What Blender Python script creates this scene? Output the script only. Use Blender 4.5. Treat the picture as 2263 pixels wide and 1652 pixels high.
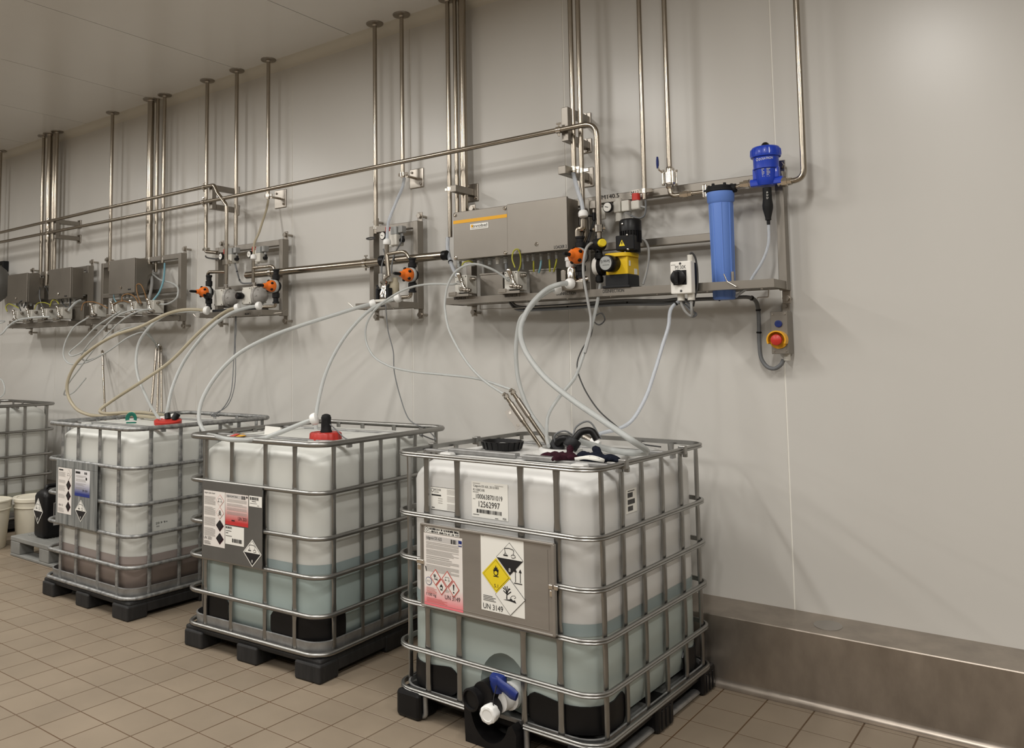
import bpy, bmesh, math, random
from mathutils import Vector, Matrix

for _o in list(bpy.data.objects):
    bpy.data.objects.remove(_o)
SC = bpy.context.scene
COL = SC.collection
R = math.radians
PI = math.pi
RNG = random.Random(7)

# ------------------------------------------------------------------ camera
CAM = bpy.data.cameras.new('camera')
cam = bpy.data.objects.new('camera', CAM)
COL.objects.link(cam)
CAM.sensor_fit = 'HORIZONTAL'
CAM.sensor_width = 36.0
CAM.lens = 36.0 * 1851.714 / 2263
CAM.shift_x = 216.11 / 2263
CAM.shift_y = -188.21 / 2263
CAM.clip_start = 0.05
_fw = Vector((-0.62807526, 0.77445622, 0.07575645))
_rt = Vector((0.77620866, 0.63040733, -0.00931177))
_up = Vector((0.05496898, -0.05295432, 0.99708287))
_m = Matrix((_rt, _up, -_fw)).transposed().to_4x4()
_m.translation = Vector((0.0, -4.2105, 1.5455))
cam.matrix_world = _m
SC.camera = cam

# ------------------------------------------------------------------ view, world, lamps
SC.view_settings.view_transform = 'Standard'
SC.view_settings.look = 'None'
SC.view_settings.gamma = 1.0
SC.view_settings.use_curve_mapping = False
SC.view_settings.exposure = -0.25

W = bpy.data.worlds.new('world')
SC.world = W
W.use_nodes = True
W.node_tree.nodes['Background'].inputs['Color'].default_value = (0.9, 0.88, 0.82, 1)
W.node_tree.nodes['Background'].inputs['Strength'].default_value = 0.02

HC = 3.757          # ceiling height
LAMP_POWER = 58.0
LAMP_COLOR = (1.0, 0.972, 0.925)
LAMP_SPOTS = [(x, y) for y in (-2.65, -5.9) for x in (1.4, -0.75, -2.9, -5.05, -7.2, -9.35)]
for _x, _y in LAMP_SPOTS:
    _l = bpy.data.lights.new('lamp_light', 'AREA')
    _l.shape = 'RECTANGLE'
    _l.size = 0.16
    _l.size_y = 1.25
    _l.energy = LAMP_POWER
    _l.color = LAMP_COLOR
    _o = bpy.data.objects.new('lamp_light', _l)
    _o.location = (_x, _y, HC - 0.095)
    COL.objects.link(_o)

# ------------------------------------------------------------------ materials
MATS = {}


def mat(name, col, rough=0.5, metal=0.0, spec=0.5, trans=0.0, noise=None, bump=0.0, bscale=60.0,
        coat=0.0, sub=0.0, stretch=None, rnoise=0.0, ior=1.45, objrand=0.0, emit=0.0, alpha=1.0, world=False):
    m = bpy.data.materials.new(name)
    m.use_nodes = True
    nt = m.node_tree
    b = nt.nodes['Principled BSDF']
    b.inputs['Base Color'].default_value = (*col, 1)
    b.inputs['Roughness'].default_value = rough
    b.inputs['Metallic'].default_value = metal
    b.inputs['Specular IOR Level'].default_value = spec
    b.inputs['Transmission Weight'].default_value = trans
    b.inputs['Coat Weight'].default_value = coat
    b.inputs['IOR'].default_value = ior
    b.inputs['Alpha'].default_value = alpha
    if sub:
        b.inputs['Subsurface Weight'].default_value = sub
        b.inputs['Subsurface Radius'].default_value = (0.03, 0.03, 0.028)
        b.inputs['Subsurface Scale'].default_value = 1.0
    if emit:
        b.inputs['Emission Color'].default_value = (*col, 1)
        b.inputs['Emission Strength'].default_value = emit
    tc = nt.nodes.new('ShaderNodeTexCoord')
    mp = nt.nodes.new('ShaderNodeMapping')
    if world:
        ge = nt.nodes.new('ShaderNodeNewGeometry')
        nt.links.new(ge.outputs['Position'], mp.inputs['Vector'])
    else:
        nt.links.new(tc.outputs['Object'], mp.inputs['Vector'])
    if stretch:
        mp.inputs['Scale'].default_value = stretch
    src = None
    if noise:
        scale, amount = noise[0], noise[1]
        col2 = noise[2] if len(noise) > 2 else tuple(c * (1 - amount) for c in col)
        n = nt.nodes.new('ShaderNodeTexNoise')
        n.inputs['Scale'].default_value = scale
        n.inputs['Detail'].default_value = 5
        n.inputs['Roughness'].default_value = 0.6
        nt.links.new(mp.outputs['Vector'], n.inputs['Vector'])
        rp = nt.nodes.new('ShaderNodeValToRGB')
        rp.color_ramp.elements[0].position = 0.34
        rp.color_ramp.elements[1].position = 0.68
        rp.color_ramp.elements[0].color = (*col2, 1)
        rp.color_ramp.elements[1].color = (*col, 1)
        nt.links.new(n.outputs['Fac'], rp.inputs['Fac'])
        src = rp.outputs['Color']
        if rnoise:
            mr = nt.nodes.new('ShaderNodeMapRange')
            mr.inputs['To Min'].default_value = max(0.02, rough - rnoise)
            mr.inputs['To Max'].default_value = min(1, rough + rnoise)
            nt.links.new(n.outputs['Fac'], mr.inputs['Value'])
            nt.links.new(mr.outputs['Result'], b.inputs['Roughness'])
    if objrand:
        oi = nt.nodes.new('ShaderNodeObjectInfo')
        mr = nt.nodes.new('ShaderNodeMapRange')
        mr.inputs['To Min'].default_value = 1 - objrand
        mr.inputs['To Max'].default_value = 1 + objrand
        nt.links.new(oi.outputs['Random'], mr.inputs['Value'])
        hs = nt.nodes.new('ShaderNodeHueSaturation')
        if src:
            nt.links.new(src, hs.inputs['Color'])
        else:
            hs.inputs['Color'].default_value = (*col, 1)
        nt.links.new(mr.outputs['Result'], hs.inputs['Value'])
        src = hs.outputs['Color']
    if src:
        nt.links.new(src, b.inputs['Base Color'])
    if bump:
        n2 = nt.nodes.new('ShaderNodeTexNoise')
        n2.inputs['Scale'].default_value = bscale
        n2.inputs['Detail'].default_value = 3
        nt.links.new(mp.outputs['Vector'], n2.inputs['Vector'])
        bp = nt.nodes.new('ShaderNodeBump')
        bp.inputs['Strength'].default_value = bump
        bp.inputs['Distance'].default_value = 0.01
        nt.links.new(n2.outputs['Fac'], bp.inputs['Height'])
        nt.links.new(bp.outputs['Normal'], b.inputs['Normal'])
    MATS[name] = m
    return m


mat('wall', (0.60, 0.583, 0.548), 0.30, spec=0.5, noise=(1.1, 0.04), bump=0.014, bscale=6, stretch=(1, 1, 0.35))
mat('ceiling', (0.73, 0.72, 0.695), 0.24, spec=0.5, noise=(0.8, 0.04), bump=0.008, bscale=5)
mat('wall_unlit', (0.30, 0.285, 0.265), 0.5)  # unlit far side of the room put into the wall colour, for darker reflections
mat('sealant', (0.86, 0.84, 0.78), 0.5)
mat('cove', (0.60, 0.57, 0.50), 0.45)
mat('tile', (0.265, 0.213, 0.157), 0.38, spec=0.4, noise=(2.6, 0.14), bump=0.015, bscale=30, objrand=0.04, rnoise=0.1, world=True)
mat('tile_far', (0.265, 0.213, 0.157), 0.38, spec=0.4, noise=(2.6, 0.14), rnoise=0.1, world=True)
mat('grout', (0.085, 0.042, 0.014), 0.85, noise=(1.1, 0.5, (0.12, 0.085, 0.055)))
mat('kerb', (0.45, 0.395, 0.34), 0.36, metal=0.85, noise=(7, 0.28), rnoise=0.1, bump=0.01, bscale=12, stretch=(1, 1, 0.5))
mat('steel', (0.42, 0.385, 0.34), 0.32, metal=1.0, noise=(4, 0.14), rnoise=0.06)
mat('brushed', (0.30, 0.275, 0.242), 0.42, metal=1.0, noise=(3, 0.10), rnoise=0.05)
mat('pipe', (0.40, 0.355, 0.295), 0.22, metal=1.0, noise=(4, 0.12), rnoise=0.05)
mat('chrome', (0.66, 0.62, 0.56), 0.14, metal=1.0)
mat('galv', (0.34, 0.335, 0.32), 0.34, metal=0.95, noise=(9, 0.12), rnoise=0.06)
mat('galv_old', (0.17, 0.175, 0.175), 0.5, metal=0.65, noise=(30, 0.6, (0.42, 0.42, 0.41)), rnoise=0.1)
mat('tray', (0.40, 0.40, 0.395), 0.42, metal=0.75, noise=(14, 0.3), rnoise=0.1)
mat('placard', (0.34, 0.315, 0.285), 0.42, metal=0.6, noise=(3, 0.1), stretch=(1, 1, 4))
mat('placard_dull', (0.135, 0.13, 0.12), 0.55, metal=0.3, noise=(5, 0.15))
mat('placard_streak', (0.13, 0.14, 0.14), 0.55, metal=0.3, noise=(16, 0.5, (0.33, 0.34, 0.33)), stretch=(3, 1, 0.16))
mat('hdpe', (0.62, 0.615, 0.595), 0.34, spec=0.45, noise=(2.5, 0.05), sub=0.25, bump=0.012, bscale=9)
mat('hdpe_dull', (0.60, 0.605, 0.57), 0.36, spec=0.45, noise=(3.5, 0.07), sub=0.25, bump=0.012, bscale=6)
mat('liquid_teal', (0.37, 0.445, 0.43), 0.34, spec=0.45, noise=(1.5, 0.06), sub=0.15)
mat('liquid_mint', (0.395, 0.45, 0.425), 0.34, spec=0.45, noise=(1.5, 0.06), sub=0.15)
mat('liquid_band', (0.30, 0.36, 0.36), 0.34, spec=0.45, noise=(3, 0.06), sub=0.1)
mat('liquid_brown', (0.215, 0.175, 0.155), 0.34, spec=0.45, noise=(2, 0.1), sub=0.1)
mat('liquid_brown_band', (0.30, 0.255, 0.235), 0.34, spec=0.45, noise=(2, 0.1), sub=0.1)
mat('liquid_olive', (0.40, 0.40, 0.33), 0.36, spec=0.45, noise=(2, 0.08), sub=0.1)
mat('black', (0.009, 0.0085, 0.009), 0.38, spec=0.3, noise=(6, 0.3))
mat('black_dusty', (0.010, 0.010, 0.010), 0.62, noise=(12, 0.5, (0.022, 0.021, 0.021)), stretch=(3, 3, 0.5))
mat('black_matt', (0.012, 0.012, 0.0125), 0.6, spec=0.25)
mat('charcoal', (0.016, 0.0165, 0.018), 0.5, spec=0.25)
mat('grey_plastic', (0.36, 0.37, 0.36), 0.55, noise=(8, 0.15))
mat('pallet_grey', (0.25, 0.25, 0.235), 0.6, noise=(9, 0.18))
mat('white', (0.78, 0.76, 0.71), 0.42)
mat('white_dirty', (0.66, 0.64, 0.58), 0.45, noise=(12, 0.12))
mat('bucket', (0.68, 0.64, 0.53), 0.40, sub=0.15)
mat('paper', (0.76, 0.72, 0.68), 0.6)
mat('paper2', (0.80, 0.79, 0.74), 0.6)
mat('ink', (0.012, 0.011, 0.012), 0.6)
mat('ink_grey', (0.40, 0.38, 0.36), 0.6)
mat('ink_light', (0.52, 0.50, 0.48), 0.6)
mat('hazard_red', (0.55, 0.09, 0.07), 0.6)
mat('hazard_yellow', (0.78, 0.60, 0.02), 0.5)
mat('orange', (0.80, 0.17, 0.015), 0.42)
mat('yellow', (0.76, 0.50, 0.012), 0.38, spec=0.5)
mat('yellow_amber', (0.76, 0.38, 0.012), 0.42)
mat('red', (0.55, 0.035, 0.025), 0.38)
mat('red_cap', (0.42, 0.03, 0.022), 0.42)
mat('maroon', (0.04, 0.008, 0.016), 0.85, spec=0.2, noise=(60, 0.6), bump=0.6, bscale=90)
mat('navy', (0.009, 0.012, 0.024), 0.85, spec=0.2, noise=(60, 0.5), bump=0.6, bscale=90)
mat('blue', (0.012, 0.05, 0.46), 0.34, coat=0.2)
mat('blue_light', (0.13, 0.25, 0.66), 0.42)
mat('blue_dark', (0.01, 0.025, 0.16), 0.4)
mat('green', (0.01, 0.16, 0.11), 0.4)
mat('hose_white', (0.66, 0.68, 0.67), 0.30, trans=0.5, spec=0.5, ior=1.3)
mat('hose_cream', (0.58, 0.52, 0.39), 0.30, trans=0.45, spec=0.5, ior=1.3)
mat('hose_clear', (0.74, 0.78, 0.84), 0.22, trans=0.55, spec=0.5, ior=1.3)
mat('hose_blue', (0.25, 0.48, 0.56), 0.3, trans=0.3, ior=1.3)
mat('cable_grey', (0.15, 0.155, 0.16), 0.5)
mat('cable_light', (0.33, 0.33, 0.32), 0.5)
mat('cable_dark', (0.05, 0.05, 0.05), 0.5)
mat('cable_green', (0.33, 0.32, 0.03), 0.5)
mat('cable_brown', (0.20, 0.10, 0.03), 0.5)
mat('nut_white', (0.80, 0.80, 0.78), 0.4, sub=0.2)
mat('clear', (0.80, 0.79, 0.76), 0.18, trans=0.75, ior=1.2)
mat('dome', (0.60, 0.58, 0.55), 0.25, trans=0.5, ior=1.2)
mat('bottle_cream', (0.62, 0.56, 0.42), 0.35, trans=0.3, ior=1.2)
mat('lamp_glow', (1.0, 0.95, 0.86), 0.5, emit=6.0)
mat('lamp_body', (0.7, 0.69, 0.66), 0.5)


def gradient_mat(name, top, bottom, lo, hi):
    """printed colour that fades from one ink to another down the sheet (object Z)"""
    m = bpy.data.materials.new(name)
    m.use_nodes = True
    nt = m.node_tree
    b = nt.nodes['Principled BSDF']
    b.inputs['Roughness'].default_value = 0.6
    tc = nt.nodes.new('ShaderNodeTexCoord')
    sx = nt.nodes.new('ShaderNodeSeparateXYZ')
    mr = nt.nodes.new('ShaderNodeMapRange')
    mx = nt.nodes.new('ShaderNodeMix')
    mx.data_type = 'RGBA'
    nt.links.new(tc.outputs['Object'], sx.inputs[0])
    nt.links.new(sx.outputs['Z'], mr.inputs['Value'])
    mr.inputs['From Min'].default_value = lo
    mr.inputs['From Max'].default_value = hi
    nt.links.new(mr.outputs['Result'], mx.inputs['Factor'])
    mx.inputs['A'].default_value = (*bottom, 1)
    mx.inputs['B'].default_value = (*top, 1)
    nt.links.new(mx.outputs['Result'], b.inputs['Base Color'])
    MATS[name] = m


gradient_mat('print_red3', (0.76, 0.72, 0.68), (0.78, 0.17, 0.20), 0.495, 0.575)
gradient_mat('print_red2', (0.76, 0.70, 0.66), (0.52, 0.03, 0.03), 0.685, 0.78)
gradient_mat('print_blue1', (0.72, 0.71, 0.72), (0.015, 0.03, 0.20), 0.685, 0.765)


# ------------------------------------------------------------------ mesh builder
def rrect(x0, x1, y0, y1, r, n=6):
    pts = []
    for cx, cy, a in ((x1 - r, y1 - r, 0), (x0 + r, y1 - r, 90), (x0 + r, y0 + r, 180), (x1 - r, y0 + r, 270)):
        for k in range(n + 1):
            t = R(a + 90 * k / n)
            pts.append((cx + r * math.cos(t), cy + r * math.sin(t)))
    return pts


def circ(n, r=1.0, a0=0.0):
    return [(r * math.cos(a0 + 2 * PI * k / n), r * math.sin(a0 + 2 * PI * k / n)) for k in range(n)]


def fil(path, r, n=5):
    P = [Vector(p) for p in path]
    out = [P[0]]
    for a, b, c in zip(P, P[1:], P[2:]):
        u, v = (a - b), (c - b)
        la, lc = u.length, v.length
        if la < 1e-6 or lc < 1e-6:
            continue
        u /= la
        v /= lc
        ang = u.angle(v)
        if ang > 3.1:
            out.append(b)
            continue
        d = min(r / math.tan(ang / 2), la * 0.48, lc * 0.48)
        p0, p1 = b + u * d, b + v * d
        for k in range(n + 1):
            t = k / n
            out.append(p0 * (1 - t) ** 2 + b * 2 * t * (1 - t) + p1 * t * t)
    out.append(P[-1])
    return out


def spl(pts, n=8):
    P = [Vector(p) for p in pts]
    P = [P[0] * 2 - P[1]] + P + [P[-1] * 2 - P[-2]]
    out = []
    for i in range(1, len(P) - 2):
        a, b, c, d = P[i - 1:i + 3]
        t0 = 0.0
        t1 = t0 + max((b - a).length, 1e-4) ** 0.5
        t2 = t1 + max((c - b).length, 1e-4) ** 0.5
        t3 = t2 + max((d - c).length, 1e-4) ** 0.5
        for k in range(n):
            t = t1 + (t2 - t1) * k / n
            A1 = a * ((t1 - t) / (t1 - t0)) + b * ((t - t0) / (t1 - t0))
            A2 = b * ((t2 - t) / (t2 - t1)) + c * ((t - t1) / (t2 - t1))
            A3 = c * ((t3 - t) / (t3 - t2)) + d * ((t - t2) / (t3 - t2))
            B1 = A1 * ((t2 - t) / (t2 - t0)) + A2 * ((t - t0) / (t2 - t0))
            B2 = A2 * ((t3 - t) / (t3 - t1)) + A3 * ((t - t1) / (t3 - t1))
            out.append(B1 * ((t2 - t) / (t2 - t1)) + B2 * ((t - t1) / (t2 - t1)))
    out.append(P[-2])
    return out


_TXT = {}


def text_mesh(s):
    if s not in _TXT:
        cu = bpy.data.curves.new('t', 'FONT')
        cu.body = s
        cu.resolution_u = 3
        cu.offset = 0.0
        o = bpy.data.objects.new('t', cu)
        COL.objects.link(o)
        dg = bpy.context.evaluated_depsgraph_get()
        me = o.evaluated_get(dg).to_mesh()
        v = [(p.co.x, p.co.y) for p in me.vertices]
        f = [tuple(p.vertices) for p in me.polygons]
        o.evaluated_get(dg).to_mesh_clear()
        bpy.data.objects.remove(o)
        bpy.data.curves.remove(cu)
        xs = [p[0] for p in v]
        ys = [p[1] for p in v]
        x0, x1, y0, y1 = min(xs), max(xs), min(ys), max(ys)
        v = [((p[0] - x0) / (x1 - x0), (p[1] - y0) / max(1e-6, y1 - y0)) for p in v]
        _TXT[s] = (v, f, (x1 - x0) / max(1e-6, y1 - y0))
    return _TXT[s]


class M:
    def __init__(s):
        s.v, s.f, s.mi, s.k = [], [], [], 0
        s.flat = set()
        s.T = None

    def add(s, vs, fs):
        o = len(s.v)
        if s.T is not None:
            vs = [s.T @ Vector(p) for p in vs]
        s.v += [tuple(p) for p in vs]
        for f in fs:
            s.f.append(tuple(i + o for i in f))
            s.mi.append(s.k)
        return s

    def loft(s, rings, cap0=True, cap1=True, closed=True):
        n = len(rings[0])
        vs = [p for r in rings for p in r]
        fs = []
        for i in range(len(rings) - 1):
            for j in range(n if closed else n - 1):
                k = (j + 1) % n
                fs.append((i * n + j, i * n + k, (i + 1) * n + k, (i + 1) * n + j))
        if cap0:
            fs.append(tuple(range(n - 1, -1, -1)))
        if cap1:
            fs.append(tuple((len(rings) - 1) * n + j for j in range(n)))
        return s.add(vs, fs)

    def box(s, x0, x1, y0, y1, z0, z1, b=0.0):
        x0, x1 = min(x0, x1), max(x0, x1)
        y0, y1 = min(y0, y1), max(y0, y1)
        z0, z1 = min(z0, z1), max(z0, z1)
        if b <= 0:
            v = [(x, y, z) for z in (z0, z1) for x, y in ((x0, y0), (x1, y0), (x1, y1), (x0, y1))]
            return s.add(v, [(3, 2, 1, 0), (4, 5, 6, 7), (0, 1, 5, 4), (1, 2, 6, 5), (2, 3, 7, 6), (3, 0, 4, 7)])
        b = min(b, (x1 - x0) * .45, (y1 - y0) * .45, (z1 - z0) * .45)

        def rg(i, z):
            return [(x, y, z) for x, y in rrect(x0 + i, x1 - i, y0 + i, y1 - i, max(b - i * .5, 1e-4), 2)]
        n0 = len(s.f)
        s.loft([rg(b, z0), rg(b * .3, z0 + b * .3), rg(0, z0 + b), rg(0, z1 - b), rg(b * .3, z1 - b * .3), rg(b, z1)])
        s.flat.update(range(n0, len(s.f)))
        return s

    def tube(s, path, r, n=10, prof=None, closed=False, up=None):
        P = [Vector(p) for p in path]
        N = len(P)
        tang = []
        for i in range(N):
            if closed:
                t = P[(i + 1) % N] - P[i - 1]
            else:
                t = P[min(i + 1, N - 1)] - P[max(i - 1, 0)]
            tang.append(t.normalized() if t.length > 1e-9 else Vector((0, 0, 1)))
        t0 = tang[0]
        ref = Vector(up) if up else (Vector((0, 0, 1)) if abs(t0.z) < 0.9 else Vector((0, 1, 0)))
        nb = (ref - t0 * ref.dot(t0)).normalized()
        rings = []
        for i in range(N):
            t = tang[i]
            if up:
                rf = Vector(up)
                nb = (rf - t * rf.dot(t))
                nb = nb.normalized() if nb.length > 1e-6 else Vector((1, 0, 0))
            else:
                nb = nb - t * nb.dot(t)
                nb = nb.normalized() if nb.length > 1e-6 else Vector((1, 0, 0))
            sd = t.cross(nb)
            rr = r[i] if isinstance(r, (list, tuple)) else r
            pr = prof if prof else circ(n)
            rings.append([P[i] + sd * (a * rr) + nb * (b * rr) for a, b in pr])
        if closed:
            n2 = len(rings[0])
            vs = [p for q in rings for p in q]
            fs = []
            for i in range(N):
                for j in range(n2):
                    k = (j + 1) % n2
                    i2 = (i + 1) % N
                    fs.append((i * n2 + j, i * n2 + k, i2 * n2 + k, i2 * n2 + j))
            return s.add(vs, fs)
        return s.loft(rings)

    def cyl(s, p0, p1, r, n=14, r1=None):
        return s.tube([p0, p1], [r, r if r1 is None else r1], n)

    def lathe(s, prof, o, axis=(0, 0, 1), n=20):
        a = Vector(axis).normalized()
        ref = Vector((0, 0, 1)) if abs(a.z) < 0.9 else Vector((1, 0, 0))
        e1 = (ref - a * ref.dot(a)).normalized()
        e2 = a.cross(e1)
        o = Vector(o)
        rings = []
        for r, h in prof:
            rings.append([o + a * h + e1 * (max(r, 1e-5) * c) + e2 * (max(r, 1e-5) * d) for c, d in circ(n)])
        return s.loft(rings)

    def sphere(s, c, r, n=14, sq=(1, 1, 1)):
        c = Vector(c)
        rings = []
        for i in range(n // 2 + 1):
            a = -PI / 2 + PI * i / (n // 2)
            q = max(math.cos(a), 1e-4) * r
            rings.append([c + Vector((q * x * sq[0], q * y * sq[1], r * math.sin(a) * sq[2])) for x, y in circ(n)])
        return s.loft(rings)

    def plate(s, pts, depth=0.0):
        """flat polygon from 3-D points; with depth (vector) extruded"""
        P = [Vector(p) for p in pts]
        n = len(P)
        if not depth:
            return s.add(P, [tuple(range(n))])
        d = Vector(depth)
        return s.loft([P, [p + d for p in P]])

    def bar(s, p0, p1, w, h, up=(0, 0, 1)):
        """rectangular bar between two points, w across, h along up"""
        return s.tube([p0, p1], 1.0, prof=[(-w / 2, -h / 2), (w / 2, -h / 2), (w / 2, h / 2), (-w / 2, h / 2)], up=up)


ORG = {}


def mats_of(m):
    return [MATS[m]] if isinstance(m, str) else [MATS[x] for x in m]


def mesh_of(name, m, material, T=None, sharp=0.7):
    me = bpy.data.meshes.new(name)
    vs = m.v
    if T is not None:
        vs = [tuple(T @ Vector(p)) for p in vs]
    me.from_pydata(vs, [], m.f)
    bm = bmesh.new()
    bm.from_mesh(me)
    bmesh.ops.recalc_face_normals(bm, faces=bm.faces)
    bm.to_mesh(me)
    bm.free()
    for x in mats_of(material):
        me.materials.append(x)
    me.polygons.foreach_set('material_index', m.mi)
    me.polygons.foreach_set('use_smooth', [True] * len(m.f))
    me.update()
    me.set_sharp_from_angle(angle=sharp)
    if m.flat:
        me.polygons.foreach_set('use_smooth', [k not in m.flat for k in range(len(m.f))])
        me.update()
    return me


def tag(o, label=None, cat=None, group=None, kind=None):
    if label:
        o['label'] = label
    if cat:
        o['category'] = cat
    if group:
        o['group'] = group
    if kind:
        o['kind'] = kind
    return o


def thing(name, label, cat, loc, rz=0.0, group=None, kind=None):
    o = bpy.data.objects.new(name, None)
    o.empty_display_size = 0.05
    o.location = loc
    o.rotation_euler = (0, 0, rz)
    COL.objects.link(o)
    ORG[o.name] = Matrix.Translation(Vector(loc)) @ Matrix.Rotation(rz, 4, 'Z')
    return tag(o, label, cat, group, kind)


def part(name, m, material, parent, label=None, local=False, sharp=0.7, kind=None):
    T = ORG[parent.name]
    me = mesh_of(name, m, material, None if local else T.inverted(), sharp)
    o = bpy.data.objects.new(name, me)
    COL.objects.link(o)
    o.parent = parent
    ORG[o.name] = T
    if label:
        o['label'] = label
    if kind:
        o['kind'] = kind
    return o


def inst(src, parent, T=None):
    """another object with the same mesh, moved by T inside the same thing"""
    o = src.copy()
    COL.objects.link(o)
    o.parent = parent
    ORG[o.name] = ORG[parent.name]
    if T is not None:
        o.matrix_basis = T
    return o


def solo(name, m, material, label, cat, group=None, kind=None, sharp=0.7):
    xs, ys, zs = zip(*m.v)
    loc = Vector(((min(xs) + max(xs)) / 2, (min(ys) + max(ys)) / 2, min(zs)))
    me = mesh_of(name, m, material, Matrix.Translation(-loc), sharp)
    o = bpy.data.objects.new(name, me)
    o.location = loc
    COL.objects.link(o)
    ORG[o.name] = Matrix.Translation(loc)
    return tag(o, label, cat, group, kind)


def lerp(a, b, t):
    return a + (b - a) * t


def V(*a):
    return Vector(a)


# ================================================================== the setting
XL, XR, YF = -13.0, 4.2, -9.0


def sheet_panel(name, x0, x1, y0, y1, z0, z1):
    m = M()
    m.box(x0, x1, y0, y1, z0, z1)
    return m


m = M()
m.box(XL, XR, 0.003, 0.06, 0.0, HC + 0.05)
wall = solo('wall_back', m, 'sealant', 'long off-white insulated panel wall with pale vertical joints', 'wall', kind='structure')
SEAM0, SEAMP = -1.1542, 1.1393
x = SEAM0 + 4 * SEAMP
first = None
while x > XL:
    if first is None:
        m = M()
        m.box(x - SEAMP + 0.0035, x - 0.0035, 0.0, 0.003, 0.0, HC)
        first = part('wall_panel', m, 'wall', wall)
        fx = x
    else:
        inst(first, wall, Matrix.Translation((x - fx, 0, 0)))
    x -= SEAMP
m = M()
m.box(XL - 0.06, XL, YF, 0.0, 0.0, HC)
solo('wall_left', m, 'wall', 'off-white end wall of the room', 'wall', kind='structure')
m = M()
m.box(XR, XR + 0.06, YF, 0.0, 0.0, HC)
solo('wall_right', m, 'wall', 'off-white wall beyond the right edge', 'wall', kind='structure')
m = M()
m.box(XL, XR, YF - 0.06, YF, 0.0, HC)
solo('wall_front', m, 'wall_unlit', 'wall behind the viewpoint, coloured dark to deepen reflections', 'wall', kind='structure')

m = M()
m.box(XL, XR, YF, 0.06, HC + 0.003, HC + 0.06)
ceil = solo('ceiling', m, 'cable_grey', 'off-white panel ceiling with fine dark joints', 'ceiling', kind='structure')
x = -3.915 + 7 * 1.155
first = None
while x > XL:
    if first is None:
        m = M()
        m.box(x - 1.155 + 0.003, x - 0.003, YF, 0.0, HC, HC + 0.003)
        first = part('ceiling_panel', m, 'ceiling', ceil)
        fx = x
    else:
        inst(first, ceil, Matrix.Translation((x - fx, 0, 0)))
    x -= 1.155

# cove strip where the wall meets the ceiling
m = M()
pr = []
for k in range(7):
    a = R(90 * k / 6)
    pr.append((0.066 * (1 - math.sin(a)), 0.066 * (1 - math.cos(a))))
ring = [(0.0, 0.0)] + pr
m.loft([[(xx, -a, HC - b) for a, b in ring] for xx in (XL, XR)])
solo('trim_1', m, 'cove', 'rounded cove strip between wall and ceiling', 'trim', kind='structure')

# stainless kerb along the foot of the wall
m = M()
prof = [(0.0, 0.0), (0.0, 0.338), (-0.225, 0.318), (-0.2285, 0.314)]
prof += [(-0.2285, 0.036)]
for k in range(7):
    a = R(90 * k / 6)
    prof.append((-0.2285 - 0.030 * (1 - math.cos(a)), 0.036 - 0.032 * math.sin(a)))
prof += [(-0.2585, 0.0)]
m.loft([[(xx, a, b) for a, b in prof] for xx in (XL, XR)])
kerb = solo('baseboard_back', m, 'kerb', 'dull stainless steel kerb with sloped top along the wall foot', 'kerb', kind='structure')
m = M()
o = V(*(-0.987, -0.115, 0.326))
nrm = V(0, -0.088, 1).normalized()
zk = 0.338 - 0.02 * (-o.y / 0.225)
o = V(o.x, o.y, zk)
m.lathe([(0.058, -0.001), (0.058, 0.0012), (0.054, 0.0022), (0.0, 0.0022)], o, nrm, 26)
part('round_plug', m, 'placard', kerb, 'round dull plug on the kerb slope')

# tiled floor
m = M()
m.box(XL, XR, YF, 0.0, -0.06, -0.0014)
floor = solo('floor', m, 'grout', 'beige ceramic tile floor with rusty brown joints', 'floor', kind='structure')
TX, TY, TXP, TYP = -3.717, -2.009, 0.1925, 0.1912
tw, tl = TXP - 0.006, TYP - 0.006


def tile_geo(m, x, y):
    b = 0.0009
    m.loft([[(x + i, y + j, z) for i, j in ((-tw / 2 + e, -tl / 2 + e), (tw / 2 - e, -tl / 2 + e), (tw / 2 - e, tl / 2 - e), (-tw / 2 + e, tl / 2 - e))]
            for z, e in ((-0.004, 0.0), (-b, 0.0), (0.0, b))], cap0=False)


C0 = V(0.0, -4.2105, 1.5455)


def in_view(p):
    d = Vector(p) - C0
    z = d.dot(_fw)
    if z < 0.3:
        return False
    px = 915.4 + 1851.7 * d.dot(_rt) / z
    py = 637.8 - 1851.7 * d.dot(_up) / z
    return -60 < px < 2320 and py < 1720


FOOT = [(-2.45, -1.40, -1.39, -0.2), (-3.98, -2.90, -1.42, -0.2), (-5.45, -4.45, -1.42, -0.2), (-8.5, -7.5, -1.4, -0.2)]
near, rest = [], []
i0, i1 = int((XL - TX) / TXP) - 1, int((XR - TX) / TXP) + 1
j0, j1 = int((YF - TY) / TYP) - 1, int((-0.2 - TY) / TYP) + 1
for i in range(i0, i1):
    for j in range(j0, j1):
        x, y = TX + (i + 0.5) * TXP, TY + (j + 0.5) * TYP
        if x - tw / 2 < XL or x + tw / 2 > XR or y - tl / 2 < YF or y > -0.14:
            continue
        hid = any(a < x - tw * .4 and x + tw * .4 < b and c < y - tl * .4 and y + tl * .4 < d for a, b, c, d in FOOT)
        if in_view((x, y, 0)) and not hid:
            near.append(((V(x, y, 0) - C0).length, x, y))
        else:
            rest.append((x, y))
near.sort()
m = M()
tile_geo(m, 0, 0)
tme = None
for d, x, y in near[:300]:
    if tme is None:
        t0 = part('tile', m, 'tile', floor, local=True)
        tme = t0
        o = t0
    else:
        o = inst(tme, floor)
    o.location = V(x, y, 0) - floor.location
rest += [(x, y) for d, x, y in near[300:]]
m = M()
for x, y in rest:
    tile_geo(m, x, y)
part('tile_field', m, 'tile_far', floor, kind='stuff')

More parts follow.
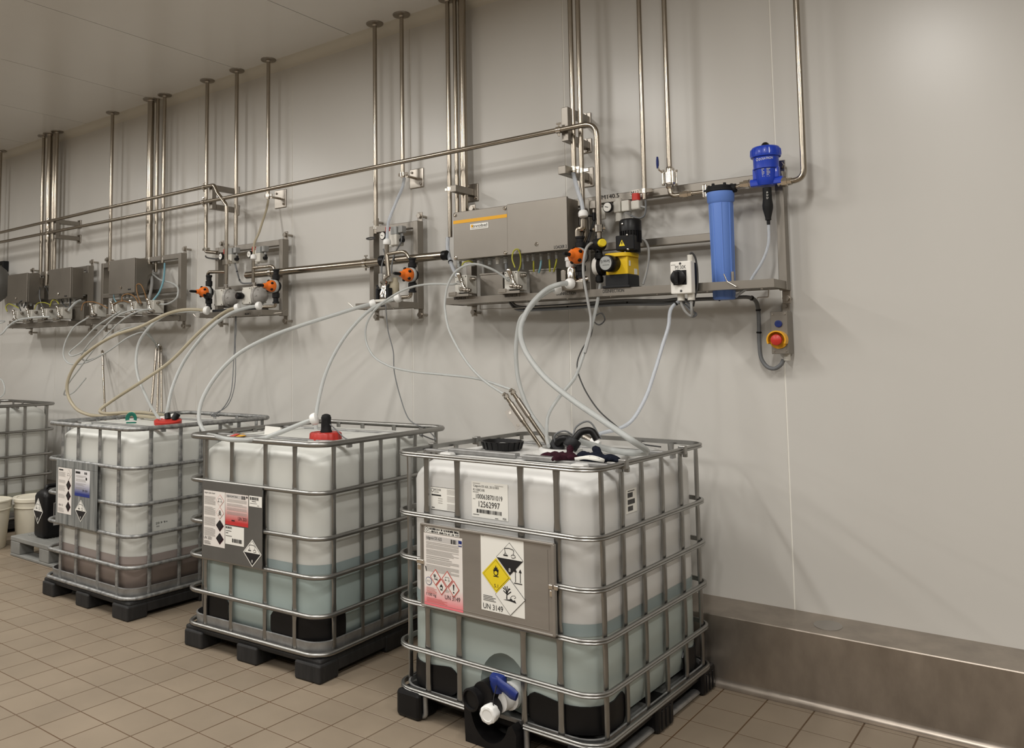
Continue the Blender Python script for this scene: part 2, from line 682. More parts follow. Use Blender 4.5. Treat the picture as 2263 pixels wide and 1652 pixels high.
# luminaires on the ceiling in front of the wall (they light the room; only their reflections are seen)
for k, (x, y) in enumerate(LAMP_SPOTS):
    t = thing('ceiling_lamp', 'white strip luminaire out of frame on the ceiling, ' + ('first', 'second', 'third', 'fourth', 'fifth', 'sixth')[k % 6] + (' from the right, near row' if k < 6 else ' from the right, rear row'), 'lamp', (x, y, HC - 0.09), group='ceiling luminaires')
    m = M()
    m.box(x - 0.1, x + 0.1, y - 0.65, y + 0.65, HC - 0.09, HC, 0.01)
    part('housing', m, 'lamp_body', t)
    for s in (-1, 1):
        m = M()
        m.box(x - 0.105, x + 0.105, y + s * 0.65, y + s * 0.67, HC - 0.1, HC, 0.004)
        part('end_cap', m, 'lamp_body', t)


# ================================================================== printed labels
class Label(M):
    """flat print on a sheet: local u (across) and z (up) on a plane v = const facing -v"""

    def __init__(s, v):
        super().__init__()
        s.v0 = v
        s.lay = 0
        s.names = []

    def use(s, name):
        if name not in s.names:
            s.names.append(name)
        s.k = s.names.index(name)
        return s

    def pt(s, a, b):
        return (a, s.v0 - 0.0005 * s.lay, b)

    def poly(s, name, pts, lay=None):
        s.use(name)
        if lay is not None:
            s.lay = lay
        return s.add([s.pt(a, b) for a, b in pts], [tuple(range(len(pts)))])

    def rect(s, name, u0, u1, z0, z1, lay=None):
        return s.poly(name, [(u0, z0), (u1, z0), (u1, z1), (u0, z1)], lay)

    def sheet(s, name, u0, u1, z0, z1, t=0.0008):
        s.use(name)
        s.box(u0, u1, s.v0, s.v0 + t, z0, z1)
        return s

    def text(s, name, txt, u0, z0, h, w=None, lay=2, center=False):
        s.use(name)
        s.lay = lay
        v, f, asp = text_mesh(txt)
        if w is None:
            w = h * asp
        if center:
            u0 -= w / 2
        return s.add([s.pt(u0 + a * w, z0 + b * h) for a, b in v], f)

    def lines(s, name, u0, u1, z0, z1, n, lay=2, fill=0.5, seed=1):
        rg = random.Random(seed)
        dz = (z1 - z0) / n
        for k in range(n):
            zb = z1 - (k + 1) * dz
            e = u1 - (rg.random() * 0.3 * (u1 - u0) if rg.random() < 0.3 else 0)
            s.rect(name, u0, e, zb + dz * (1 - fill) / 2, zb + dz * (1 + fill) / 2, lay)

    def bars(s, name, u0, u1, z0, z1, n=22, lay=2, seed=2):
        rg = random.Random(seed)
        du = (u1 - u0) / n
        for k in range(n):
            w = du * (0.25 + 0.6 * rg.random())
            s.rect(name, u0 + k * du, u0 + k * du + w, z0, z1, lay)

    def diamond(s, name, cu, cz, ru, rz, lay):
        return s.poly(name, [(cu, cz - rz), (cu + ru, cz), (cu, cz + rz), (cu - ru, cz)], lay)

    def framed(s, edge, inner, cu, cz, ru, rz, t, lay=2):
        s.diamond(edge, cu, cz, ru, rz, lay)
        s.diamond(inner, cu, cz, ru - t, rz - t * rz / ru, lay + 1)

    def line(s, name, pts, w, lay):
        for (a, b), (c, d) in zip(pts, pts[1:]):
            L = math.hypot(c - a, d - b) or 1e-6
            nx, nz = -(d - b) / L * w / 2, (c - a) / L * w / 2
            s.poly(name, [(a + nx, b + nz), (a - nx, b - nz), (c - nx, d - nz), (c + nx, d + nz)], lay)

    def disc(s, name, cu, cz, r, lay, n=18):
        s.poly(name, [(cu + r * a, cz + r * b) for a, b in circ(n)], lay)

    # pictograms, size q = half extent
    def corrosion(s, cu, cz, q, lay):
        s.line('ink', [(cu - .75 * q, cz + .35 * q), (cu - .7 * q, cz + .55 * q), (cu + .0 * q, cz + .62 * q), (cu + .6 * q, cz + .5 * q), (cu + .7 * q, cz + .25 * q)], q * .09, lay)
        s.rect('ink', cu - .95 * q, cu - .25 * q, cz - .42 * q, cz - .25 * q, lay)
        s.line('ink', [(cu - .7 * q, cz + .3 * q), (cu - .62 * q, cz - .1 * q)], q * .07, lay)
        s.line('ink', [(cu - .8 * q, cz - .2 * q), (cu - .65 * q, cz - .02 * q), (cu - .45 * q, cz - .18 * q)], q * .06, lay)
        s.line('ink', [(cu + .65 * q, cz + .2 * q), (cu + .6 * q, cz - .15 * q)], q * .07, lay)
        s.line('ink', [(cu + .25 * q, cz - .35 * q), (cu + .4 * q, cz - .15 * q), (cu + .8 * q, cz - .15 * q), (cu + .95 * q, cz - .4 * q), (cu + .6 * q, cz - .55 * q), (cu + .3 * q, cz - .5 * q)], q * .07, lay)

    def flame(s, cu, cz, q, lay, bg):
        s.poly('ink', [(cu - .55 * q, cz - .1 * q), (cu - .6 * q, cz + .3 * q), (cu - .42 * q, cz + .2 * q), (cu - .4 * q, cz + .65 * q), (cu - .2 * q, cz + .5 * q), (cu - .02 * q, cz + 1.05 * q), (cu + .15 * q, cz + .6 * q), (cu + .3 * q, cz + .75 * q), (cu + .38 * q, cz + .3 * q), (cu + .58 * q, cz + .4 * q), (cu + .55 * q, cz - .1 * q)], lay)
        s.disc('ink', cu, cz - .3 * q, .52 * q, lay)
        s.disc(bg, cu, cz - .3 * q, .34 * q, lay + 1)
        s.rect('ink', cu - .55 * q, cu + .55 * q, cz - 1.0 * q, cz - .84 * q, lay)

    def tree_fish(s, cu, cz, q, lay):
        s.poly('ink', [(cu - .38 * q, cz - .45 * q), (cu - .22 * q, cz - .45 * q), (cu - .24 * q, cz + .2 * q), (cu - .32 * q, cz + .2 * q)], lay)
        for a, b, c, d in ((-.28, .1, -.75, .42), (-.28, .15, -.55, .95), (-.28, .15, -.22, 1.0), (-.28, .1, .05, .8), (-.28, .0, .3, .45), (-.55, .55, -.8, .75), (-.02, .6, .2, .75)):
            s.line('ink', [(cu + a * q, cz + b * q), (cu + c * q, cz + d * q)], q * .12, lay)
        s.poly('ink', [(cu - .8 * q, cz - .6 * q), (cu + .1 * q, cz - .62 * q), (cu + 1.0 * q, cz - .75 * q), (cu + .8 * q, cz - .42 * q), (cu + .55 * q, cz - .5 * q), (cu + .3 * q, cz - .28 * q), (cu + .05 * q, cz - .45 * q), (cu - .3 * q, cz - .5 * q)], lay)
        s.line('ink', [(cu + .15 * q, cz - .3 * q), (cu + .45 * q, cz + .02 * q), (cu + .8 * q, cz + .08 * q), (cu + .95 * q, cz - .1 * q), (cu + .7 * q, cz - .25 * q)], q * .05, lay)

    def skull(s, cu, cz, q, lay):
        s.disc('ink', cu, cz + .35 * q, .42 * q, lay)
        s.rect('ink', cu - .22 * q, cu + .22 * q, cz - .2 * q, cz + .1 * q, lay)
        for a in (-1, 1):
            s.disc('paper', cu + a * .17 * q, cz + .38 * q, .12 * q, lay + 1, 8)
            s.line('ink', [(cu - a * .7 * q, cz - .15 * q), (cu + a * .7 * q, cz - .75 * q)], q * .14, lay)

    def class8(s, cu, cz, ru, rz, digit=True, lay=1):
        """corrosive placard: white over black diamond"""
        s.diamond('paper2', cu, cz, ru, rz, lay)
        t = 0.9
        s.diamond('ink', cu, cz, ru * t, rz * t, lay + 1)
        t2 = 0.86
        s.poly('paper2', [(cu - ru * t2, cz + rz * .005), (cu + ru * t2, cz + rz * .005), (cu, cz + rz * t2)], lay + 2)
        s.corrosion(cu, cz + rz * .32, ru * .46, lay + 3)
        if digit:
            s.text('paper2', '8', cu, cz - rz * .68, rz * .2, lay=lay + 3, center=True)

    def done(s, name, parent, label=None):
        return part(name, s, s.names, parent, label, local=True)


# ================================================================== bulk containers
HU = 0.4925
VF, VB = -0.5885, 0.525
RC = 0.095


def dimple(z, rings):
    d = min(abs(z - q) for q in rings)
    return 0.62 if d < 0.02 else (0.8 if d < 0.04 else 1.0)


def bulk_container(loc, rz, label, rings, level, fu, sv, mats, square=False, protectors=None, steel_pallet=False):
    t = thing('bulk_container', label, 'container', (loc[0], loc[1], 0.0), rz, group='caged bulk containers along the wall')
    gal, white, liq, band = mats
    rim = rings[0]
    # rings of the cage
    path = [(a, b) for a, b in rrect(-HU, HU, VF, VB, RC, 6)]
    if square:
        pr = [(-.55, -1.1), (.3, -1.15), (.72, -.92), (.85, -.55), (.68, -.2), (.40, 0), (.68, .2), (.85, .55), (.72, .92), (.3, 1.15), (-.55, 1.1)]
        rr = 0.0092
    else:
        pr = circ(8, 1.0, PI / 8)
        rr = 0.0115
    for k, z in enumerate(rings):
        m = M()
        if k == len(rings) - 1 and steel_pallet:
            # the lowest ring is open in front of the outlet
            n = len(path)
            p3 = [(a, b, z) for a, b in path]
            front0 = [(-0.10, VF, z), (-0.125, VF, z)]
            idx = [q for q in range(n)]
            left = [p3[q] for q in idx]
            # start at front-right going round to front-left
            start = max(range(n), key=lambda q: -p3[q][1] * 100 + p3[q][0])
            order = p3[start:] + p3[:start]
            run = [(0.17, VF, z), (0.20, VF, z)] + order + [(-0.125, VF, z), (-0.095, VF, z)]
            m.tube(run, rr, prof=pr, up=(0, 0, 1))
        else:
            sc = 1.25 if (k == 0 and not square) else 1.0
            m.tube([(a, b, z) for a, b in path], rr * sc, prof=pr, closed=True, up=(0, 0, 1))
        part('cage_ring', m, gal, t, local=True, sharp=0.75 if square else 0.9)
    # upright bars
    zs = sorted(set([rings[-1] - 0.012] + [q + e for q in rings[1:-1] for e in (-.045, -.02, 0, .02, .045)] + [rings[-1] + .05, rim - .06, rim - .004]))
    m = M()
    ringz = []
    for z in zs:
        q = dimple(z, rings[1:-1]) if rings[-1] + .03 < z < rim - .03 else 0.7
        w = 0.0125 / max(q, .75)
        ringz.append([(a * w, b * 0.0095 * q, z) for a, b in circ(8, 1.0, PI / 8)])
    m.loft(ringz)
    proto = None
    spots = [(u, VF + 0.019, 0) for u in fu] + [(u, VB - 0.019, PI) for u in fu]
    spots += [(HU - 0.019, v, PI / 2) for v in sv] + [(-HU + 0.019, v, -PI / 2) for v in sv]
    for u, v, a in spots:
        T = Matrix.Translation((u, v, 0)) @ Matrix.Rotation(a, 4, 'Z')
        if proto is None:
            proto = part('cage_bar', m, gal, t, local=True)
            proto.matrix_basis = T
        else:
            inst(proto, t, T)
    # bottle with its contents showing through
    bu, b0, b1 = HU - 0.034, VF + 0.034, VB - 0.034

    def ring(z, e, r):
        return [(a, b, z) for a, b in rrect(-bu + e, bu - e, b0 + e, b1 - e, r, 8)]

    ztop = rim - 0.012
    rt_, z0 = 0.105, rings[-1] + 0.005
    low = [(z0, 0.05, .10), (z0 + .02, .02, .12), (z0 + .07, 0.004, .135), (z0 + .12, 0.0, .14), (level, 0.0, .14)]
    m = M()
    m.loft([ring(*q) for q in low])
    part('liquid', m, liq, t, 'tinted liquid showing through the lower bottle', local=True)
    ORGp = t
    m = M()
    m.loft([ring(level, -0.0006, .14), ring(level + 0.03, -0.0006, .14)], cap0=False, cap1=False)
    prof = [(level, 0.0, .14), (ztop - rt_ - .12, 0.0, .14)]
    for k in range(8):
        a = R(90 * k / 7)
        prof.append((ztop - rt_ + rt_ * math.sin(a) * 0.93, rt_ * (1 - math.cos(a)), .14 + .01 * k))
    prof += [(ztop - 0.002, 0.14, .14), (ztop, 0.20, .10)]
    m2 = M()
    m2.loft([ring(*q) for q in prof])
    bt = part('bottle', m2, white, t, local=True, sharp=1.2)
    m = M()
    m.loft([ring(level - 0.045, -0.0012, .14), ring(level, -0.0012, .14)], cap0=False, cap1=False)
    part('liquid_edge', m, band, t, local=True)
    # moulded ridges on top
    for a, b, c, d in ((-.36, -.30, -.42, .30), (.30, .36, -.42, .30)):
        m = M()
        m.box(a, b, c, d, ztop - .02, ztop + .006, .006)
        part('top_ridge', m, white, t, local=True)
    # flat steel struts over the bottle
    for v in (-0.36, 0.16):
        m = M()
        m.box(-HU + .01, HU - .01, v - .016, v + .016, ztop - 0.004, ztop + 0.010, .003)
        m.box(-HU + .004, -HU + .02, v - .016, v + .016, rim - .03, rim - .006, .002)
        m.box(HU - .02, HU - .004, v - .016, v + .016, rim - .03, rim - .006, .002)
        part('top_strut', m, 'tray', t, local=True)
    # tray
    m = M()
    rg = []
    for z, e in ((rings[-1] - .012, .03), (rings[-1] - .006, .008), (rings[-1] + (.010 if steel_pallet else .050), .004), (rings[-1] + (.012 if steel_pallet else .053), .010), (rings[-1] - .004, .016)):
        rg.append([(a, b, z) for a, b in rrect(-HU + e + .012, HU - e - .012, VF + e + .012, VB - e - .012, .10, 6)])
    m.loft(rg, cap0=True, cap1=True)
    part('tray', m, 'tray', t, local=True)
    # black corner protectors
    for (kind, z_top, a_len, b_len) in (protectors or []):
        su = 1 if 'R' in kind else -1
        sf = -1 if 'F' in kind else 1
        # path along the bottle skin from the front/back face, round the corner, along the side
        pts = []
        e = -0.006
        r = .146
        cu, cv = bu - e - r, (b0 + e + r) if sf < 0 else (b1 - e - r)
        ends = (cu + r - a_len)
        face_v = b0 + e if sf < 0 else b1 - e
        N = 8
        for k in range(N):
            pts.append((lerp(ends, cu, k / N), face_v))
        for k in range(7):
            a = R(90 * k / 6)
            pts.append((cu + r * math.sin(a), cv + sf * r * math.cos(a)))
        for k in range(1, N + 1):
            pts.append((cu + r, lerp(cv, cv - sf * (b_len - r), k / N)))
        n = len(pts)
        zb = rings[-1] + .012
        lo, hi = [], []
        for k, (a, b) in enumerate(pts):
            q = min(k, n - 1 - k) / (n - 1) * 2
            edge = min(1.0, q / 0.22)
            zt = zb + (z_top - zb) * (0.72 + 0.28 * math.sin(edge * PI / 2)) - 0.018 * math.sin(PI * q * .5) ** 2
            zl = zb + (z_top - zb) * 0.3 * (1 - math.sin(edge * PI / 2))
            ins = 0.985
            lo.append((su * a, b, zl))
            hi.append((su * a, b, zt))
        m = M()
        inn_hi = [(p[0] * .988, p[1] * .992, p[2]) for p in hi]
        inn_lo = [(p[0] * .988, p[1] * .992, p[2]) for p in lo]
        mid = [(p[0] * 1.004, p[1] * 1.003, (p[2] + q[2]) / 2) for p, q in zip(lo, hi)]
        m.loft([inn_lo, lo, mid, hi, inn_hi], cap0=False, cap1=False, closed=False)
        part('corner_protector', m, 'black', t, 'black plastic corner protector', local=True)
    # pallet
    zt = rings[-1] - .014
    if not steel_pallet:
        for u0, u1 in ((-.475, -.335), (-.07, .075), (.335, .50)):
            for v0, v1 in ((VF - .012, VF + .125), (-.09, .05), (VB - .13, VB + .005)):
                m = M()
                m.box(u0, u1, v0, v1, 0.0, zt - .018, .009)
                part('pallet_foot', m, 'black_dusty', t, local=True)
            m = M()
            m.box(u0 + .012, u1 - .006, VF + .02, VB - .02, 0.028, zt - .02, .006)
            part('pallet_runner', m, 'black_dusty', t, local=True)
        m = M()
        m.box(-.485, .49, VF + .004, VB - .004, zt - .03, zt, .01)
        part('pallet_deck', m, 'black_dusty', t, local=True)
    else:
        for u0, u1, v0, v1 in ((-.462, -.335, VF - .022, VF + .11), (.36, .49, VF - .012, VF + .11),
                               (-.462, -.335, -.10, .05), (.36, .495, -.10, .06), (-.462, -.335, VB - .12, VB + .005), (.36, .495, VB - .14, VB + .008),
                               (-.07, .08, -.10, .05), (-.07, .08, VB - .12, VB)):
            m = M()
            m.box(u0, u1, v0, v1, 0.0, zt + .012, .014)
            for q in (.25, .5, .75):
                if u0 > .3:
                    m.box(u1 - .004, u1 + .004, lerp(v0, v1, q) - .010, lerp(v0, v1, q) + .010, .012, zt - .01, .004)
            part('pallet_foot', m, 'black', t, local=True)
        for u in (-.40, .0, .455):
            m = M()
            m.tube([(u, VF + .02, .014), (u, VB - .02, .014)], 1.0, prof=[(a * .022, b * .012) for a, b in circ(10)])
            part('pallet_skid', m, 'tray', t, local=True)
        m = M()
        m.box(-.44, .475, VF + .05, VB - .02, zt - .035, zt - .004, .008)
        part('pallet_deck', m, 'black', t, local=True)
    return t, ztop


RG3 = [1.105, 0.852, 0.665, 0.480, 0.290, 0.113]
RG2 = [1.105, 0.874, 0.658, 0.476, 0.295, 0.118]

ibc3, ZT = bulk_container((-1.9439, -0.78), -0.0144,
                          'nearest caged bulk container, steel plate with UN 3149 hazard labels and outlet valve',
                          RG3, 0.523, (-.313, -.148, .163, .325), (-.495, -.325, -.145, .052, .252, .436),
                          ('galv', 'hdpe', 'liquid_mint', 'liquid_band'), square=True,
                          protectors=[('FL', .243, .30, .20), ('FR', .243, .30, .24), ('BR', .235, .30, .26), ('BL', .235, .30, .26)], steel_pallet=True)
ibc2, _ = bulk_container((-3.4328, -0.7906), 0.0566,
                         'caged bulk container with pale teal liquid and red screw cap, second nearest in the row',
                         RG2, 0.520, (-.342, -.144, .104, .308), (-.469, -.253, -.096, .059, .214, .42),
                         ('galv', 'hdpe_dull', 'liquid_teal', 'liquid_band'),
                         protectors=[('FL', .295, .29, .22), ('FR', .295, .33, .19)])
ibc1, _ = bulk_container((-4.9545, -0.8004), 0.011,
                         'caged bulk container with brown liquid at the bottom and white-crusted rails',
                         RG2, 0.345, (-.311, -.123, .127, .337), (-.44, -.227, -.071, .081, .236, .44),
                         ('galv_old', 'hdpe_dull', 'liquid_brown', 'liquid_brown_band'))
ibc0, _ = bulk_container((-8.0, -0.75), 0.0,
                         'farthest caged bulk container cut by the left edge, behind the buckets',
                         RG2, 0.335, (-.318, -.13, .13, .318), (-.44, -.227, -.071, .081, .236, .44),
                         ('galv', 'hdpe_dull', 'liquid_olive', 'liquid_olive'))

# ---- nearest container: placard plate, labels, outlet
VP = VF - 0.016
m = M()
m.box(-.318, .330, VP, VP + .0025, .485, .822)
m.box(-.318, .330, VP - .006, VP + .006, .815, .826, .003)
m.box(-.318, .330, VP - .005, VP + .006, .481, .490, .003)
m.box(-.321, -.312, VP - .004, VP + .006, .485, .822, .002)
m.box(.318, .332, VP - .006, VP + .012, .485, .822, .003)
m.box(-.30, .30, VP - .0012, VP, .500, .5015)
m.box(.300, .3015, VP - .0012, VP, .50, .80)
pl = part('placard_plate', m, 'placard', ibc3, 'brushed steel sign plate', local=True)
for s, u in ((-1, -.318), (1, .326)):
    m = M()
    m.box(u - .022, u + .018, VP - .006, VP - .001, .655, .672, .002)
    m.box(u - .018, u + .004, VP - .004, VP - .001, .628, .650, .001)
    part('clip', m, 'chrome', ibc3, local=True)

L = Label(VP - .001)
L.sheet('print_red3', -.302, -.1, .491, .786)
L.rect('ink_light', -.292, -.115, .757, .778, 1)
L.rect('blue_dark', -.119, -.102, .752, .776, 2)
L.rect('paper', -.117, -.111, .756, .763, 3)
L.rect('paper', -.109, -.103, .756, .763, 3)
L.text('ink', 'calgonit DS 625', -.288, .759, .016, .082)
L.bars('ink', -.158, -.130, .758, .775, 9)
for k, (a, b, n) in enumerate(((.742, .754, 2), (.725, .741, 3), (.699, .722, 5), (.682, .697, 2), (.664, .681, 3), (.630, .660, 6))):
    L.lines('ink_grey', -.290, -.118, a, b, n, seed=k + 5, fill=.42)
L.poly('ink', [(-.296, .650), (-.290, .648), (-.288, .630), (-.291, .628)], 3)
for cu, cz, kind in ((-.240, .610, 't'), (-.178, .612, 'c'), (-.209, .576, 'f'), (-.145, .578, '!')):
    L.framed('hazard_red', 'paper', cu, cz, .029, .034, .0045, 3)
    if kind == 't':
        L.tree_fish(cu, cz, .014, 6)
    elif kind == 'c':
        L.corrosion(cu, cz, .014, 6)
    elif kind == 'f':
        L.flame(cu, cz, .013, 6, 'paper')
    else:
        L.poly('ink', [(cu - .004, cz + .018), (cu + .004, cz + .018), (cu + .0015, cz - .006), (cu - .0015, cz - .006)], 6)
        L.disc('ink', cu, cz - .014, .0035, 6)
L.disc('blue_dark', -.277, .590, .0165, 3)
L.disc('paper', -.277, .590, .0145, 4)
L.text('ink_grey', 'IHO', -.277, .585, .010, .02, lay=5, center=True)
L.lines('hazard_red', -.290, -.235, .540, .566, 6, fill=.3)
L.text('ink', '1100 kg', -.290, .527, .015, .052)
L.text('ink', 'UN 3149', -.192, .530, .018, .078)
L.lines('hazard_red', -.290, -.18, .505, .524, 4, fill=.3)
L.lines('ink_grey', -.19, -.168, .558, .570, 3, fill=.4)
L.done('product_label', ibc3, 'white and pink product label with red hazard diamonds')

L = Label(VP - .001)
L.sheet('paper2', -.298, -.115, .789, .814)
L.disc('ink', -.287, .802, .010, 1)
L.disc('paper2', -.287, .802, .0082, 2)
L.text('ink', 'H', -.287, .797, .010, .007, lay=3, center=True)
rg = random.Random(4)
for k in range(34):
    a = -.274 + k * .0046
    for b in (.791, .802):
        if rg.random() < .9:
            L.rect('ink', a, a + .0022 + .0022 * rg.random(), b, b + .009 * (.6 + .4 * rg.random()), 1)
L.done('code_label', ibc3, 'small black-and-white printed code strip')

L = Label(VP - .001)
L.sheet('paper2', -.008, .195, .523, .818)
L.lines('ink_grey', -.004, .014, .811, .815, 1)
L.framed('ink', 'paper2', .130, .739, .063, .063, .0022, 1)
L.poly('ink', [(.130 - .061, .738), (.130 + .061, .738), (.130, .677)], 3)
L.corrosion(.130, .761, .030, 4)
L.text('paper2', '8', .130, .690, .014, lay=4, center=True)
L.diamond('hazard_yellow', .066, .666, .068, .068, 3)
L.diamond('ink', .066, .666, .0605, .0605, 4)
L.diamond('hazard_yellow', .066, .666, .0588, .0588, 5)
L.flame(.066, .683, .022, 6, 'hazard_yellow')
L.text('ink', '5.1', .066, .620, .013, lay=6, center=True)
L.framed('ink', 'paper2', .130, .594, .070, .070, .0022, 3)
L.tree_fish(.125, .600, .034, 5)
for u in (.156, .178):
    L.rect('ink', u - .0014, u + .0014, .655, .695, 2)
    L.poly('ink', [(u - .007, .693), (u + .007, .693), (u, .707)], 2)
L.rect('ink', .149, .186, .649, .6525, 2)
L.lines('ink', .002, .062, .560, .584, 4, fill=.35)
L.text('ink', 'UN 3149', .001, .530, .021, .094)
L.done('hazard_label', ibc3, 'white hazard label with corrosive, oxidiser and environment diamonds')

L = Label(VF + .034 - .0012)
L.sheet('paper2', -.085, .093, .870, 1.015)
L.lines('ink_grey', -.078, -.030, 1.005, 1.009, 1)
L.lines('ink_grey', .030, .086, 1.003, 1.007, 1)
L.text('ink', 'Calgonit DS 625_25121003', -.076, .990, .011, .126)
L.text('ink', 'K1100C100', -.076, .976, .010, .056)
L.lines('ink', -.078, -.040, .970, .973, 1)
L.text('ink', '1000638701019', -.063, .946, .019, .130)
L.lines('ink', -.078, -.062, .942, .945, 1)
L.text('ink', '12562997', -.050, .913, .024, .104)
L.bars('ink', -.060, .062, .889, .904, 34)
L.lines('ink', -.078, -.038, .879, .883, 1)
L.lines('ink', .030, .052, .873, .877, 1)
L.text('ink', 'PER', .068, .873, .008, .017)
L.done('batch_label', ibc3, 'white batch label with long numbers and bar code')

L = Label(VF + .034 - .0012)
L.sheet('paper2', -.302, -.155, .876, .973)
L.poly('charcoal', [(-.302, .876), (-.155, .876), (-.155, .8775), (-.302, .8775)], 1)
L.poly('charcoal', [(-.302, .9715), (-.155, .9715), (-.155, .973), (-.302, .973)], 1)
L.disc('ink', -.292, .958, .008, 1)
L.disc('paper2', -.292, .958, .0062, 2)
L.text('ink', 'RECOVER', -.282, .957, .008, .036)
L.text('ink', 'SYSTEM', -.282, .948, .005, .024)
L.lines('ink', -.297, -.228, .935, .941, 1, fill=.9)
for k in range(3):
    L.lines('ink_grey', -.262, -.230, .905 + .009 * k, .909 + .009 * k, 1)
for a, b in ((.945, .968), (.915, .940), (.882, .908)):
    L.lines('ink_light', -.214, -.158, a, b, 5, fill=.35)
L.lines('ink', -.297, -.275, .882, .888, 1)
L.done('recycling_label', ibc3, 'small cream recycling label on the bottle')

# bar-code label on the right-hand side of the bottle
m = M()
su = HU - .034 + .0012
m.k = 0
m.box(su - .001, su, -.262, -.165, .896, .990)
m.k = 1
rg = random.Random(9)
for z0, w in ((.957, .045), (.930, .062), (.904, .045)):
    v = -.247
    while v < -.247 + w:
        q = .0012 + .0018 * rg.random()
        m.box(su, su + .0006, v, v + q, z0, z0 + .019)
        v += q + .0016
m.box(su, su + .0006, -.245, -.185, .981, .984)
part('side_label', m, ('paper2', 'ink'), ibc3, 'small white label with three bar codes', local=True)

# outlet valve in its recess: a pocket pressed into the bottle
def carve(o, c, rad):
    m = M()
    m.sphere(c, 1.0, 28, rad)
    me = mesh_of('pocket', m, 'liquid_mint')
    q = bpy.data.objects.new('pocket', me)
    COL.objects.link(q)
    q.parent = o.parent
    md = o.modifiers.new('pocket', 'BOOLEAN')
    md.operation = 'DIFFERENCE'
    md.object = q
    md.solver = 'EXACT'
    dg = bpy.context.evaluated_depsgraph_get()
    nm = bpy.data.meshes.new_from_object(o.evaluated_get(dg))
    o.modifiers.clear()
    o.data = nm
    nm.name = 'liquid'
    nm.set_sharp_from_angle(angle=0.45)
    bpy.data.objects.remove(q)
    bpy.data.meshes.remove(me)


for o in ibc3.children:
    if o.name.startswith('liquid') and not o.name.startswith('liquid_edge'):
        carve(o, (.06, VF + .016, .205), (.118, .095, .150))
m = M()
ringp = []
arc = [(.033 + .092 * math.cos(R(200 + 140 * k / 12)), .150 + .125 * math.sin(R(200 + 140 * k / 12))) for k in range(13)]
for v in (VF - .032, VF + .075):
    ringp.append([(-.085, v, 0.0), (.150, v, 0.0), (.156, v, .085), (.135, v, .118)] + [(a_, v, b_) for a_, b_ in arc[::-1]] + [(-.062, v, .150), (-.092, v, .158)])
m.loft(ringp)
part('outlet_pan', m, 'black', ibc3, 'glossy black pan below the outlet', local=True)
for u in (-.325, .175):
    m = M()
    m.tube(fil([(u, VF + .01, .105), (u, VF + .012, .02), (u - .03, VF + .012, .010)], .02, 5), .011, 10)
    part('pallet_skid', m, 'tray', ibc3, local=True)
vo = V(.045, VF - .01, .205)
m = M()
m.cyl(vo + V(.035, .13, -.012), vo + V(.022, -.012, -.015), .045, 22)
m.cyl(vo + V(.036, .06, -.012), vo + V(.034, .04, -.012), .052, 22)
part('outlet_pipe', m, 'nut_white', ibc3, local=True)
m = M()
m.cyl(vo + V(-.055, .05, -.020), vo + V(-.075, -.045, -.022), .043, 22)
m.cyl(vo + V(-.032, .03, .004), vo + V(-.034, -.035, .004), .046, 20)
m.cyl(vo + V(.01, .02, .0), vo + V(.015, .0, .065), .034, 16)
m.cyl(vo + V(.008, .0, -.03), vo + V(.020, -.045, -.045), .032, 18)
m.lathe([(.040, 0), (.044, .004), (.044, .014), (.036, .016), (.034, .006), (.0, .006)], vo + V(-.075, -.045, -.022), (-.12, -1, .0), 22)
part('valve_body', m, 'black', ibc3, 'black ball-valve body', local=True)
m = M()
m.lathe([(.032, -.035), (.034, .0), (.034, .018), (.028, .026), (0, .028)], vo + V(.018, .0, .055), (0, -.15, 1), 16)
m.tube([vo + V(.02, -.015, .062), vo + V(.06, -.03, .055), vo + V(.105, -.035, .040), vo + V(.125, -.035, .033)], [.016, .015, .018, .014], prof=[(a * .7, b * 1.35) for a, b in circ(12)])
part('valve_handle', m, 'blue_dark', ibc3, 'dark blue valve handle', local=True)
m = M()
pr = []
co = vo + V(.020, -.060, -.045)
ax = Vector((.12, -1, -.02)).normalized()
e1 = Vector((0, 0, 1))
e2 = ax.cross(e1).normalized()
def gear(r, h, d):
    out = []
    for k in range(32):
        a = 2 * PI * k / 32
        q = r + (d if (k % 4) < 2 else 0)
        out.append(co + ax * h + e1 * (q * math.cos(a)) + e2 * (q * math.sin(a)))
    return out
m.loft([gear(.030, -.03, 0), gear(.033, 0.0, .002), gear(.033, .024, .002), gear(.030, .028, .001), gear(.022, .029, 0), gear(.021, .027, 0)])
part('outlet_cap', m, 'nut_white', ibc3, 'white knurled outlet cap', local=True)
m = M()
m.tube(spl([vo + V(.03, -.03, .05), vo + V(.03, -.055, .0), vo + V(.035, -.06, -.02), vo + V(.045, -.07, -.035)], 4), .0025, 6)
part('cap_strap', m, 'ink', ibc3, local=True)

# top of the nearest container: neck, inspection ribs
m = M()
nk = V(.075, -.10, ZT)
m.lathe([(.125, -.01), (.125, .006), (.10, .010), (.094, .024), (.084, .026), (.082, -.004), (0, -.004)], nk, (0, 0, 1), 30)
part('filler_neck', m, 'hdpe', ibc3, local=True)
m = M()
m.box(-.34, .02, -.385, -.345, ZT + .002, ZT + .022, .004)
m.box(.06, .22, -.40, -.36, ZT + .002, ZT + .022, .004)
part('top_channel', m, 'tray', ibc3, local=True)
for u, v in ((-HU, -.30), (-HU, .05), (HU, -.34), (HU, .24)):
    m = M()
    m.box(u - .016, u + .016, v - .016, v + .016, 1.085, 1.124, .004)
    m.box(u - .010, u + .010, v + .018, v + .034, 1.070, 1.092, .003)
    part('rim_clamp', m, 'galv', ibc3, local=True)

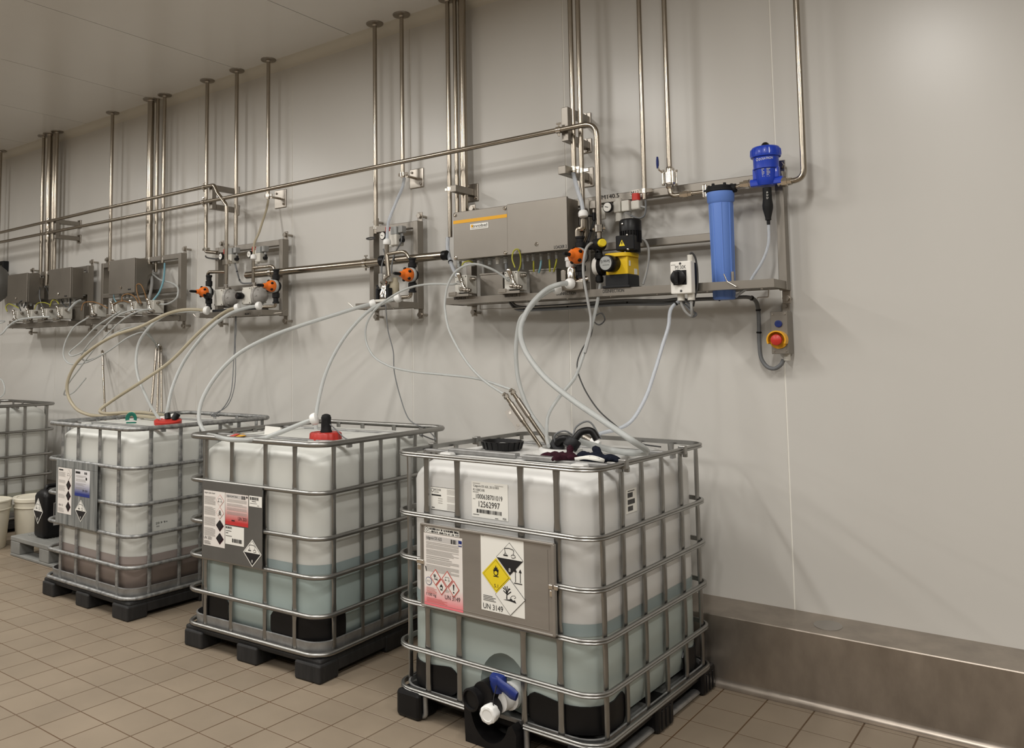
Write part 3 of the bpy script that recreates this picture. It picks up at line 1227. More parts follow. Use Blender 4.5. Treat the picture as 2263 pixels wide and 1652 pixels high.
# ---- second container: plate and labels
m = M()
m.box(-.334, .118, VP, VP + .0025, .478, .878)
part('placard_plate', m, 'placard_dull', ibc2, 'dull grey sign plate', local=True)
L = Label(VP - .001)
L.sheet('paper', -.320, -.155, .546, .830)
L.text('ink', 'calgonit Jodo Sauer', -.315, .812, .012, .085)
for k, (a, b) in enumerate(((.758, .802), (.704, .748), (.650, .694), (.596, .640))):
    L.lines('ink_grey', -.315, -.228, a, b, 9, seed=k, fill=.42)
for cz, kind in ((.785, 'c'), (.722, 's'), (.657, 'b'), (.590, 'b')):
    if kind == 'b':
        L.diamond('maroon', -.192, cz, .030, .030, 2)
        L.diamond('ink', -.195, cz + .003, .024, .025, 3)
    else:
        L.framed('hazard_red', 'paper', -.192, cz, .031, .031, .002, 2)
        (L.corrosion if kind == 'c' else L.skull)(-.192, cz, .017, 5)
L.text('ink', 'UN 2031', -.316, .578, .015, .062)
L.lines('ink', -.315, -.262, .552, .572, 5, fill=.3)
L.done('hazard_label', ibc2, 'tall white label with four hazard diamonds')
L = Label(VP - .001)
L.sheet('print_red2', -.152, .018, .670, .829)
L.rect('ink_light', -.146, -.004, .806, .824, 1)
L.text('ink', 'calgonit Jodo Sauer', -.142, .809, .012, .084)
L.bars('ink', -.030, .000, .806, .823, 9)
L.rect('ink', .004, .014, .815, .824, 2)
for k, (a, b) in enumerate(((.785, .802), (.764, .780), (.744, .760), (.722, .738))):
    L.lines('ink_grey', -.140, .008, a, b, 3, seed=k + 20, fill=.35)
L.text('ink', 'UN 2031', -.055, .699, .018, .066)
L.lines('ink', -.104, -.072, .690, .697, 1, fill=.8)
L.done('product_label', ibc2, 'white product label fading to red')
L = Label(VP - .001)
L.sheet('paper2', -.151, -.012, .571, .664)
L.bars('ink', -.147, -.100, .650, .661, 14)
L.lines('ink', -.146, -.090, .636, .641, 1)
L.lines('ink', -.146, -.122, .625, .631, 1)
L.lines('ink', -.146, -.085, .611, .616, 1)
L.bars('ink', -.098, -.024, .584, .603, 20)
L.done('batch_label', ibc2, 'white batch slip with bar code')
L = Label(VP - .001)
L.sheet('paper2', .025, .116, .778, .831)
L.bars('ink', .032, .092, .811, .826, 16)
L.lines('ink', .045, .085, .802, .807, 1)
L.lines('ink', .032, .100, .793, .796, 1)
L.lines('ink', .084, .102, .783, .787, 1)
L.done('code_label', ibc2, 'small white bar-code slip')
L = Label(VP - .001)
L.class8(.050, .548, .066, .068)
L.done('corrosive_placard', ibc2, 'black-and-white corrosive diamond')

# ---- third container: plate and labels
m = M()
m.box(-.320, .163, VP, VP + .0025, .478, .878)
m.box(-.320, .163, VP - .001, VP, .838, .842)
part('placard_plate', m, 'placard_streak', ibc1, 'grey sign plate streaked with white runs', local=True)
L = Label(VP - .001)
L.sheet('paper', -.294, -.130, .544, .830)
L.lines('ink', -.284, -.215, .812, .822, 1, fill=.8)
for k, (a, b) in enumerate(((.775, .805), (.735, .755), (.685, .720), (.640, .665))):
    L.lines('ink_light', -.286, -.205, a, b, 8, seed=k + 40, fill=.4)
L.framed('ink_grey', 'paper', -.165, .792, .031, .034, .002, 2)
L.corrosion(-.165, .792, .015, 5)
for cz in (.726, .660, .592):
    L.diamond('maroon', -.165, cz, .029, .033, 2)
    L.diamond('ink', -.170, cz, .022, .028, 3)
L.text('ink', 'UN 12', -.280, .590, .012, .05)
L.lines('ink_grey', -.286, -.215, .552, .580, 6, fill=.35)
L.done('hazard_label', ibc1, 'tall white label with dark hazard diamonds')
L = Label(VP - .001)
L.sheet('print_blue1', -.092, .080, .670, .832)
L.lines('ink', -.084, -.012, .808, .823, 1, fill=.85)
L.bars('ink', .018, .050, .808, .822, 9)
for k, (a, b) in enumerate(((.785, .800), (.760, .778), (.735, .752), (.712, .728))):
    L.lines('ink_grey', -.080, .036, a, b, 3, seed=k + 60, fill=.3)
L.disc('ink', .042, .782, .009, 2)
L.text('ink', 'UN 1824', -.002, .702, .013, .058)
L.done('product_label', ibc1, 'white product label fading to blue')
L = Label(VP - .001)
L.class8(-.016, .582, .066, .068)
L.done('corrosive_placard', ibc1, 'black-and-white corrosive diamond')
m = M()
LV = Label(0)
su = HU - .034 + .001
v2, f2, a2 = text_mesh('20.9 9+')
m.add([(su, -.39 + a * .085, .520 + b * .012) for a, b in v2], f2)
v2, f2, a2 = text_mesh('30')
m.add([(su, -.385 + a * .022, .503 + b * .007) for a, b in v2], f2)
part('pen_marks', m, 'ink', ibc1, 'black felt-pen marks on the bottle', local=True)


# ================================================================== pipework
def riser(label, x, y, z0, r, flange=True, clamp=None, group='vertical steel pipes from the ceiling', tail=None, ztop=None):
    """vertical stainless pipe hanging from a round ceiling flange"""
    t = thing('riser_pipe', label, 'pipe', (x, y, z0), group=group)
    m = M()
    path = [(x, y, ztop or HC), (x, y, z0)]
    if tail:
        path = fil([path[0]] + [(x, y, z0)] + tail, 0.03)
    m.tube(path, r, 14)
    part('tube', m, 'pipe', t)
    if flange:
        m = M()
        m.lathe([(r, -.02), (r + .006, -.012), (.045 + r * .8, -.008), (.047 + r * .8, -.002), (.047 + r * .8, 0)], (x, y, HC), (0, 0, 1), 24)
        part('ceiling_flange', m, 'steel', t)
    for cz in (clamp or []):
        m = M()
        m.cyl((x, y, cz - .012), (x, y, cz + .012), r + .004, 14)
        m.box(x + r, x + r + .03, y - .008, y + .008, cz - .010, cz + .010, .002)
        m.box(x - r - .018, x - r, y - .008, y + .008, cz - .010, cz + .010, .002)
        part('pipe_clamp', m, 'chrome', t)
    return t


riser('ceiling riser with its own flange, right of the middle pump station frame top left corner', -3.655, -.10, 2.33, .0145, clamp=[2.37])
riser('ceiling riser ending at a wall plate arm above the middle pump station', -3.420, -.10, 2.672, .0140, clamp=[2.693])
riser('ceiling riser ending at a wall plate arm above the two-pump station', -4.728, -.10, 2.692, .0140, clamp=[2.720])
riser('ceiling riser running down between the gauges of the two-pump station', -5.098, -.10, 2.31, .0150, clamp=[2.36])
riser('ceiling riser crossing the end of the upper horizontal pipe', -5.470, -.10, 2.362, .0150,
      clamp=[2.380], tail=[(-5.30, -.115, 2.348 - .01)])
riser('thin ceiling riser right of the thick pair above the single cabinet frame', -6.055, -.10, 2.315, .0150, clamp=[2.346])
riser('thick ceiling riser in front of the single cabinet frame', -6.255, -.10, 2.238, .029, clamp=[2.363])
riser('slim ceiling riser standing against the thick one above the single cabinet', -6.19, -.075, 2.25, .0150, flange=False)
riser('ceiling riser vanishing behind the single cabinet', -6.865, -.10, 2.30, .0150)
riser('rightmost pipe of the trio above the paired cabinets', -7.86, -.10, 2.28, .0170)
riser('thick middle pipe of the trio above the paired cabinets', -8.00, -.10, 2.233, .026, clamp=[2.363])
riser('slim pipe hugging the thick one of the trio above the paired cabinets', -7.93, -.085, 2.25, .0190, flange=False)
riser('leftmost pipe of the trio above the paired cabinets', -8.125, -.10, 2.324, .0170, clamp=[2.360])
riser('ceiling riser cut by the left edge of the picture', -9.06, -.10, 2.3, .0170)
riser('ceiling riser ending in a bundle of clear hoses left of the long cabinet', -3.045, -.10, 2.249, .0140, clamp=[2.547])
riser('thick ceiling riser running behind the long cabinet with the yellow stripe', -2.955, -.07, 2.30, .024)
riser('slim riser beside the thick one behind the long cabinet', -3.0, -.085, 2.30, .0130, flange=False)
riser('left pipe of the pair behind the bent end of the long horizontal pipe', -2.135, -.20, 2.505, .0140, flange=False,
      clamp=[2.525])
riser('right pipe of the pair behind the bent end of the long horizontal pipe', -2.089, -.20, 2.195, .0135, flange=False,
      clamp=[2.507])
riser('riser ending at the M130K tag of the disinfection frame', -1.761, -.15, 2.320, .0120, flange=False,
      clamp=[2.362])

# riser with ball valve feeding the water filter, and riser from the doser: two bent pipes
YV = -.17
px0 = (-1.617, -0.170, 2.855)
t = thing('valve_pipe', 'riser with blue-levered ball valve bending to the blue water filter', 'pipe', (px0[0], YV, 2.319))
zv = 2.408
zb = 2.314
xe = -1.424
m = M()
m.tube(fil([(px0[0], YV, HC), (px0[0], YV, zb), (-1.550, YV, zb)], .055, 8), .0125, 16)
m.tube([(-1.550, YV, zb), (xe, YV, zb)], .0115, 14)
part('tube', m, 'pipe', t)
m = M()
m.lathe([(.016, -.055), (.019, -.05), (.019, -.03), (.026, -.028), (.026, .028), (.019, .03), (.019, .05), (.016, .055)], (px0[0], YV, zv), (0, 0, 1), 18)
part('valve_body', m, 'chrome', t)
for a in (-1, 1):
    for b in (-1, 1):
        m = M()
        m.cyl((px0[0] + a * .025, YV + b * .022, zv - .034), (px0[0] + a * .025, YV + b * .022, zv + .034), .0045, 8)
        for s in (-1, 1):
            m.cyl((px0[0] + a * .025, YV + b * .022, zv + s * .030), (px0[0] + a * .025, YV + b * .022, zv + s * .040), .0085, 6)
        part('valve_bolt', m, 'chrome', t)
m = M()
lx = -1.666
m.tube(fil([(px0[0] - .02, YV - .02, zv + .02), (lx + .006, YV - .03, zv + .042), (lx, YV - .03, zv + .065)], .01), .004, 8)
part('lever_arm', m, 'chrome', t)
m = M()
z1 = 2.517
m.tube([(lx, YV - .03, zv + .05), (lx, YV - .03, zv + .07), (lx, YV - .03, z1 - .02), (lx, YV - .03, z1)], [.008, .011, .011, .007], prof=[(a * .55, b) for a, b in circ(12)])
part('lever_grip', m, 'blue_dark', t, 'blue lever grip')


def union(t, x, y, z, r=.02):
    m = M()
    m.lathe([(r * .75, -.03), (r * .8, -.012), (r, -.012), (r * 1.06, .0), (r, .012), (r * .8, .013), (r * .78, .03)], (x, y, z), (1, 0, 0), 8)
    part('union_nut', m, 'chrome', t)


union(t, -1.536, YV, zb, .021)
m = M()
m.box(-1.448, -1.429, YV - .02, YV + .02, zb - .03, zb + .035, .004)
part('filter_bracket', m, 'chrome', t)

px1 = (-0.989, -0.170, 2.725)
z2 = 2.313
t = thing('doser_pipe', 'rightmost bent riser ending at the blue proportional doser', 'pipe', (px1[0], YV, z2))
m = M()
xd = -1.092
m.tube(fil([(px1[0], YV, HC), (px1[0], YV, z2), (xd, YV, z2)], .055, 8), .0135, 16)
part('tube', m, 'pipe', t)
union(t, -1.072, YV, z2, .023)

# two long horizontal pipes
YH, ZH = -.28, 2.718
t = thing('long_pipe', 'long horizontal stainless pipe bending down to the yellow dosing pump', 'pipe', (-2.0, YH, 2.2))
m = M()
xb = -1.956
zdn = 2.121
m.tube(fil([(XL + .1, YH, ZH - .03), (-8.6, YH, ZH - .013), (-5.0, YH, ZH - .007), (-3.38, YH, ZH + .005), (-2.18, YH, ZH + .011), (xb, YH, ZH + .012), (xb, YH, zdn)], .075, 8), .0140, 16)
part('tube', m, 'pipe', t)


def pclamp(t, x, y, z, r=.014, wing=True):
    m = M()
    m.cyl((x - .013, y, z), (x + .013, y, z), r + .005, 14)
    m.cyl((x, y, z + r), (x, y, z + r + .02), .004, 8)
    m.box(x - .014, x + .014, y - .004, y + .004, z + r + .016, z + r + .026, .002)
    m.cyl((x, y, z - r - .02), (x, y, z - r), .006, 8)
    part('pipe_clamp', m, 'chrome', t)


for x, z in ((-2.177, ZH + .011), (-5.263, ZH - .007), (-7.646, ZH - .013)):
    pclamp(t, x, YH, z)
m = M()
zc = 2.173
m.lathe([(.016, -.02), (.026, -.018), (.026, .018), (.016, .02)], (xb, YH, zc), (0, 0, 1), 14)
m.cyl((xb - .035, YH, zc), (xb + .035, YH, zc), .007, 8)
m.cyl((xb, YH, zc - .08), (xb, YH, zc - .02), .0125, 14)
part('pipe_coupling', m, 'chrome', t)

ZU = 2.826
t = thing('upper_pipe', 'upper horizontal stainless pipe kinking down into the two-pump station', 'pipe', (-5.0, YH, 2.1))
m = M()
xk = -5.133
xk2 = -4.984
m.tube(fil([(XL + .1, YH, ZU - .035), (-8.63, YH, ZU - .022), (-6.7, YH, ZU), (xk, YH, ZU + .002), (-5.093, -0.280, 2.762), (-4.987, -0.280, 2.658), (xk2, YH, 2.638 - .05), (xk2, YH, 2.062)], .045, 6), .0140, 16)
part('tube', m, 'pipe', t)
for x, z in ((-5.259, ZU), (-7.651, ZU - .017)):
    pclamp(t, x, YH, z)
m = M()
zc = 2.226
m.lathe([(.016, -.02), (.027, -.018), (.027, .018), (.016, .02)], (xk2, YH, zc), (0, 0, 1), 14)
m.box(xk2 - .005, xk2 + .035, YH + .0, YH + .03, zc - .012, zc + .012, .003)
part('pipe_coupling', m, 'chrome', t)
m = M()
za = 2.155
m.tube(fil([(xk2, YH, za), (-5.199, -0.280, 2.168), (-5.204, -0.280, 2.108)], .05, 6), .013, 14)
part('branch_tube', m, 'pipe', t)

# thick cable duct pipe between the stations
t = thing('duct_pipe', 'thick horizontal cable conduit running between the pump stations', 'pipe', (-3.9, -.145, 2.12))
m = M()
x0, x1 = -4.910, -3.062
ZD = 2.134
m.tube([(x0, -.145, ZD), (x1, -.145, ZD)], .0265, 20)
part('tube', m, 'pipe', t)
m = M()
m.tube([(x1 - .005, -.145, ZD), (x1 + .025, -.145, ZD)], .030, 18)
part('end_grommet', m, 'black', t)
xg = -3.552
m = M()
m.tube([(xg - .02, -.145, ZD + .005), (xg + .02, -.145, ZD + .005)], .036, 18)
part('joint_grommet', m, 'black', t)
pclamp(t, -3.705, -.145, ZD, .028)
pclamp(t, -4.631, -.145, ZD, .028)


# wall brackets carrying the pipes
def square_bracket(label, x, z0, z1, yo, w=.04, group=None):
    """steel C-bracket: two arms from the wall and an upright"""
    t = thing('pipe_bracket', label, 'bracket', (x, 0.0, z0), group=group)
    m = M()
    m.box(x - w / 2, x + w / 2, yo, yo + w, z0, z1, .003)
    part('upright', m, 'brushed', t)
    for z in (z0, z1 - w):
        m = M()
        m.box(x - w / 2, x + w / 2, yo + w, -.012, z, z + w, .003)
        part('arm', m, 'brushed', t)
        m = M()
        m.box(x - w * .75, x + w * .75, -.012, 0.0, z - w * .5, z + w * 1.5, .003)
        m.cyl((x, -.02, z + w * 1.25), (x, -.012, z + w * 1.25), .009, 6)
        m.cyl((x, -.02, z - w * .25), (x, -.012, z - w * .25), .009, 6)
        part('anchor_plate', m, 'steel', t)
    return t


yb = -.255
square_bracket('steel C-bracket behind the bend of the long horizontal pipe', -2.160 + .005, 2.670, 2.856, -.255, .04)
square_bracket('steel C-bracket under the kinked end of the upper pipe', -5.222 + .012, 2.655, 2.844, -.255, .04)
square_bracket('steel C-bracket holding both horizontal pipes beside the pipe trio', -7.573, 2.649, 2.831, -.255, .04)


def arm_bracket(label, x, z, yo, pw, w=.035, rod=False, px=None):
    t = thing('pipe_bracket', label, 'bracket', (x, 0.0, z - w / 2), group='single pipe arms on wall plates')
    m = M()
    if rod:
        m.cyl((x, yo, z), (x, -.01, z), .0085, 12)
    else:
        m.box(x - w / 2, x + w / 2, yo, -.01, z - w / 2, z + w / 2, .003)
    part('arm', m, 'brushed' if not rod else 'pipe', t)
    m = M()
    c = x if px is None else px
    m.box(c - pw / 2, c + pw / 2, -.01, 0.0, z - pw * .55, z + pw * .55, .004)
    part('anchor_plate', m, 'steel', t)
    for a in (-1, 1):
        m = M()
        m.cyl((c + a * pw * .32, -.018, z - a * pw * .36), (c + a * pw * .32, -.01, z - a * pw * .36), .008, 6)
        part('plate_bolt', m, 'chrome', t)
    return t


arm_bracket('square steel arm holding the riser left of the long cabinet', -2.957 + .012, 2.525, -.20, .10, .042)
arm_bracket('square steel arm holding the riser pair near the long pipe bend', -2.183 + .015, 2.512, -.275, .10, .045)
arm_bracket('round rod arm on a square plate holding the riser of the middle station', -3.385, 2.677, -.10, .115, rod=True, px=-3.381)
arm_bracket('round rod arm on a square plate holding the riser of the two-pump station', -4.69, 2.704, -.10, .125, rod=True, px=-4.696)


# ================================================================== wall frames with shelves
ZS0, ZS1 = 1.822, 1.860      # shelf rail
ZF = 2.379                   # frame top
YP0, YP1 = -.112, -.052      # posts


def frame(label, posts, x0, x1, sx0, sx1, rails, group='stainless wall frames with shelves', depth=-.30):
    t = thing('mounting_frame', label, 'frame', ((x0 + x1) / 2, -.05, ZS0), group=group)
    for x in posts:
        m = M()
        if isinstance(x, tuple):
            x, za, zb2 = x
            m.box(x - .019, x + .019, YP0, YP1, za, zb2, .003)
            part('post', m, 'brushed', t)
            continue
        m.box(x - .019, x + .019, YP0, YP1, ZS0 - .004, ZF, .003)
        part('post', m, 'brushed', t)
        for z, s in ((ZS0 - .004, -1), (ZF, 1)):
            m = M()
            m.box(x - .019, x + .019, YP1 - .012, YP1 - .004, min(z, z + s * .06), max(z, z + s * .06), .002)
            m.cyl((x, YP1 - .02, z + s * .035), (x, 0.0, z + s * .035), .009, 10)
            m.cyl((x, YP1 - .03, z + s * .035), (x, YP1 - .012, z + s * .035), .016, 6)
            part('anchor_foot', m, 'steel', t)
    for (a, b, z0, z1) in rails:
        m = M()
        m.box(a, b, YP0 + .0022, YP1 - .01, z0, z1 - .0015, .003)
        part('rail', m, 'brushed', t)
    m = M()
    m.box(sx0, sx1, depth, depth + .004, ZS0, ZS1)
    m.box(sx0 + .005, sx1 - .005, depth + .005, YP0 - .005, ZS0 + .004, ZS0 + .008)
    m.box(sx0 + .005, sx1 - .005, depth + .004, depth + .03, ZS1 - .0045, ZS1 - .0005)
    m.box(sx1 - .004, sx1 - .0003, depth + .0042, YP0 - .001, ZS0 + .0003, ZS1 - .0003)
    m.box(sx0 + .0003, sx0 + .004, depth + .0042, YP0 - .001, ZS0 + .0003, ZS1 - .0003)
    m.box(sx0 + .005, sx1 - .005, YP0 - .0055, YP0 - .0015, ZS0 + .0006, ZS1 - .0006)
    sh = part('shelf', m, 'brushed', t)
    n = max(2, int((sx1 - sx0) / .22))
    for k in range(n):
        m = M()
        xx = lerp(sx0 + .06, sx1 - .06, k / (n - 1))
        m.cyl((xx, depth + .02, ZS0 - .006), (xx, depth + .02, ZS0), .006, 6)
        part('shelf_bolt', m, 'chrome', sh)
    return t, sh


def tagtext(parent, txt, x0, z0, h, w, y, bg=None, mt='ink'):
    m = M()
    v, f, a = text_mesh(txt)
    m.k = 0
    m.add([(x0 + p * w, y - .0012, z0 + q * h) for p, q in v], f)
    names = [mt]
    if bg:
        m.k = 1
        names.append(bg)
        m.box(x0 - .006, x0 + w + .006, y - .0006, y, z0 - .005, z0 + h + .005)
    return part('lettering', m, names, parent, 'engraved lettering ' + txt)


def tagstrokes(parent, x0, z0, h, w, y, bg=None):
    """worn engraving, too small to read"""
    m = M()
    for k in range(5):
        a = x0 + w * k / 5
        m.box(a, a + w * .13, y - .0012, y - .0004, z0, z0 + h * (1 if k != 2 else .7))
        if k % 2:
            m.box(a, a + w * .15, y - .0012, y - .0004, z0 + h * .4, z0 + h * .55)
    names = ['ink']
    if bg:
        m.k = 1
        names.append(bg)
        m.box(x0 - .006, x0 + w + .006, y - .0003, y, z0 - .005, z0 + h + .005)
    return part('engraving', m, names, parent, 'small worn engraving')


frB, shB = frame('wall frame with two cabinets and four small pumps, leftmost complete one', (-8.36, -7.232), -8.38, -7.2, -8.365, -7.205,
                 ((-8.36, -7.23, 2.335, ZF), (-8.36, -7.23, 2.06, 2.10)))
frC, shC = frame('wall frame with a single cabinet and four small pumps', (-6.97, -5.80), -7.0, -5.78, -6.90, -5.785,
                 ((-6.97, -5.80, 2.335, ZF), (-6.97, -5.80, 2.06, 2.10)))
frD, shD = frame('wall frame of the two-pump station with two orange valves', (-5.315, -4.572), -5.34, -4.55, -5.272, -4.556,
                 ((-5.315, -4.572, 2.335, ZF), (-5.315, -4.572, 2.03, 2.07)))
frE, shE = frame('narrow wall frame of the single-pump station in the middle', (-3.685, -3.312), -3.70, -3.29, -3.655, -3.295,
                 ((-3.685, -3.312, 2.335, ZF),))
frF, shF = frame('longest wall frame carrying the disinfection equipment', (-2.90, (-2.115, 1.83, 2.37), (-1.418, 1.83, 2.10), -1.115), -2.92, -1.10, -2.946, -1.102,
                 ((-2.90, -1.115, 2.335, ZF), (-2.115, -1.43, 2.080, 2.121)))
tagtext(shF, 'BREAKER 1', -2.874, 1.847, .017, .10, -.30)
tagtext(shF, 'BREAKER 2', -2.526, 1.845, .017, .10, -.30)
tagtext(shF, 'DISINFECTION', -2.202, 1.839, .017, .115, -.30)
tagtext(shF, 'DISINFECTION', -1.935, 1.838, .017, .115, -.30)
tagtext(frF, 'M140.5', -2.021, 2.356, .022, .10, YP0)
tagtext(frF, 'M130K', -1.852, 2.356, .022, .075, YP0, bg='steel')
tagstrokes(shD, -4.741, 1.826, .012, .05, -.302, bg='steel')
tagstrokes(shE, -3.441, 1.830, .012, .04, -.30)
# thin wire handles and hooks on shelf ends
for sh, pts in ((shD, ((-4.422, -0.310, 1.825), (-4.335, -0.310, 1.828), (-4.251, -0.340, 1.852))), (shD, ((-5.258, -0.310, 1.827), (-5.305, -0.310, 1.833), (-5.336, -0.310, 1.854))),
                (shE, ((-3.647, -0.310, 1.838), (-3.661, -0.310, 1.834), (-3.707, -0.310, 1.866))), (shF, ((-1.265, -0.310, 1.832), (-1.305, -0.310, 1.858), (-1.319, -0.310, 1.894)))):
    m = M()
    m.tube(fil(pts, .01), .003, 8)
    part('hook_rod', m, 'steel', sh)

for pts in (((-1.160, -0.180, 1.822), (-1.163, -0.180, 1.786), (-1.213, -0.180, 1.785), (-1.213, -0.180, 1.777)), ((-2.761, -0.200, 1.820), (-2.762, -0.200, 1.791), (-2.535, -0.200, 1.788), (-2.058, -0.200, 1.792))):
    m = M()
    m.tube(fil(pts, .006), .0028, 6)
    part('cable_wire', m, 'steel', shF)


def cabinet(label, x0, x1, z0, z1, y0=-.30, y1=-.172, lock=None, split=None, glands=0):
    t = thing('steel_cabinet', label, 'cabinet', ((x0 + x1) / 2, (y0 + y1) / 2, z0))
    m = M()
    m.box(x0 + .002, x1 - .002, y0 + .016, y1, z0 + .002, z1 - .002, .003)
    m.box(x0 + .03, x1 - .03, y1, YP0, z0 + .04, z1 - .04)
    part('body', m, 'brushed', t)
    xs = [x0, x1] if not split else [x0, split, x1]
    doors = []
    for k, (a, b) in enumerate(zip(xs, xs[1:])):
        m = M()
        m.box(a + (.001 if k else 0), b, y0 - (.004 if k else 0), y0 + .015, z0, z1 + (.004 if k else 0), .003)
        doors.append(part('door', m, 'brushed', t))
    for lx, lz in (lock or []):
        m = M()
        m.lathe([(.0115, 0), (.0115, .003), (.008, .006), (.004, .006), (.003, .002), (0, .002)], (lx, y0 - .003, lz), (0, -1, 0), 14)
        part('lock', m, 'chrome', doors[-1])
    for k in range(glands):
        gx = lerp(x0 + .06, x1 - .06, k / max(1, glands - 1))
        m = M()
        gy = (y0 + y1) / 2 + .01
        m.cyl((gx, gy, z0), (gx, gy, z0 - .012), .013, 6)
        m.cyl((gx, gy, z0 - .012), (gx, gy, z0 - .032), .0105, 10)
        part('cable_gland', m, 'grey_plastic', t)
    return t, doors


cabinet('plain steel cabinet, left one of the paired cabinets', -8.390, -7.99, 2.066, 2.350, lock=[(-8.200, -0.300, 2.112)[0::2]], glands=4)
cabB, dB = cabinet('plain steel cabinet, right one of the paired cabinets', -7.573, -7.178, 2.068, 2.348, lock=[(-7.387, -0.300, 2.112)[0::2]], glands=5)
cabC, dC = cabinet('single steel cabinet on the frame with four small pumps', -6.54, -6.157, 2.062, 2.352, lock=[(-6.356, -0.300, 2.114)[0::2]], glands=5)
for d_, u in ((dB, (-7.278, -0.304, 2.081)), (dC, (-6.248, -0.304, 2.086))):
    tagstrokes(d_[0], u[0], u[2], .012, .045, -.30)
XS = -2.502
cabF, dF = cabinet('long steel cabinet with a yellow stripe and a small maker sign', -2.873, -2.127, 2.078, 2.357, split=XS,
                   lock=[(-2.316, -0.300, 2.122)[0::2]], glands=0)
m = M()
m.box(-2.873, XS, -.3012, -.30, 2.289, 2.308)
part('yellow_stripe', m, 'yellow_amber', dF[0], 'amber yellow stripe')
L0 = (-2.752, -0.302, 2.238)
L1 = (-2.627, -0.302, 2.281)
m = M()
m.k = 0
m.box(L0[0], L1[0], -.3025, -.30, L0[2] + .005, L1[2] - .005)
m.k = 1
sw, sh_ = L1[0] - L0[0], L1[2] - L0[2] - .01
m.box(L0[0] + sw * .05, L0[0] + sw * .17, -.3031, -.3025, L0[2] + .005 + sh_ * .38, L0[2] + .005 + sh_ * .88)
m.k = 2
v, f, a = text_mesh('ovobel')
m.add([(L0[0] + sw * (.14 + .80 * p), -.3038, L0[2] + .005 + sh_ * (.38 + .48 * q)) for p, q in v], f)
m.box(L0[0] + sw * .05, L0[0] + sw * .95, -.3031, -.3025, L0[2] + .005 + sh_ * .18, L0[2] + .005 + sh_ * .23)
part('maker_sign', m, ('paper2', 'yellow_amber', 'ink'), dF[0], 'white sign reading ovobel')
tagtext(dF[1], 'LOADER 2', -2.208, 2.087, .017, .075, -.304)
for u, v in ((198,328), (678,262), (683,690), (205,738)):
    pass
for p in ((-2.860, -0.300, 2.341), (-2.515, -0.300, 2.341), (-2.517, -0.300, 2.092), (-2.859, -0.300, 2.091)):
    m = M()
    m.lathe([(.011, 0), (.010, .005), (.006, .007), (.002, .003), (0, .003)], (p[0], -.30, p[2]), (0, -1, 0), 12)
    part('screw', m, 'chrome', dF[0])
for k, p in enumerate(((-2.880, -0.230, 2.066), (-2.780, -0.230, 2.061), (-2.721, -0.230, 2.063), (-2.664, -0.230, 2.059), (-2.611, -0.230, 2.061), (-2.558, -0.230, 2.060), (-2.445, -0.230, 2.063), (-2.412, -0.230, 2.061), (-2.379, -0.230, 2.063), (-2.329, -0.230, 2.064), (-2.279, -0.230, 2.062), (-2.233, -0.230, 2.062))):
    m = M()
    s = 1.25 if k < 6 else .85
    m.cyl((p[0], -.235, 2.078), (p[0], -.235, 2.064), .0125 * s, 6)
    m.cyl((p[0], -.235, 2.064), (p[0], -.235, 2.042), .010 * s, 10)
    part('cable_gland', m, 'white_dirty' if k == 4 else 'grey_plastic', cabF)


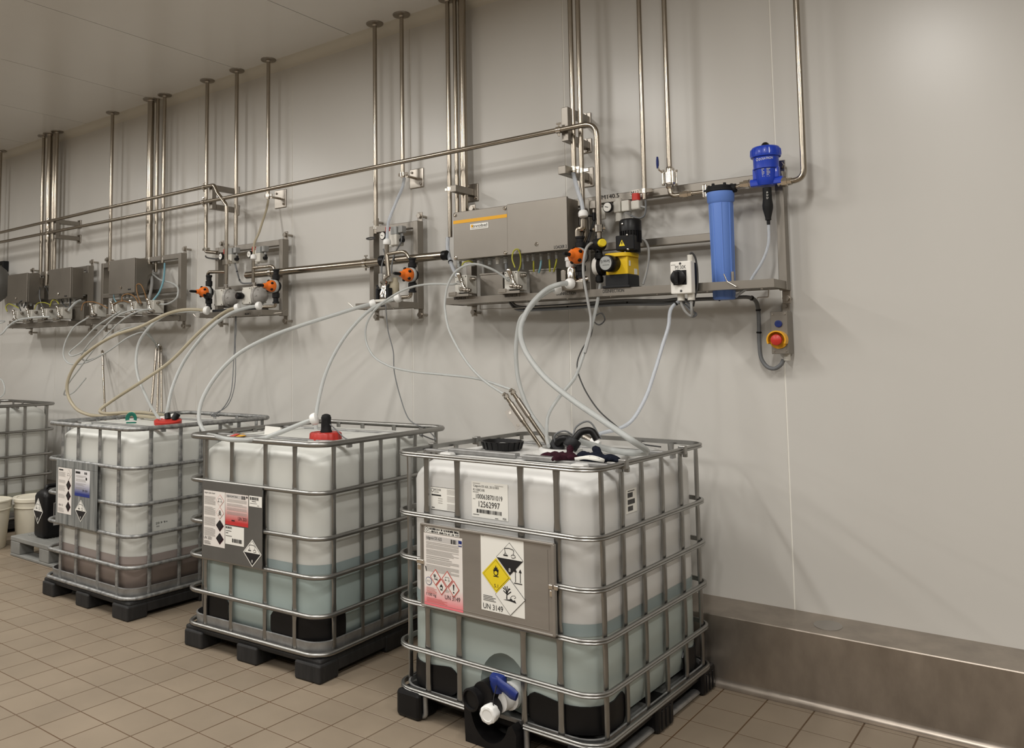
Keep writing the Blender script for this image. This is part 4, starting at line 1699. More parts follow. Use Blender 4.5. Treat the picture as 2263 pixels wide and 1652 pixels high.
# ================================================================== small air pumps with angle valves
def air_pump(label, x, zb=1.862, s=1.0, yf=-.315, mirror=1):
    t = thing('air_pump', label, 'pump', (x + .04 * s, -.26, zb), group='small white air pumps with angle valves')
    w, h, d = .085 * s, .105 * s, .10 * s
    z = zb + .018
    m = M()
    m.box(x - .025 * s, x + w + .03 * s, yf - .028, yf + .05, zb, zb + .004)
    m.box(x - .025 * s, x + w + .03 * s, yf - .030, yf - .026, zb, zb + .022)
    m.box(x - .02 * s, x + .03 * s, yf - .034, yf - .024, zb + .006, zb + .028, .003)
    m.box(x + .05 * s, x + w + .03 * s, yf - .030, yf + .02, zb + .014, zb + .020)
    part('mount_bracket', m, 'steel', t)
    m = M()
    m.box(x, x + w, yf, yf + d, z, z + h, .004)
    b = part('pump_block', m, 'white_dirty', t)
    m = M()
    for a in (.1, .9):
        for c in (.08, .92):
            m.cyl((x + w * a, yf - .002, z + h * c), (x + w * a, yf + .001, z + h * c), .0035, 8)
    part('block_screws', m, 'cable_dark', b)
    m = M()
    m.box(x + .012 * s, x + .05 * s, yf - .001, yf, z + h * .58, z + h * .61)
    m.box(x + .012 * s, x + .05 * s, yf - .001, yf, z + h * .66, z + h * .70)
    m.box(x + .012 * s, x + .040 * s, yf - .001, yf, z + h * .50, z + h * .53)
    part('block_print', m, 'cable_grey', b)
    # slanting actuator with barrel
    a0 = V(x + w * .55, yf - .028, z + h * .95 + .012)
    a1 = V(x + w * .98, yf - .022, z + h * .25)
    ax = (a1 - a0).normalized()
    m = M()
    m.lathe([(.0, -.004), (.012 * s, -.004), (.0145 * s, .0), (.0145 * s, .012 * s), (.013 * s, .014 * s), (.013 * s, .05 * s), (.008 * s, .054 * s), (.008 * s, .07 * s), (.011 * s, .074 * s), (.011 * s, (a1 - a0).length)], a0, ax, 14)
    part('valve_actuator', m, 'chrome', t)
    m = M()
    p0 = V(x + w * .62, yf - .026, z + h * .22)
    p1 = V(x + w * 1.45, yf - .018, z + h * .12)
    q = (p1 - p0).normalized()
    m.lathe([(.009 * s, 0), (.012 * s, .004), (.012 * s, .018 * s), (.008 * s, .02 * s), (.010 * s, .035 * s), (.014 * s, .038 * s), (.014 * s, .044 * s), (.010 * s, .046 * s), (.014 * s, .052 * s), (.014 * s, .060 * s), (.009 * s, .064 * s), (.011 * s, (p1 - p0).length)], p0, q, 14)
    part('valve_barrel', m, 'steel', t)
    m = M()
    m.cyl((x + w - .01, yf + d * .35, z + h * .78), (x + w + .03 * s, yf + d * .35, z + h * .78), .012 * s, 12)
    m.cyl((x + w + .03 * s, yf + d * .35, z + h * .78), (x + w + .036 * s, yf + d * .35, z + h * .78), .008 * s, 12)
    part('side_port', m, 'steel', t)
    return t


air_pump('small white air pump tagged BREAKER 1 at the left end of the long shelf', -2.856)
air_pump('small white air pump tagged BREAKER 2 right of its twin on the long shelf', -2.518)
for k, u in enumerate(((-8.215, -0.315, 1.905), (-7.936, -0.315, 1.896), (-7.651, -0.315, 1.887), (-7.372, -0.315, 1.878))):
    air_pump(('first', 'second', 'third', 'fourth')[k] + ' small air pump from the left under the paired cabinets', u[0], s=1.0)
for k, u in enumerate(((-6.798, -0.315, 1.900), (-6.473, -0.315, 1.888), (-6.186, -0.315, 1.878), (-5.940, -0.315, 1.891))):
    air_pump(('first', 'second', 'third', 'fourth')[k] + ' small air pump from the left under the single cabinet', u[0], s=1.0)
# stainless drip boxes behind the pumps
for lab, a, b in (('grey steel box behind the pumps at the right end of the paired-cabinet shelf', -7.339, -7.124),
                  ('grey steel box behind the pumps at the right end of the single-cabinet shelf', -5.920, -5.704),
                  ('grey steel box between the BREAKER 1 and BREAKER 2 pumps', -2.759, -2.602),
                  ('grey steel box right of the BREAKER 2 pump', -2.427, -2.256)):
    t = thing('terminal_box', lab, 'box', ((a + b) / 2, -.17, ZS1), group='steel boxes behind the pumps')
    m = M()
    m.box(a, b, -.20, -.14, ZS1, ZS1 + .135, .003)
    part('body', m, 'brushed', t)
    m = M()
    m.box(a - .002, b + .002, -.204, -.198, ZS1 + .128, ZS1 + .138, .002)
    part('lid_edge', m, 'steel', t)


# ================================================================== orange pressure valves
def orange_valve(label, c, up, down, s=1.0, side=None):
    """round orange bell valve with black rod, in a vertical black fitting"""
    c = V(*c)
    t = thing('bell_valve', label, 'valve', (c.x, c.y, c.z - .12), group='orange bell valves with black rods')
    b = c + V(0, .045, 0)
    m = M()
    prof = [(.0, -.012), (.036, -.012), (.041, -.004), (.043, .010), (.040, .030), (.030, .046), (.021, .056), (.018, .062), (.017, .082), (.013, .088), (.0, .088)]
    m.lathe([(r * s, h * s) for r, h in prof], c + V(0, .012, 0), (0, -1, 0), 22)
    bell = part('bell', m, 'orange', t, 'orange plastic bell')
    m = M()
    for k in range(5):
        a = 2 * PI * k / 5 + .5
        p = c + V(math.cos(a) * .0375 * s, -.018 * s, math.sin(a) * .0375 * s)
        m.sphere(p, .0095 * s, 8, (1.1, 1.3, 1.1))
    part('bell_holes', m, 'black', bell)
    m = M()
    m.tube([c + V(0, -.07 * s, 0), c + V(0, -.12 * s, 0), c + V(0, -.135 * s, 0)], [.0105 * s, .0105 * s, .007 * s], 12)
    part('rod', m, 'black', t)
    m = M()
    m.lathe([(.046, -.008), (.046, .004), (.040, .010), (.03, .014)], c + V(0, .026, 0), (0, -1, 0), 20)
    part('collar', m, 'grey_plastic', t)
    m = M()
    m.cyl(b + V(0, 0, -.05), b + V(0, 0, .05), .022 * s, 16)
    m.cyl(b + V(0, -.03, 0), b + V(0, .02, 0), .036 * s, 18)
    for z0, z1 in ((.045, up), (-.045, -down)):
        sg = 1 if z1 > 0 else -1
        L_ = abs(z1 - z0)
        m.lathe([(.018, 0), (.026, .004), (.026, L_ * .45), (.019, L_ * .5), (.019, L_ * .8), (.024, L_ * .84), (.024, L_)], b + V(0, 0, z0), (0, 0, sg), 16)
    part('valve_body', m, 'black_matt', t)
    if side:
        m = M()
        m.lathe([(.020, 0), (.026, .01), (.026, .05), (.02, .056), (0, .056)], b + V(.02, 0, side), (.25, -1, 0), 16)
        part('muffler', m, 'black', t)
    return t


cF = (-2.064, -0.330, 2.037)
cE = (-3.197, -0.330, 2.013)
cD1 = (-5.180, -0.330, 2.013)
cD2 = (-4.427, -0.330, 2.015)
orange_valve('orange bell valve right of the long cabinet above the DISINFECTION tag', cF, .105, .115, 1.0)
orange_valve('orange bell valve of the middle single-pump station', cE, .105, .105, .95)
orange_valve('left orange bell valve of the two-pump station', cD1, .13, .13, .95, side=-.03)
orange_valve('right orange bell valve of the two-pump station', cD2, .12, .12, .95)

# pipe loops belonging to these stations
def station_pipe(label, path, r, rad=.045, mt='pipe', nut=None):
    t = thing('station_pipe', label, 'pipe', path[-1] if isinstance(path[-1], tuple) else tuple(path[-1]))
    m = M()
    m.tube(fil(path, rad, 6), r, 14)
    part('tube', m, mt, t)
    if nut:
        for p in nut:
            p = V(*p)
            m = M()
            m.lathe([(r, -.012), (r + .005, -.010), (r + .005, .010), (r, .012)], p, (0, 0, 1), 12)
            part('pipe_collar', m, 'chrome', t)
    return t


yE = -.285
t = station_pipe('vertical steel pipe of the middle station with a side loop', [(-3.399, -0.285, 2.214), (-3.402, -0.285, 2.157), (-3.387, -0.285, 2.020)], .0145, .01)
m = M()
m.tube(fil([(-3.402, -0.285, 2.157), (-3.253, -0.285, 2.163), (-3.217, -0.285, 2.114)], .05, 6), .0115, 14)
part('side_loop', m, 'pipe', t)
t = station_pipe('steel elbow below the orange valve of the middle station', [(-3.209, -0.285, 1.920), (-3.212, -0.285, 1.883), (-3.293, -0.285, 1.882)], .0125, .03)
t = station_pipe('vertical steel pipe of the right pump in the two-pump station', [(-4.669, -0.285, 2.216), (-4.671, -0.285, 2.057)], .0125, .01)
m = M()
m.tube(fil([(-4.675, -0.285, 2.161), (-4.456, -0.285, 2.161), (-4.432, -0.285, 2.111)], .05, 6), .0115, 14)
part('side_loop', m, 'pipe', t)
t = station_pipe('steel elbow below the right orange valve of the two-pump station', [(-4.428, -0.285, 1.921), (-4.431, -0.285, 1.875), (-4.574, -0.285, 1.878)], .0125, .03)
t = station_pipe('steel elbow below the left orange valve of the two-pump station', [(-5.192, -0.285, 1.921), (-5.196, -0.285, 1.887), (-5.238, -0.285, 1.884)], .011, .02)
t = station_pipe('bent steel pipe feeding the orange valve right of the long cabinet', [(-2.041, -0.285, 2.229), (-2.042, -0.285, 2.178), (-2.074, -0.285, 2.184), (-2.075, -0.285, 2.140)], .018, .03)
m = M()
m.tube(fil([(-2.045, -0.260, 2.193), (-2.046, -0.260, 2.145), (-2.062, -0.260, 2.107)], .04, 6), .012, 12)
part('side_loop', m, 'pipe', t)
t = station_pipe('short steel pipe stub under the dosing valve column', [(-2.070, -0.285, 1.939), (-2.071, -0.285, 1.909), (-2.088, -0.300, 1.900)], .016, .02)


# ================================================================== diaphragm pumps
def diaphragm_pump(label, c, s=1.0, muffler=True):
    """white air section in front, translucent dome behind, black silencer"""
    c = V(*c)
    t = thing('diaphragm_pump', label, 'pump', (c.x, c.y, ZS1), group='diaphragm pumps with translucent domes')
    w, h = .10 * s, .125 * s
    m = M()
    m.box(c.x - w / 2, c.x + w / 2, c.y, c.y + .055, c.z - h / 2, c.z + h / 2, .006)
    for k in range(4):
        zz = c.z - h * .38 + k * h * .25
        m.box(c.x + w * .5, c.x + w * .5 + .012, c.y + .01, c.y + .05, zz, zz + .010, .002)
    b = part('air_section', m, 'white_dirty', t)
    m = M()
    for a in (-.4, .4):
        for q in (-.42, .42):
            m.cyl((c.x + w * a, c.y - .003, c.z + h * q), (c.x + w * a, c.y + .002, c.z + h * q), .0045, 8)
    part('section_screws', m, 'steel', b)
    m = M()
    dc = V(c.x + w * .62, c.y + .06, c.z - .004)
    m.lathe([(.068 * s, -.012), (.074 * s, -.010), (.074 * s, .008), (.066 * s, .012), (.060 * s, .035), (.040 * s, .062), (.0, .075)], dc, (1, .15, 0), 24)
    d = part('dome', m, 'dome', t, 'translucent grey pump dome')
    m = M()
    for k in range(4):
        a = R(45 * k)
        e = V(-.15 * math.cos(a), math.cos(a), math.sin(a))
        m.bar(dc + V(.03, .005, 0) - e * .066 * s, dc + V(.03, .005, 0) + e * .066 * s, .006, .012, up=(1, 0, 0))
    part('dome_ribs', m, 'dome', d)
    m = M()
    for zz in (c.z - h * .5, c.z + h * .5):
        m.cyl((c.x + w * .1, c.y + .05, zz), (c.x + w * .75, c.y + .05, zz), .014, 12)
    m.cyl((c.x + w * .3, c.y + .05, c.z + h * .5), (c.x + w * .3, c.y + .05, c.z + h * .5 + .035), .014, 12)
    part('manifold', m, 'steel', t)
    m = M()
    m.box(c.x - w * .6, c.x + w * 1.1, c.y - .01, c.y + .12, ZS1, ZS1 + .022, .004)
    part('pump_foot', m, 'charcoal', t)
    if muffler:
        m = M()
        m.lathe([(.0, 0), (.020, 0), (.024, .006), (.024, .045), (.016, .055), (.012, .06)], (c.x - w * .45, c.y - .055, c.z), (.25, 1, 0), 16)
        part('silencer', m, 'black', t)
    return t


diaphragm_pump('right diaphragm pump of the two-pump station with translucent dome', (-4.789, -0.250, 1.969), 1.0)
diaphragm_pump('left diaphragm pump of the two-pump station with translucent dome', (-5.113, -0.250, 1.971), 1.0, muffler=False)

# pump of the middle station: small steel body with a cream bottle
c = V(*(-3.431, -0.270, 1.937))
t = thing('membrane_pump', 'small steel pump with cream bottle in the middle station', 'pump', (c.x, c.y, ZS1))
m = M()
m.lathe([(.030, -.065), (.036, -.06), (.036, -.02), (.026, .0), (.026, .035), (.032, .04), (.032, .052), (.012, .06), (.010, .095)], c, (0, 0, 1), 18)
part('pump_body', m, 'chrome', t)
for a in (-1, 1):
    m = M()
    m.box(c.x + a * .045 - .008, c.x + a * .045 + .008, c.y - .03, c.y + .01, c.z - .07, c.z + .01, .003)
    m.cyl((c.x + a * .03, c.y - .02, c.z + .0), (c.x + a * .05, c.y - .02, c.z + .03), .007, 8)
    part('side_clamp', m, 'charcoal', t)
m = M()
m.cyl((c.x - .045, c.y + .02, c.z + .02), (c.x - .045, c.y + .02, c.z + .105), .020, 14)
part('glass_cup', m, 'clear', t)
m = M()
m.cyl((c.x + .035, c.y + .01, c.z + .05), (c.x + .035, c.y + .01, c.z + .10), .014, 14)
part('glass_cup', m, 'clear', t)
m = M()
b = V(*(-3.398, -0.220, 1.959))
m.lathe([(.0, -.055), (.030, -.055), (.032, -.05), (.032, .02), (.024, .035), (.024, .055), (.0, .055)], b, (0, 0, 1), 18)
part('bottle', m, 'bottle_cream', t, 'cream plastic bottle')
m = M()
m.tube(spl([c + V(.01, -.02, .06), c + V(.03, -.02, .075), c + V(.05, -.02, .085)], 4), .007, 8)
part('lever', m, 'steel', t)
m = M()
m.box(c.x - .06, c.x + .10, c.y - .04, c.y + .06, ZS1, c.z - .06, .004)
part('pump_foot', m, 'white_dirty', t)


# ================================================================== air service units (gauge, filter, red knob)
def service_unit(label, c, s=1.0, red=True, filt=True, silver=True):
    c = V(*c)
    t = thing('air_service_unit', label, 'regulator', (c.x, -.115, c.z - .07 * s), group='air regulators with white gauges')
    m = M()
    m.box(c.x + .022 * s, c.x + .062 * s, -.165, -.112, c.z - .03 * s, c.z + .03 * s, .006)
    m.cyl((c.x + .042 * s, -.14, c.z - .03 * s), (c.x + .042 * s, -.14, c.z - .075 * s), .018 * s, 14)
    m.cyl((c.x + .042 * s, -.14, c.z + .03 * s), (c.x + .042 * s, -.14, c.z + .045 * s), .018 * s, 14)
    part('regulator_body', m, 'white_dirty', t)
    m = M()
    m.lathe([(.026 * s, -.018), (.028 * s, -.014), (.028 * s, .0), (.0255 * s, .003), (.0245 * s, .001), (0, .001)], (c.x, -.185, c.z), (-.1, -1, 0), 22)
    g = part('gauge', m, 'black', t)
    m = M()
    m.lathe([(.0, 0), (.0235 * s, 0), (.0235 * s, .0014), (0, .0014)], (c.x, -.1865, c.z), (-.1, -1, 0), 22)
    part('dial', m, 'white', g)
    m = M()
    m.bar((c.x - .012 * s, -.1892, c.z + .004), (c.x + .006 * s, -.1892, c.z - .002), .003, .0012, up=(0, 1, 0))
    part('needle', m, 'ink', g)
    if red:
        m = M()
        m.cyl((c.x + (.022 if not filt else .145) * s, -.15, c.z + .022 * s), (c.x + (.022 if not filt else .145) * s, -.15, c.z + .058 * s), .021 * s, 16)
        part('red_knob', m, 'red' if filt else 'red_cap', t, 'red turning knob')
    if filt:
        m = M()
        m.box(c.x + .070 * s, c.x + .112 * s, -.17, -.112, c.z - .03 * s, c.z + .028 * s, .005)
        m.box(c.x + .122 * s, c.x + .168 * s, -.17, -.115, c.z - .028 * s, c.z + .022 * s, .008)
        part('filter_head', m, 'white_dirty', t)
        m = M()
        m.lathe([(.020 * s, 0), (.020 * s, -.055 * s), (.012 * s, -.07 * s), (.0, -.07 * s)], (c.x + .092 * s, -.142, c.z - .03 * s), (0, 0, 1), 14)
        part('filter_bowl', m, 'clear', t)
    return t


service_unit('air regulator with white gauge and bright red knob on the disinfection frame', (-1.953, -0.185, 2.297), 1.0)
service_unit('air regulator with white gauge on the left of the two-pump station', (-5.173, -0.185, 2.292), .95, filt=False)
service_unit('air regulator with white gauge in the middle of the two-pump station', (-4.838, -0.185, 2.283), .95, filt=False)
service_unit('air regulator with white gauge at the top of the middle station', (-3.523, -0.185, 2.296), .95, filt=False)


def solenoid(label, c, s=1.0):
    c = V(*c)
    t = thing('solenoid_valve', label, 'valve', (c.x, -.14, c.z - .05), group='pale solenoid valve blocks')
    m = M()
    m.box(c.x - .028 * s, c.x + .028 * s, -.19, -.112, c.z - .055 * s, c.z + .012 * s, .006)
    part('block', m, 'white_dirty', t)
    m = M()
    m.box(c.x - .024 * s, c.x + .024 * s, -.185, -.12, c.z + .012 * s, c.z + .06 * s, .004)
    part('coil', m, 'grey_plastic', t)
    m = M()
    m.box(c.x + .028 * s, c.x + .06 * s, -.175, -.13, c.z + .02 * s, c.z + .062 * s, .004)
    m.cyl((c.x + .044 * s, -.152, c.z + .02 * s), (c.x + .044 * s, -.152, c.z - .0 * s), .009, 10)
    part('plug', m, 'cable_light', t)
    m = M()
    m.cyl((c.x + .028 * s, -.15, c.z - .025), (c.x + .055 * s, -.15, c.z - .025), .013, 10)
    m.cyl((c.x + .05 * s, -.15, c.z - .04), (c.x + .05 * s, -.15, c.z + .0), .008, 10)
    part('push_fitting', m, 'black', t)
    m = M()
    m.cyl((c.x - .05 * s, -.15, c.z - .025), (c.x - .028 * s, -.15, c.z - .025), .011, 10)
    part('push_fitting', m, 'black', t)
    return t


solenoid('solenoid valve block left of the upright in the two-pump station', (-5.065, -0.170, 2.289))
solenoid('solenoid valve block at the right of the two-pump station', (-4.739, -0.170, 2.272))
solenoid('solenoid valve block at the top of the middle station', (-3.432, -0.170, 2.283), 1.05)
# small limit valve column on the disinfection frame left of the long pipe
c = V(*(-2.048, -0.150, 2.302))
t = thing('limit_valve', 'small silver and black valve on the frame left of the bent pipe', 'valve', (c.x, c.y, c.z - .05))
m = M()
m.box(c.x - .018, c.x + .018, c.y - .02, YP0, c.z + .0, c.z + .045, .003)
m.cyl((c.x, c.y - .005, c.z - .02), (c.x, c.y - .005, c.z + .0), .008, 10)
part('valve_head', m, 'steel', t)
m = M()
m.cyl((c.x, c.y - .005, c.z - .06), (c.x, c.y - .005, c.z - .02), .009, 10)
m.cyl((c.x - .03, c.y - .01, c.z - .035), (c.x, c.y - .005, c.z - .035), .006, 10)
part('push_fitting', m, 'black', t)
t = thing('label_plate', 'blank white plastic plate left of the white gauge', 'plate', (-2.011, -0.120, 2.245))
m = M()
p0, p1 = (-2.023, -0.120, 2.247), (-1.996, -0.120, 2.311)
m.box(p0[0], p1[0], -.125, -.112, p0[2], p1[2], .003)
part('plate', m, 'white_dirty', t)
m = M()
m.cyl(((p0[0] + p1[0]) / 2 + .01, -.128, (p0[2] + p1[2]) / 2 + .02), ((p0[0] + p1[0]) / 2 + .01, -.124, (p0[2] + p1[2]) / 2 + .02), .003, 8)
part('plate_screw', m, 'steel', t)

# ================================================================== yellow dosing pump
xa, xb2 = -1.916, -1.796
zt_, zm, zb_ = 2.032, 1.924, ZS1
xm = (xa + xb2) / 2
YR = -.17
t = thing('dosing_pump', 'yellow motor-driven dosing pump with black motor on the disinfection shelf', 'pump', (xm, -.24, zb_))
m = M()
m.box(xa - .004, xb2 + .004, -.304, YR, zb_, zm + .006, .008)
m.box(xa - .016, xb2 + .012, -.312, YR + .01, zb_, zb_ + .012, .003)
part('base', m, 'charcoal', t)
m = M()
m.box(xa, xb2, -.30, YR + .004, zm, zt_ - .012, .006)
body = part('gear_case', m, 'yellow', t, 'yellow gear case')
m = M()
ov = [(xm + math.copysign(abs(math.cos(a)) ** .6, math.cos(a)) * (xb2 - xa) * .60, -.235 + math.copysign(abs(math.sin(a)) ** .6, math.sin(a)) * .085) for a in [2 * PI * k / 28 for k in range(28)]]
m.loft([[(a, b, zt_ - .014) for a, b in ov], [(a, b, zt_ + .004) for a, b in ov]])
part('case_flange', m, 'yellow', t)
m = M()
for k in range(4):
    a = 2 * PI * (k + .5) / 4
    p = V(xm + math.cos(a) * (xb2 - xa) * .5, -.235 + math.sin(a) * .07, zt_ + .004)
    m.cyl(p, p + V(0, 0, .006), .006, 6)
part('flange_bolts', m, 'steel', t)
mx_, my_ = -1.803, -.24
z0m, z1m = zt_ + .004, 2.211
m = M()
hm = z1m - z0m
m.lathe([(.044, 0), (.047, .004), (.047, hm * .45), (.049, hm * .47), (.051, hm * .62), (.055, hm * .63), (.055, hm * .93), (.048, hm * .985), (.03, hm), (0, hm)], (mx_, my_, z0m), (0, 0, 1), 26)
mot = part('motor', m, 'black', t, 'black electric motor')
m = M()
for k in range(26):
    a = 2 * PI * k / 26
    p = V(mx_ + .048 * math.cos(a), my_ + .048 * math.sin(a), 0)
    q = V(math.cos(a), math.sin(a), 0)
    m.bar(p + V(0, 0, z0m + hm * .3), p + V(0, 0, z0m + hm * .64), .0035, .014, up=q)
part('cooling_fins', m, 'black', mot)
m = M()
m.box(mx_ - .054, mx_ + .046, -.305, -.23, z0m + hm * .06, z0m + hm * .50, .006)
part('terminal_box', m, 'black', mot)
m = M()
zt3 = z0m + hm * .30
m.plate([(mx_ - .034, -.3056, zt3 - .020), (mx_ - .002, -.3056, zt3 - .020), (mx_ - .018, -.3056, zt3 + .012)], (0, -.0008, 0))
w1 = part('warning_triangle', m, 'hazard_yellow', mot, 'yellow electric warning triangle')
m = M()
m.plate([(mx_ - .020, -.3068, zt3 + .002), (mx_ - .013, -.3068, zt3 + .002), (mx_ - .017, -.3068, zt3 - .006), (mx_ - .014, -.3068, zt3 - .006), (mx_ - .020, -.3068, zt3 - .016), (mx_ - .019, -.3068, zt3 - .008), (mx_ - .022, -.3068, zt3 - .008)])

part('warning_bolt', m, 'ink', mot)
m = M()
for dx, dz in ((-.018, .12), (.012, .02), (.014, -.10)):
    zz = z0m + hm * .42 + dz * .6
    m.lathe([(.006, 0), (.005, .005), (0, .006)], (mx_ + dx, my_ - .052 if dz > .1 else -.305, zz), (0, -1, 0), 8)
part('motor_screws', m, 'chrome', mot)
# stroke knob facing out, with grey disc
kc = V(-1.874, -.30, 1.982)
m = M()
m.lathe([(.040, -.01), (.042, .0), (.042, .060), (.040, .066), (.036, .068), (.0, .068)], kc, (-.12, -1, 0), 26)
part('stroke_knob', m, 'black', t)
kd = kc + Vector((-.12, -1, 0)).normalized() * .0685
m = M()
m.k = 0
m.lathe([(.0, 0), (.0345, 0), (.0345, .001), (0, .001)], kd, (-.12, -1, 0), 26)
ex = Vector((1, -.12, 0)).normalized()
nn = Vector((-.12, -1, 0)).normalized() * .0018
m.k = 1
v, f, a = text_mesh('Series G')
m.add([kd + nn - ex * (-.025 + p * .052) - V(0, 0, 1) * (-.016 + q * .014) for p, q in v], f)
m.add([kd + nn - ex * (-.020 + p * .038) - V(0, 0, 1) * (.0075 + q * .0045) for p, q in text_mesh('MILTON ROY')[0]], text_mesh('MILTON ROY')[1])
part('knob_disc', m, ('grey_plastic', 'ink'), t, 'grey disc with upside-down lettering')
# liquid end on the left
hc = V(-1.979, -.245, 1.982)
m = M()
m.lathe([(.0, -.022), (.044, -.022), (.047, -.018), (.047, .004), (.0, .004)], hc, (1, 0, 0), 26)
part('dosing_head', m, 'white', t, 'white round dosing head')
m = M()
m.lathe([(.048, .004), (.050, .008), (.050, .030), (.040, .034), (.030, .06)], hc, (1, 0, 0), 26)
part('head_ring', m, 'black', t)
m = M()
m.cyl(hc + V(-.002, 0, .042), hc + V(-.002, 0, .075), .017, 14)
m.cyl(hc + V(-.002, 0, .05), hc + V(-.002, 0, .066), .021, 12)
part('discharge_valve', m, 'black_matt', t)
m = M()
m.cyl(hc + V(.0, 0, -.042), hc + V(.0, 0, -.085), .016, 14)
m.cyl(hc + V(.0, 0, -.055), hc + V(.0, 0, -.08), .020, 12)
part('suction_valve', m, 'black_matt', t)
m = M()

m.box(xb2 + .0, xb2 + .0012, -.285, -.268, zm + .045, zm + .072)
m.box(xb2 + .0, xb2 + .0012, -.225, -.19, zm + .006, zm + .035)
part('rating_labels', m, 'paper2', body)

# multi-function valve with yellow knob above the dosing head
vc = V(-1.963, -.275, 2.092)
t = thing('relief_valve', 'black relief valve with yellow knob above the dosing pump head', 'valve', (vc.x, vc.y, vc.z - .05))
m = M()
m.cyl(vc + V(0, 0, -.045), vc + V(0, 0, .045), .017, 14)
m.lathe([(.026, -.03), (.032, -.024), (.032, .024), (.026, .03)], vc, (1, -.3, 0), 16)
m.cyl(vc + V(-.055, .0, -.004), vc, .020, 14)
m.lathe([(.021, 0), (.021, .02), (.017, .024), (.017, .04)], vc + V(0, 0, -.075), (0, 0, 1), 14)
part('valve_body', m, 'black_matt', t)
m = M()
ax = Vector((.75, -.65, .05)).normalized()
m.lathe([(.0, .056), (.018, .056), (.021, .052), (.021, .03), (.018, .026)], vc, ax, 12)
part('yellow_knob', m, 'hazard_yellow', t, 'yellow turning knob')

# ================================================================== disinfection transfer pump: steel body with white cup
c = V(*(-2.104, -0.310, 1.939))
t = thing('transfer_pump', 'small polished steel pump with white cup above the DISINFECTION tag', 'pump', (c.x, c.y, ZS1))
m = M()
m.lathe([(.02, -.035), (.026, -.03), (.026, .03), (.022, .042), (.0, .046)], c, (0, 0, 1), 18)
m.cyl(c + V(.04, 0, -.03), c + V(.075, .03, -.02), .014, 12)
part('pump_body', m, 'chrome', t)
m = M()
m.lathe([(.022, 0), (.026, .006), (.026, .032), (.030, .034), (.030, .052), (0, .052)], c + V(-.018, .025, .045), (0, 0, 1), 16)
part('cup', m, 'nut_white', t)
m = M()
m.box(c.x - .055, c.x - .028, c.y - .02, c.y + .01, c.z - .03, c.z + .03, .005)
m.box(c.x - .05, c.x + .08, c.y - .03, c.y + .05, ZS1, c.z - .034, .004)
part('pump_bracket', m, 'steel', t)

# ================================================================== blue water filter and doser
fc = (-1.368, -0.170, 2.281)
fx = fc[0]
zf0 = 1.784
zf1 = 2.301
t = thing('water_filter', 'tall light blue cartridge water filter with black head', 'filter', (fx, YV, zf0))
m = M()
m.lathe([(.0, 0), (.046, 0), (.049, .006), (.0535, zf1 - zf0 - .07), (.0535, zf1 - zf0 - .055), (.062, zf1 - zf0 - .045), (.0635, zf1 - zf0), (.0, zf1 - zf0)], (fx, YV, zf0), (0, 0, 1), 32)
hs = part('housing', m, 'blue_light', t, 'light blue plastic housing')
m = M()
for k in range(8):
    a = 2 * PI * k / 8 + .35
    m.tube([(fx + .048 * math.cos(a), YV + .048 * math.sin(a), zf0 + .004), (fx + .053 * math.cos(a), YV + .053 * math.sin(a), zf1 - .055)], .0035, 6)
part('housing_ribs', m, 'blue_light', hs)
m = M()
zh = 2.328
m.lathe([(.062, 0), (.066, .004), (.066, .014), (.060, .016), (.060, zh - zf1), (.05, zh - zf1 + .004), (0, zh - zf1 + .006)], (fx, YV, zf1), (0, 0, 1), 28)
for a in (0, PI):
    m.cyl((fx, YV, zb + .0), (fx + math.cos(a) * .075, YV, zb), .021, 14)
for k in range(6):
    a = 2 * PI * k / 6 + .2
    m.box(fx + .052 * math.cos(a) - .006, fx + .052 * math.cos(a) + .006, YV + .052 * math.sin(a) - .006, YV + .052 * math.sin(a) + .006, zf1 + .01, zh + .012, .002)
part('head', m, 'black_matt', t)
m = M()
p0 = (-1.297, -0.230, 1.913)
m.box(fx + .045, fx + .058, YV - .03, YV - .02, ZS1 - .01, p0[2], .002)
part('holding_tab', m, 'steel', t)

dx = -1.152
zq = 2.325
t = thing('doser', 'bright blue proportional doser with black suction tube', 'doser', (dx, YV, 2.122))
mpp = (-1.122 - -1.184) / 200 * .785
zA, zB, zC, zD_ = 2.487, 2.437, 2.383, 2.305
rl = .0635
m = M()
m.lathe([(rl * .88, zC - zC), (rl * .89, zB - zC), (rl * .9, zB - zC + .002)], (dx, YV, zC), (0, 0, 1), 32)
cyl_ = part('upper_body', m, 'blue', t, 'bright blue body')
m = M()
m.lathe([(rl * .92, 0), (rl * 1.03, .002), (rl * 1.06, .012), (rl * 1.02, zA - zB - .012), (rl * .93, zA - zB - .002), (rl * .85, zA - zB), (0, zA - zB + .002)], (dx, YV, zB), (0, 0, 1), 32)
lid = part('lid', m, 'blue', t)
m = M()
for k in range(24):
    a = 2 * PI * k / 24
    m.bar((dx + rl * 1.045 * math.cos(a), YV + rl * 1.045 * math.sin(a), zB + .010), (dx + rl * 1.02 * math.cos(a), YV + rl * 1.02 * math.sin(a), zA - .012), .003, .004, up=(math.cos(a), math.sin(a), 0))
part('lid_ribs', m, 'blue', lid)
m = M()
m.lathe([(.024, 0), (.022, .006), (.014, .018), (.010, .022), (.006, .024), (0, .024)], (dx, YV, zA), (0, 0, 1), 16)
part('top_button', m, 'black', t)
m = M()
m.lathe([(rl * .55, zD_ - zC), (rl * .62, zD_ - zC + .004), (rl * .70, zD_ - zC + .03), (rl * .78, 0)], (dx, YV, zC), (0, 0, 1), 28)
for s in (-1, 1):
    m.box(dx + s * rl * .52, dx + s * rl * .92, YV - .018, YV + .018, zq + .01, zC + .008, .006)
    m.cyl((dx, YV, zq), (dx + s * rl * 1.12, YV, zq), .0185, 16)
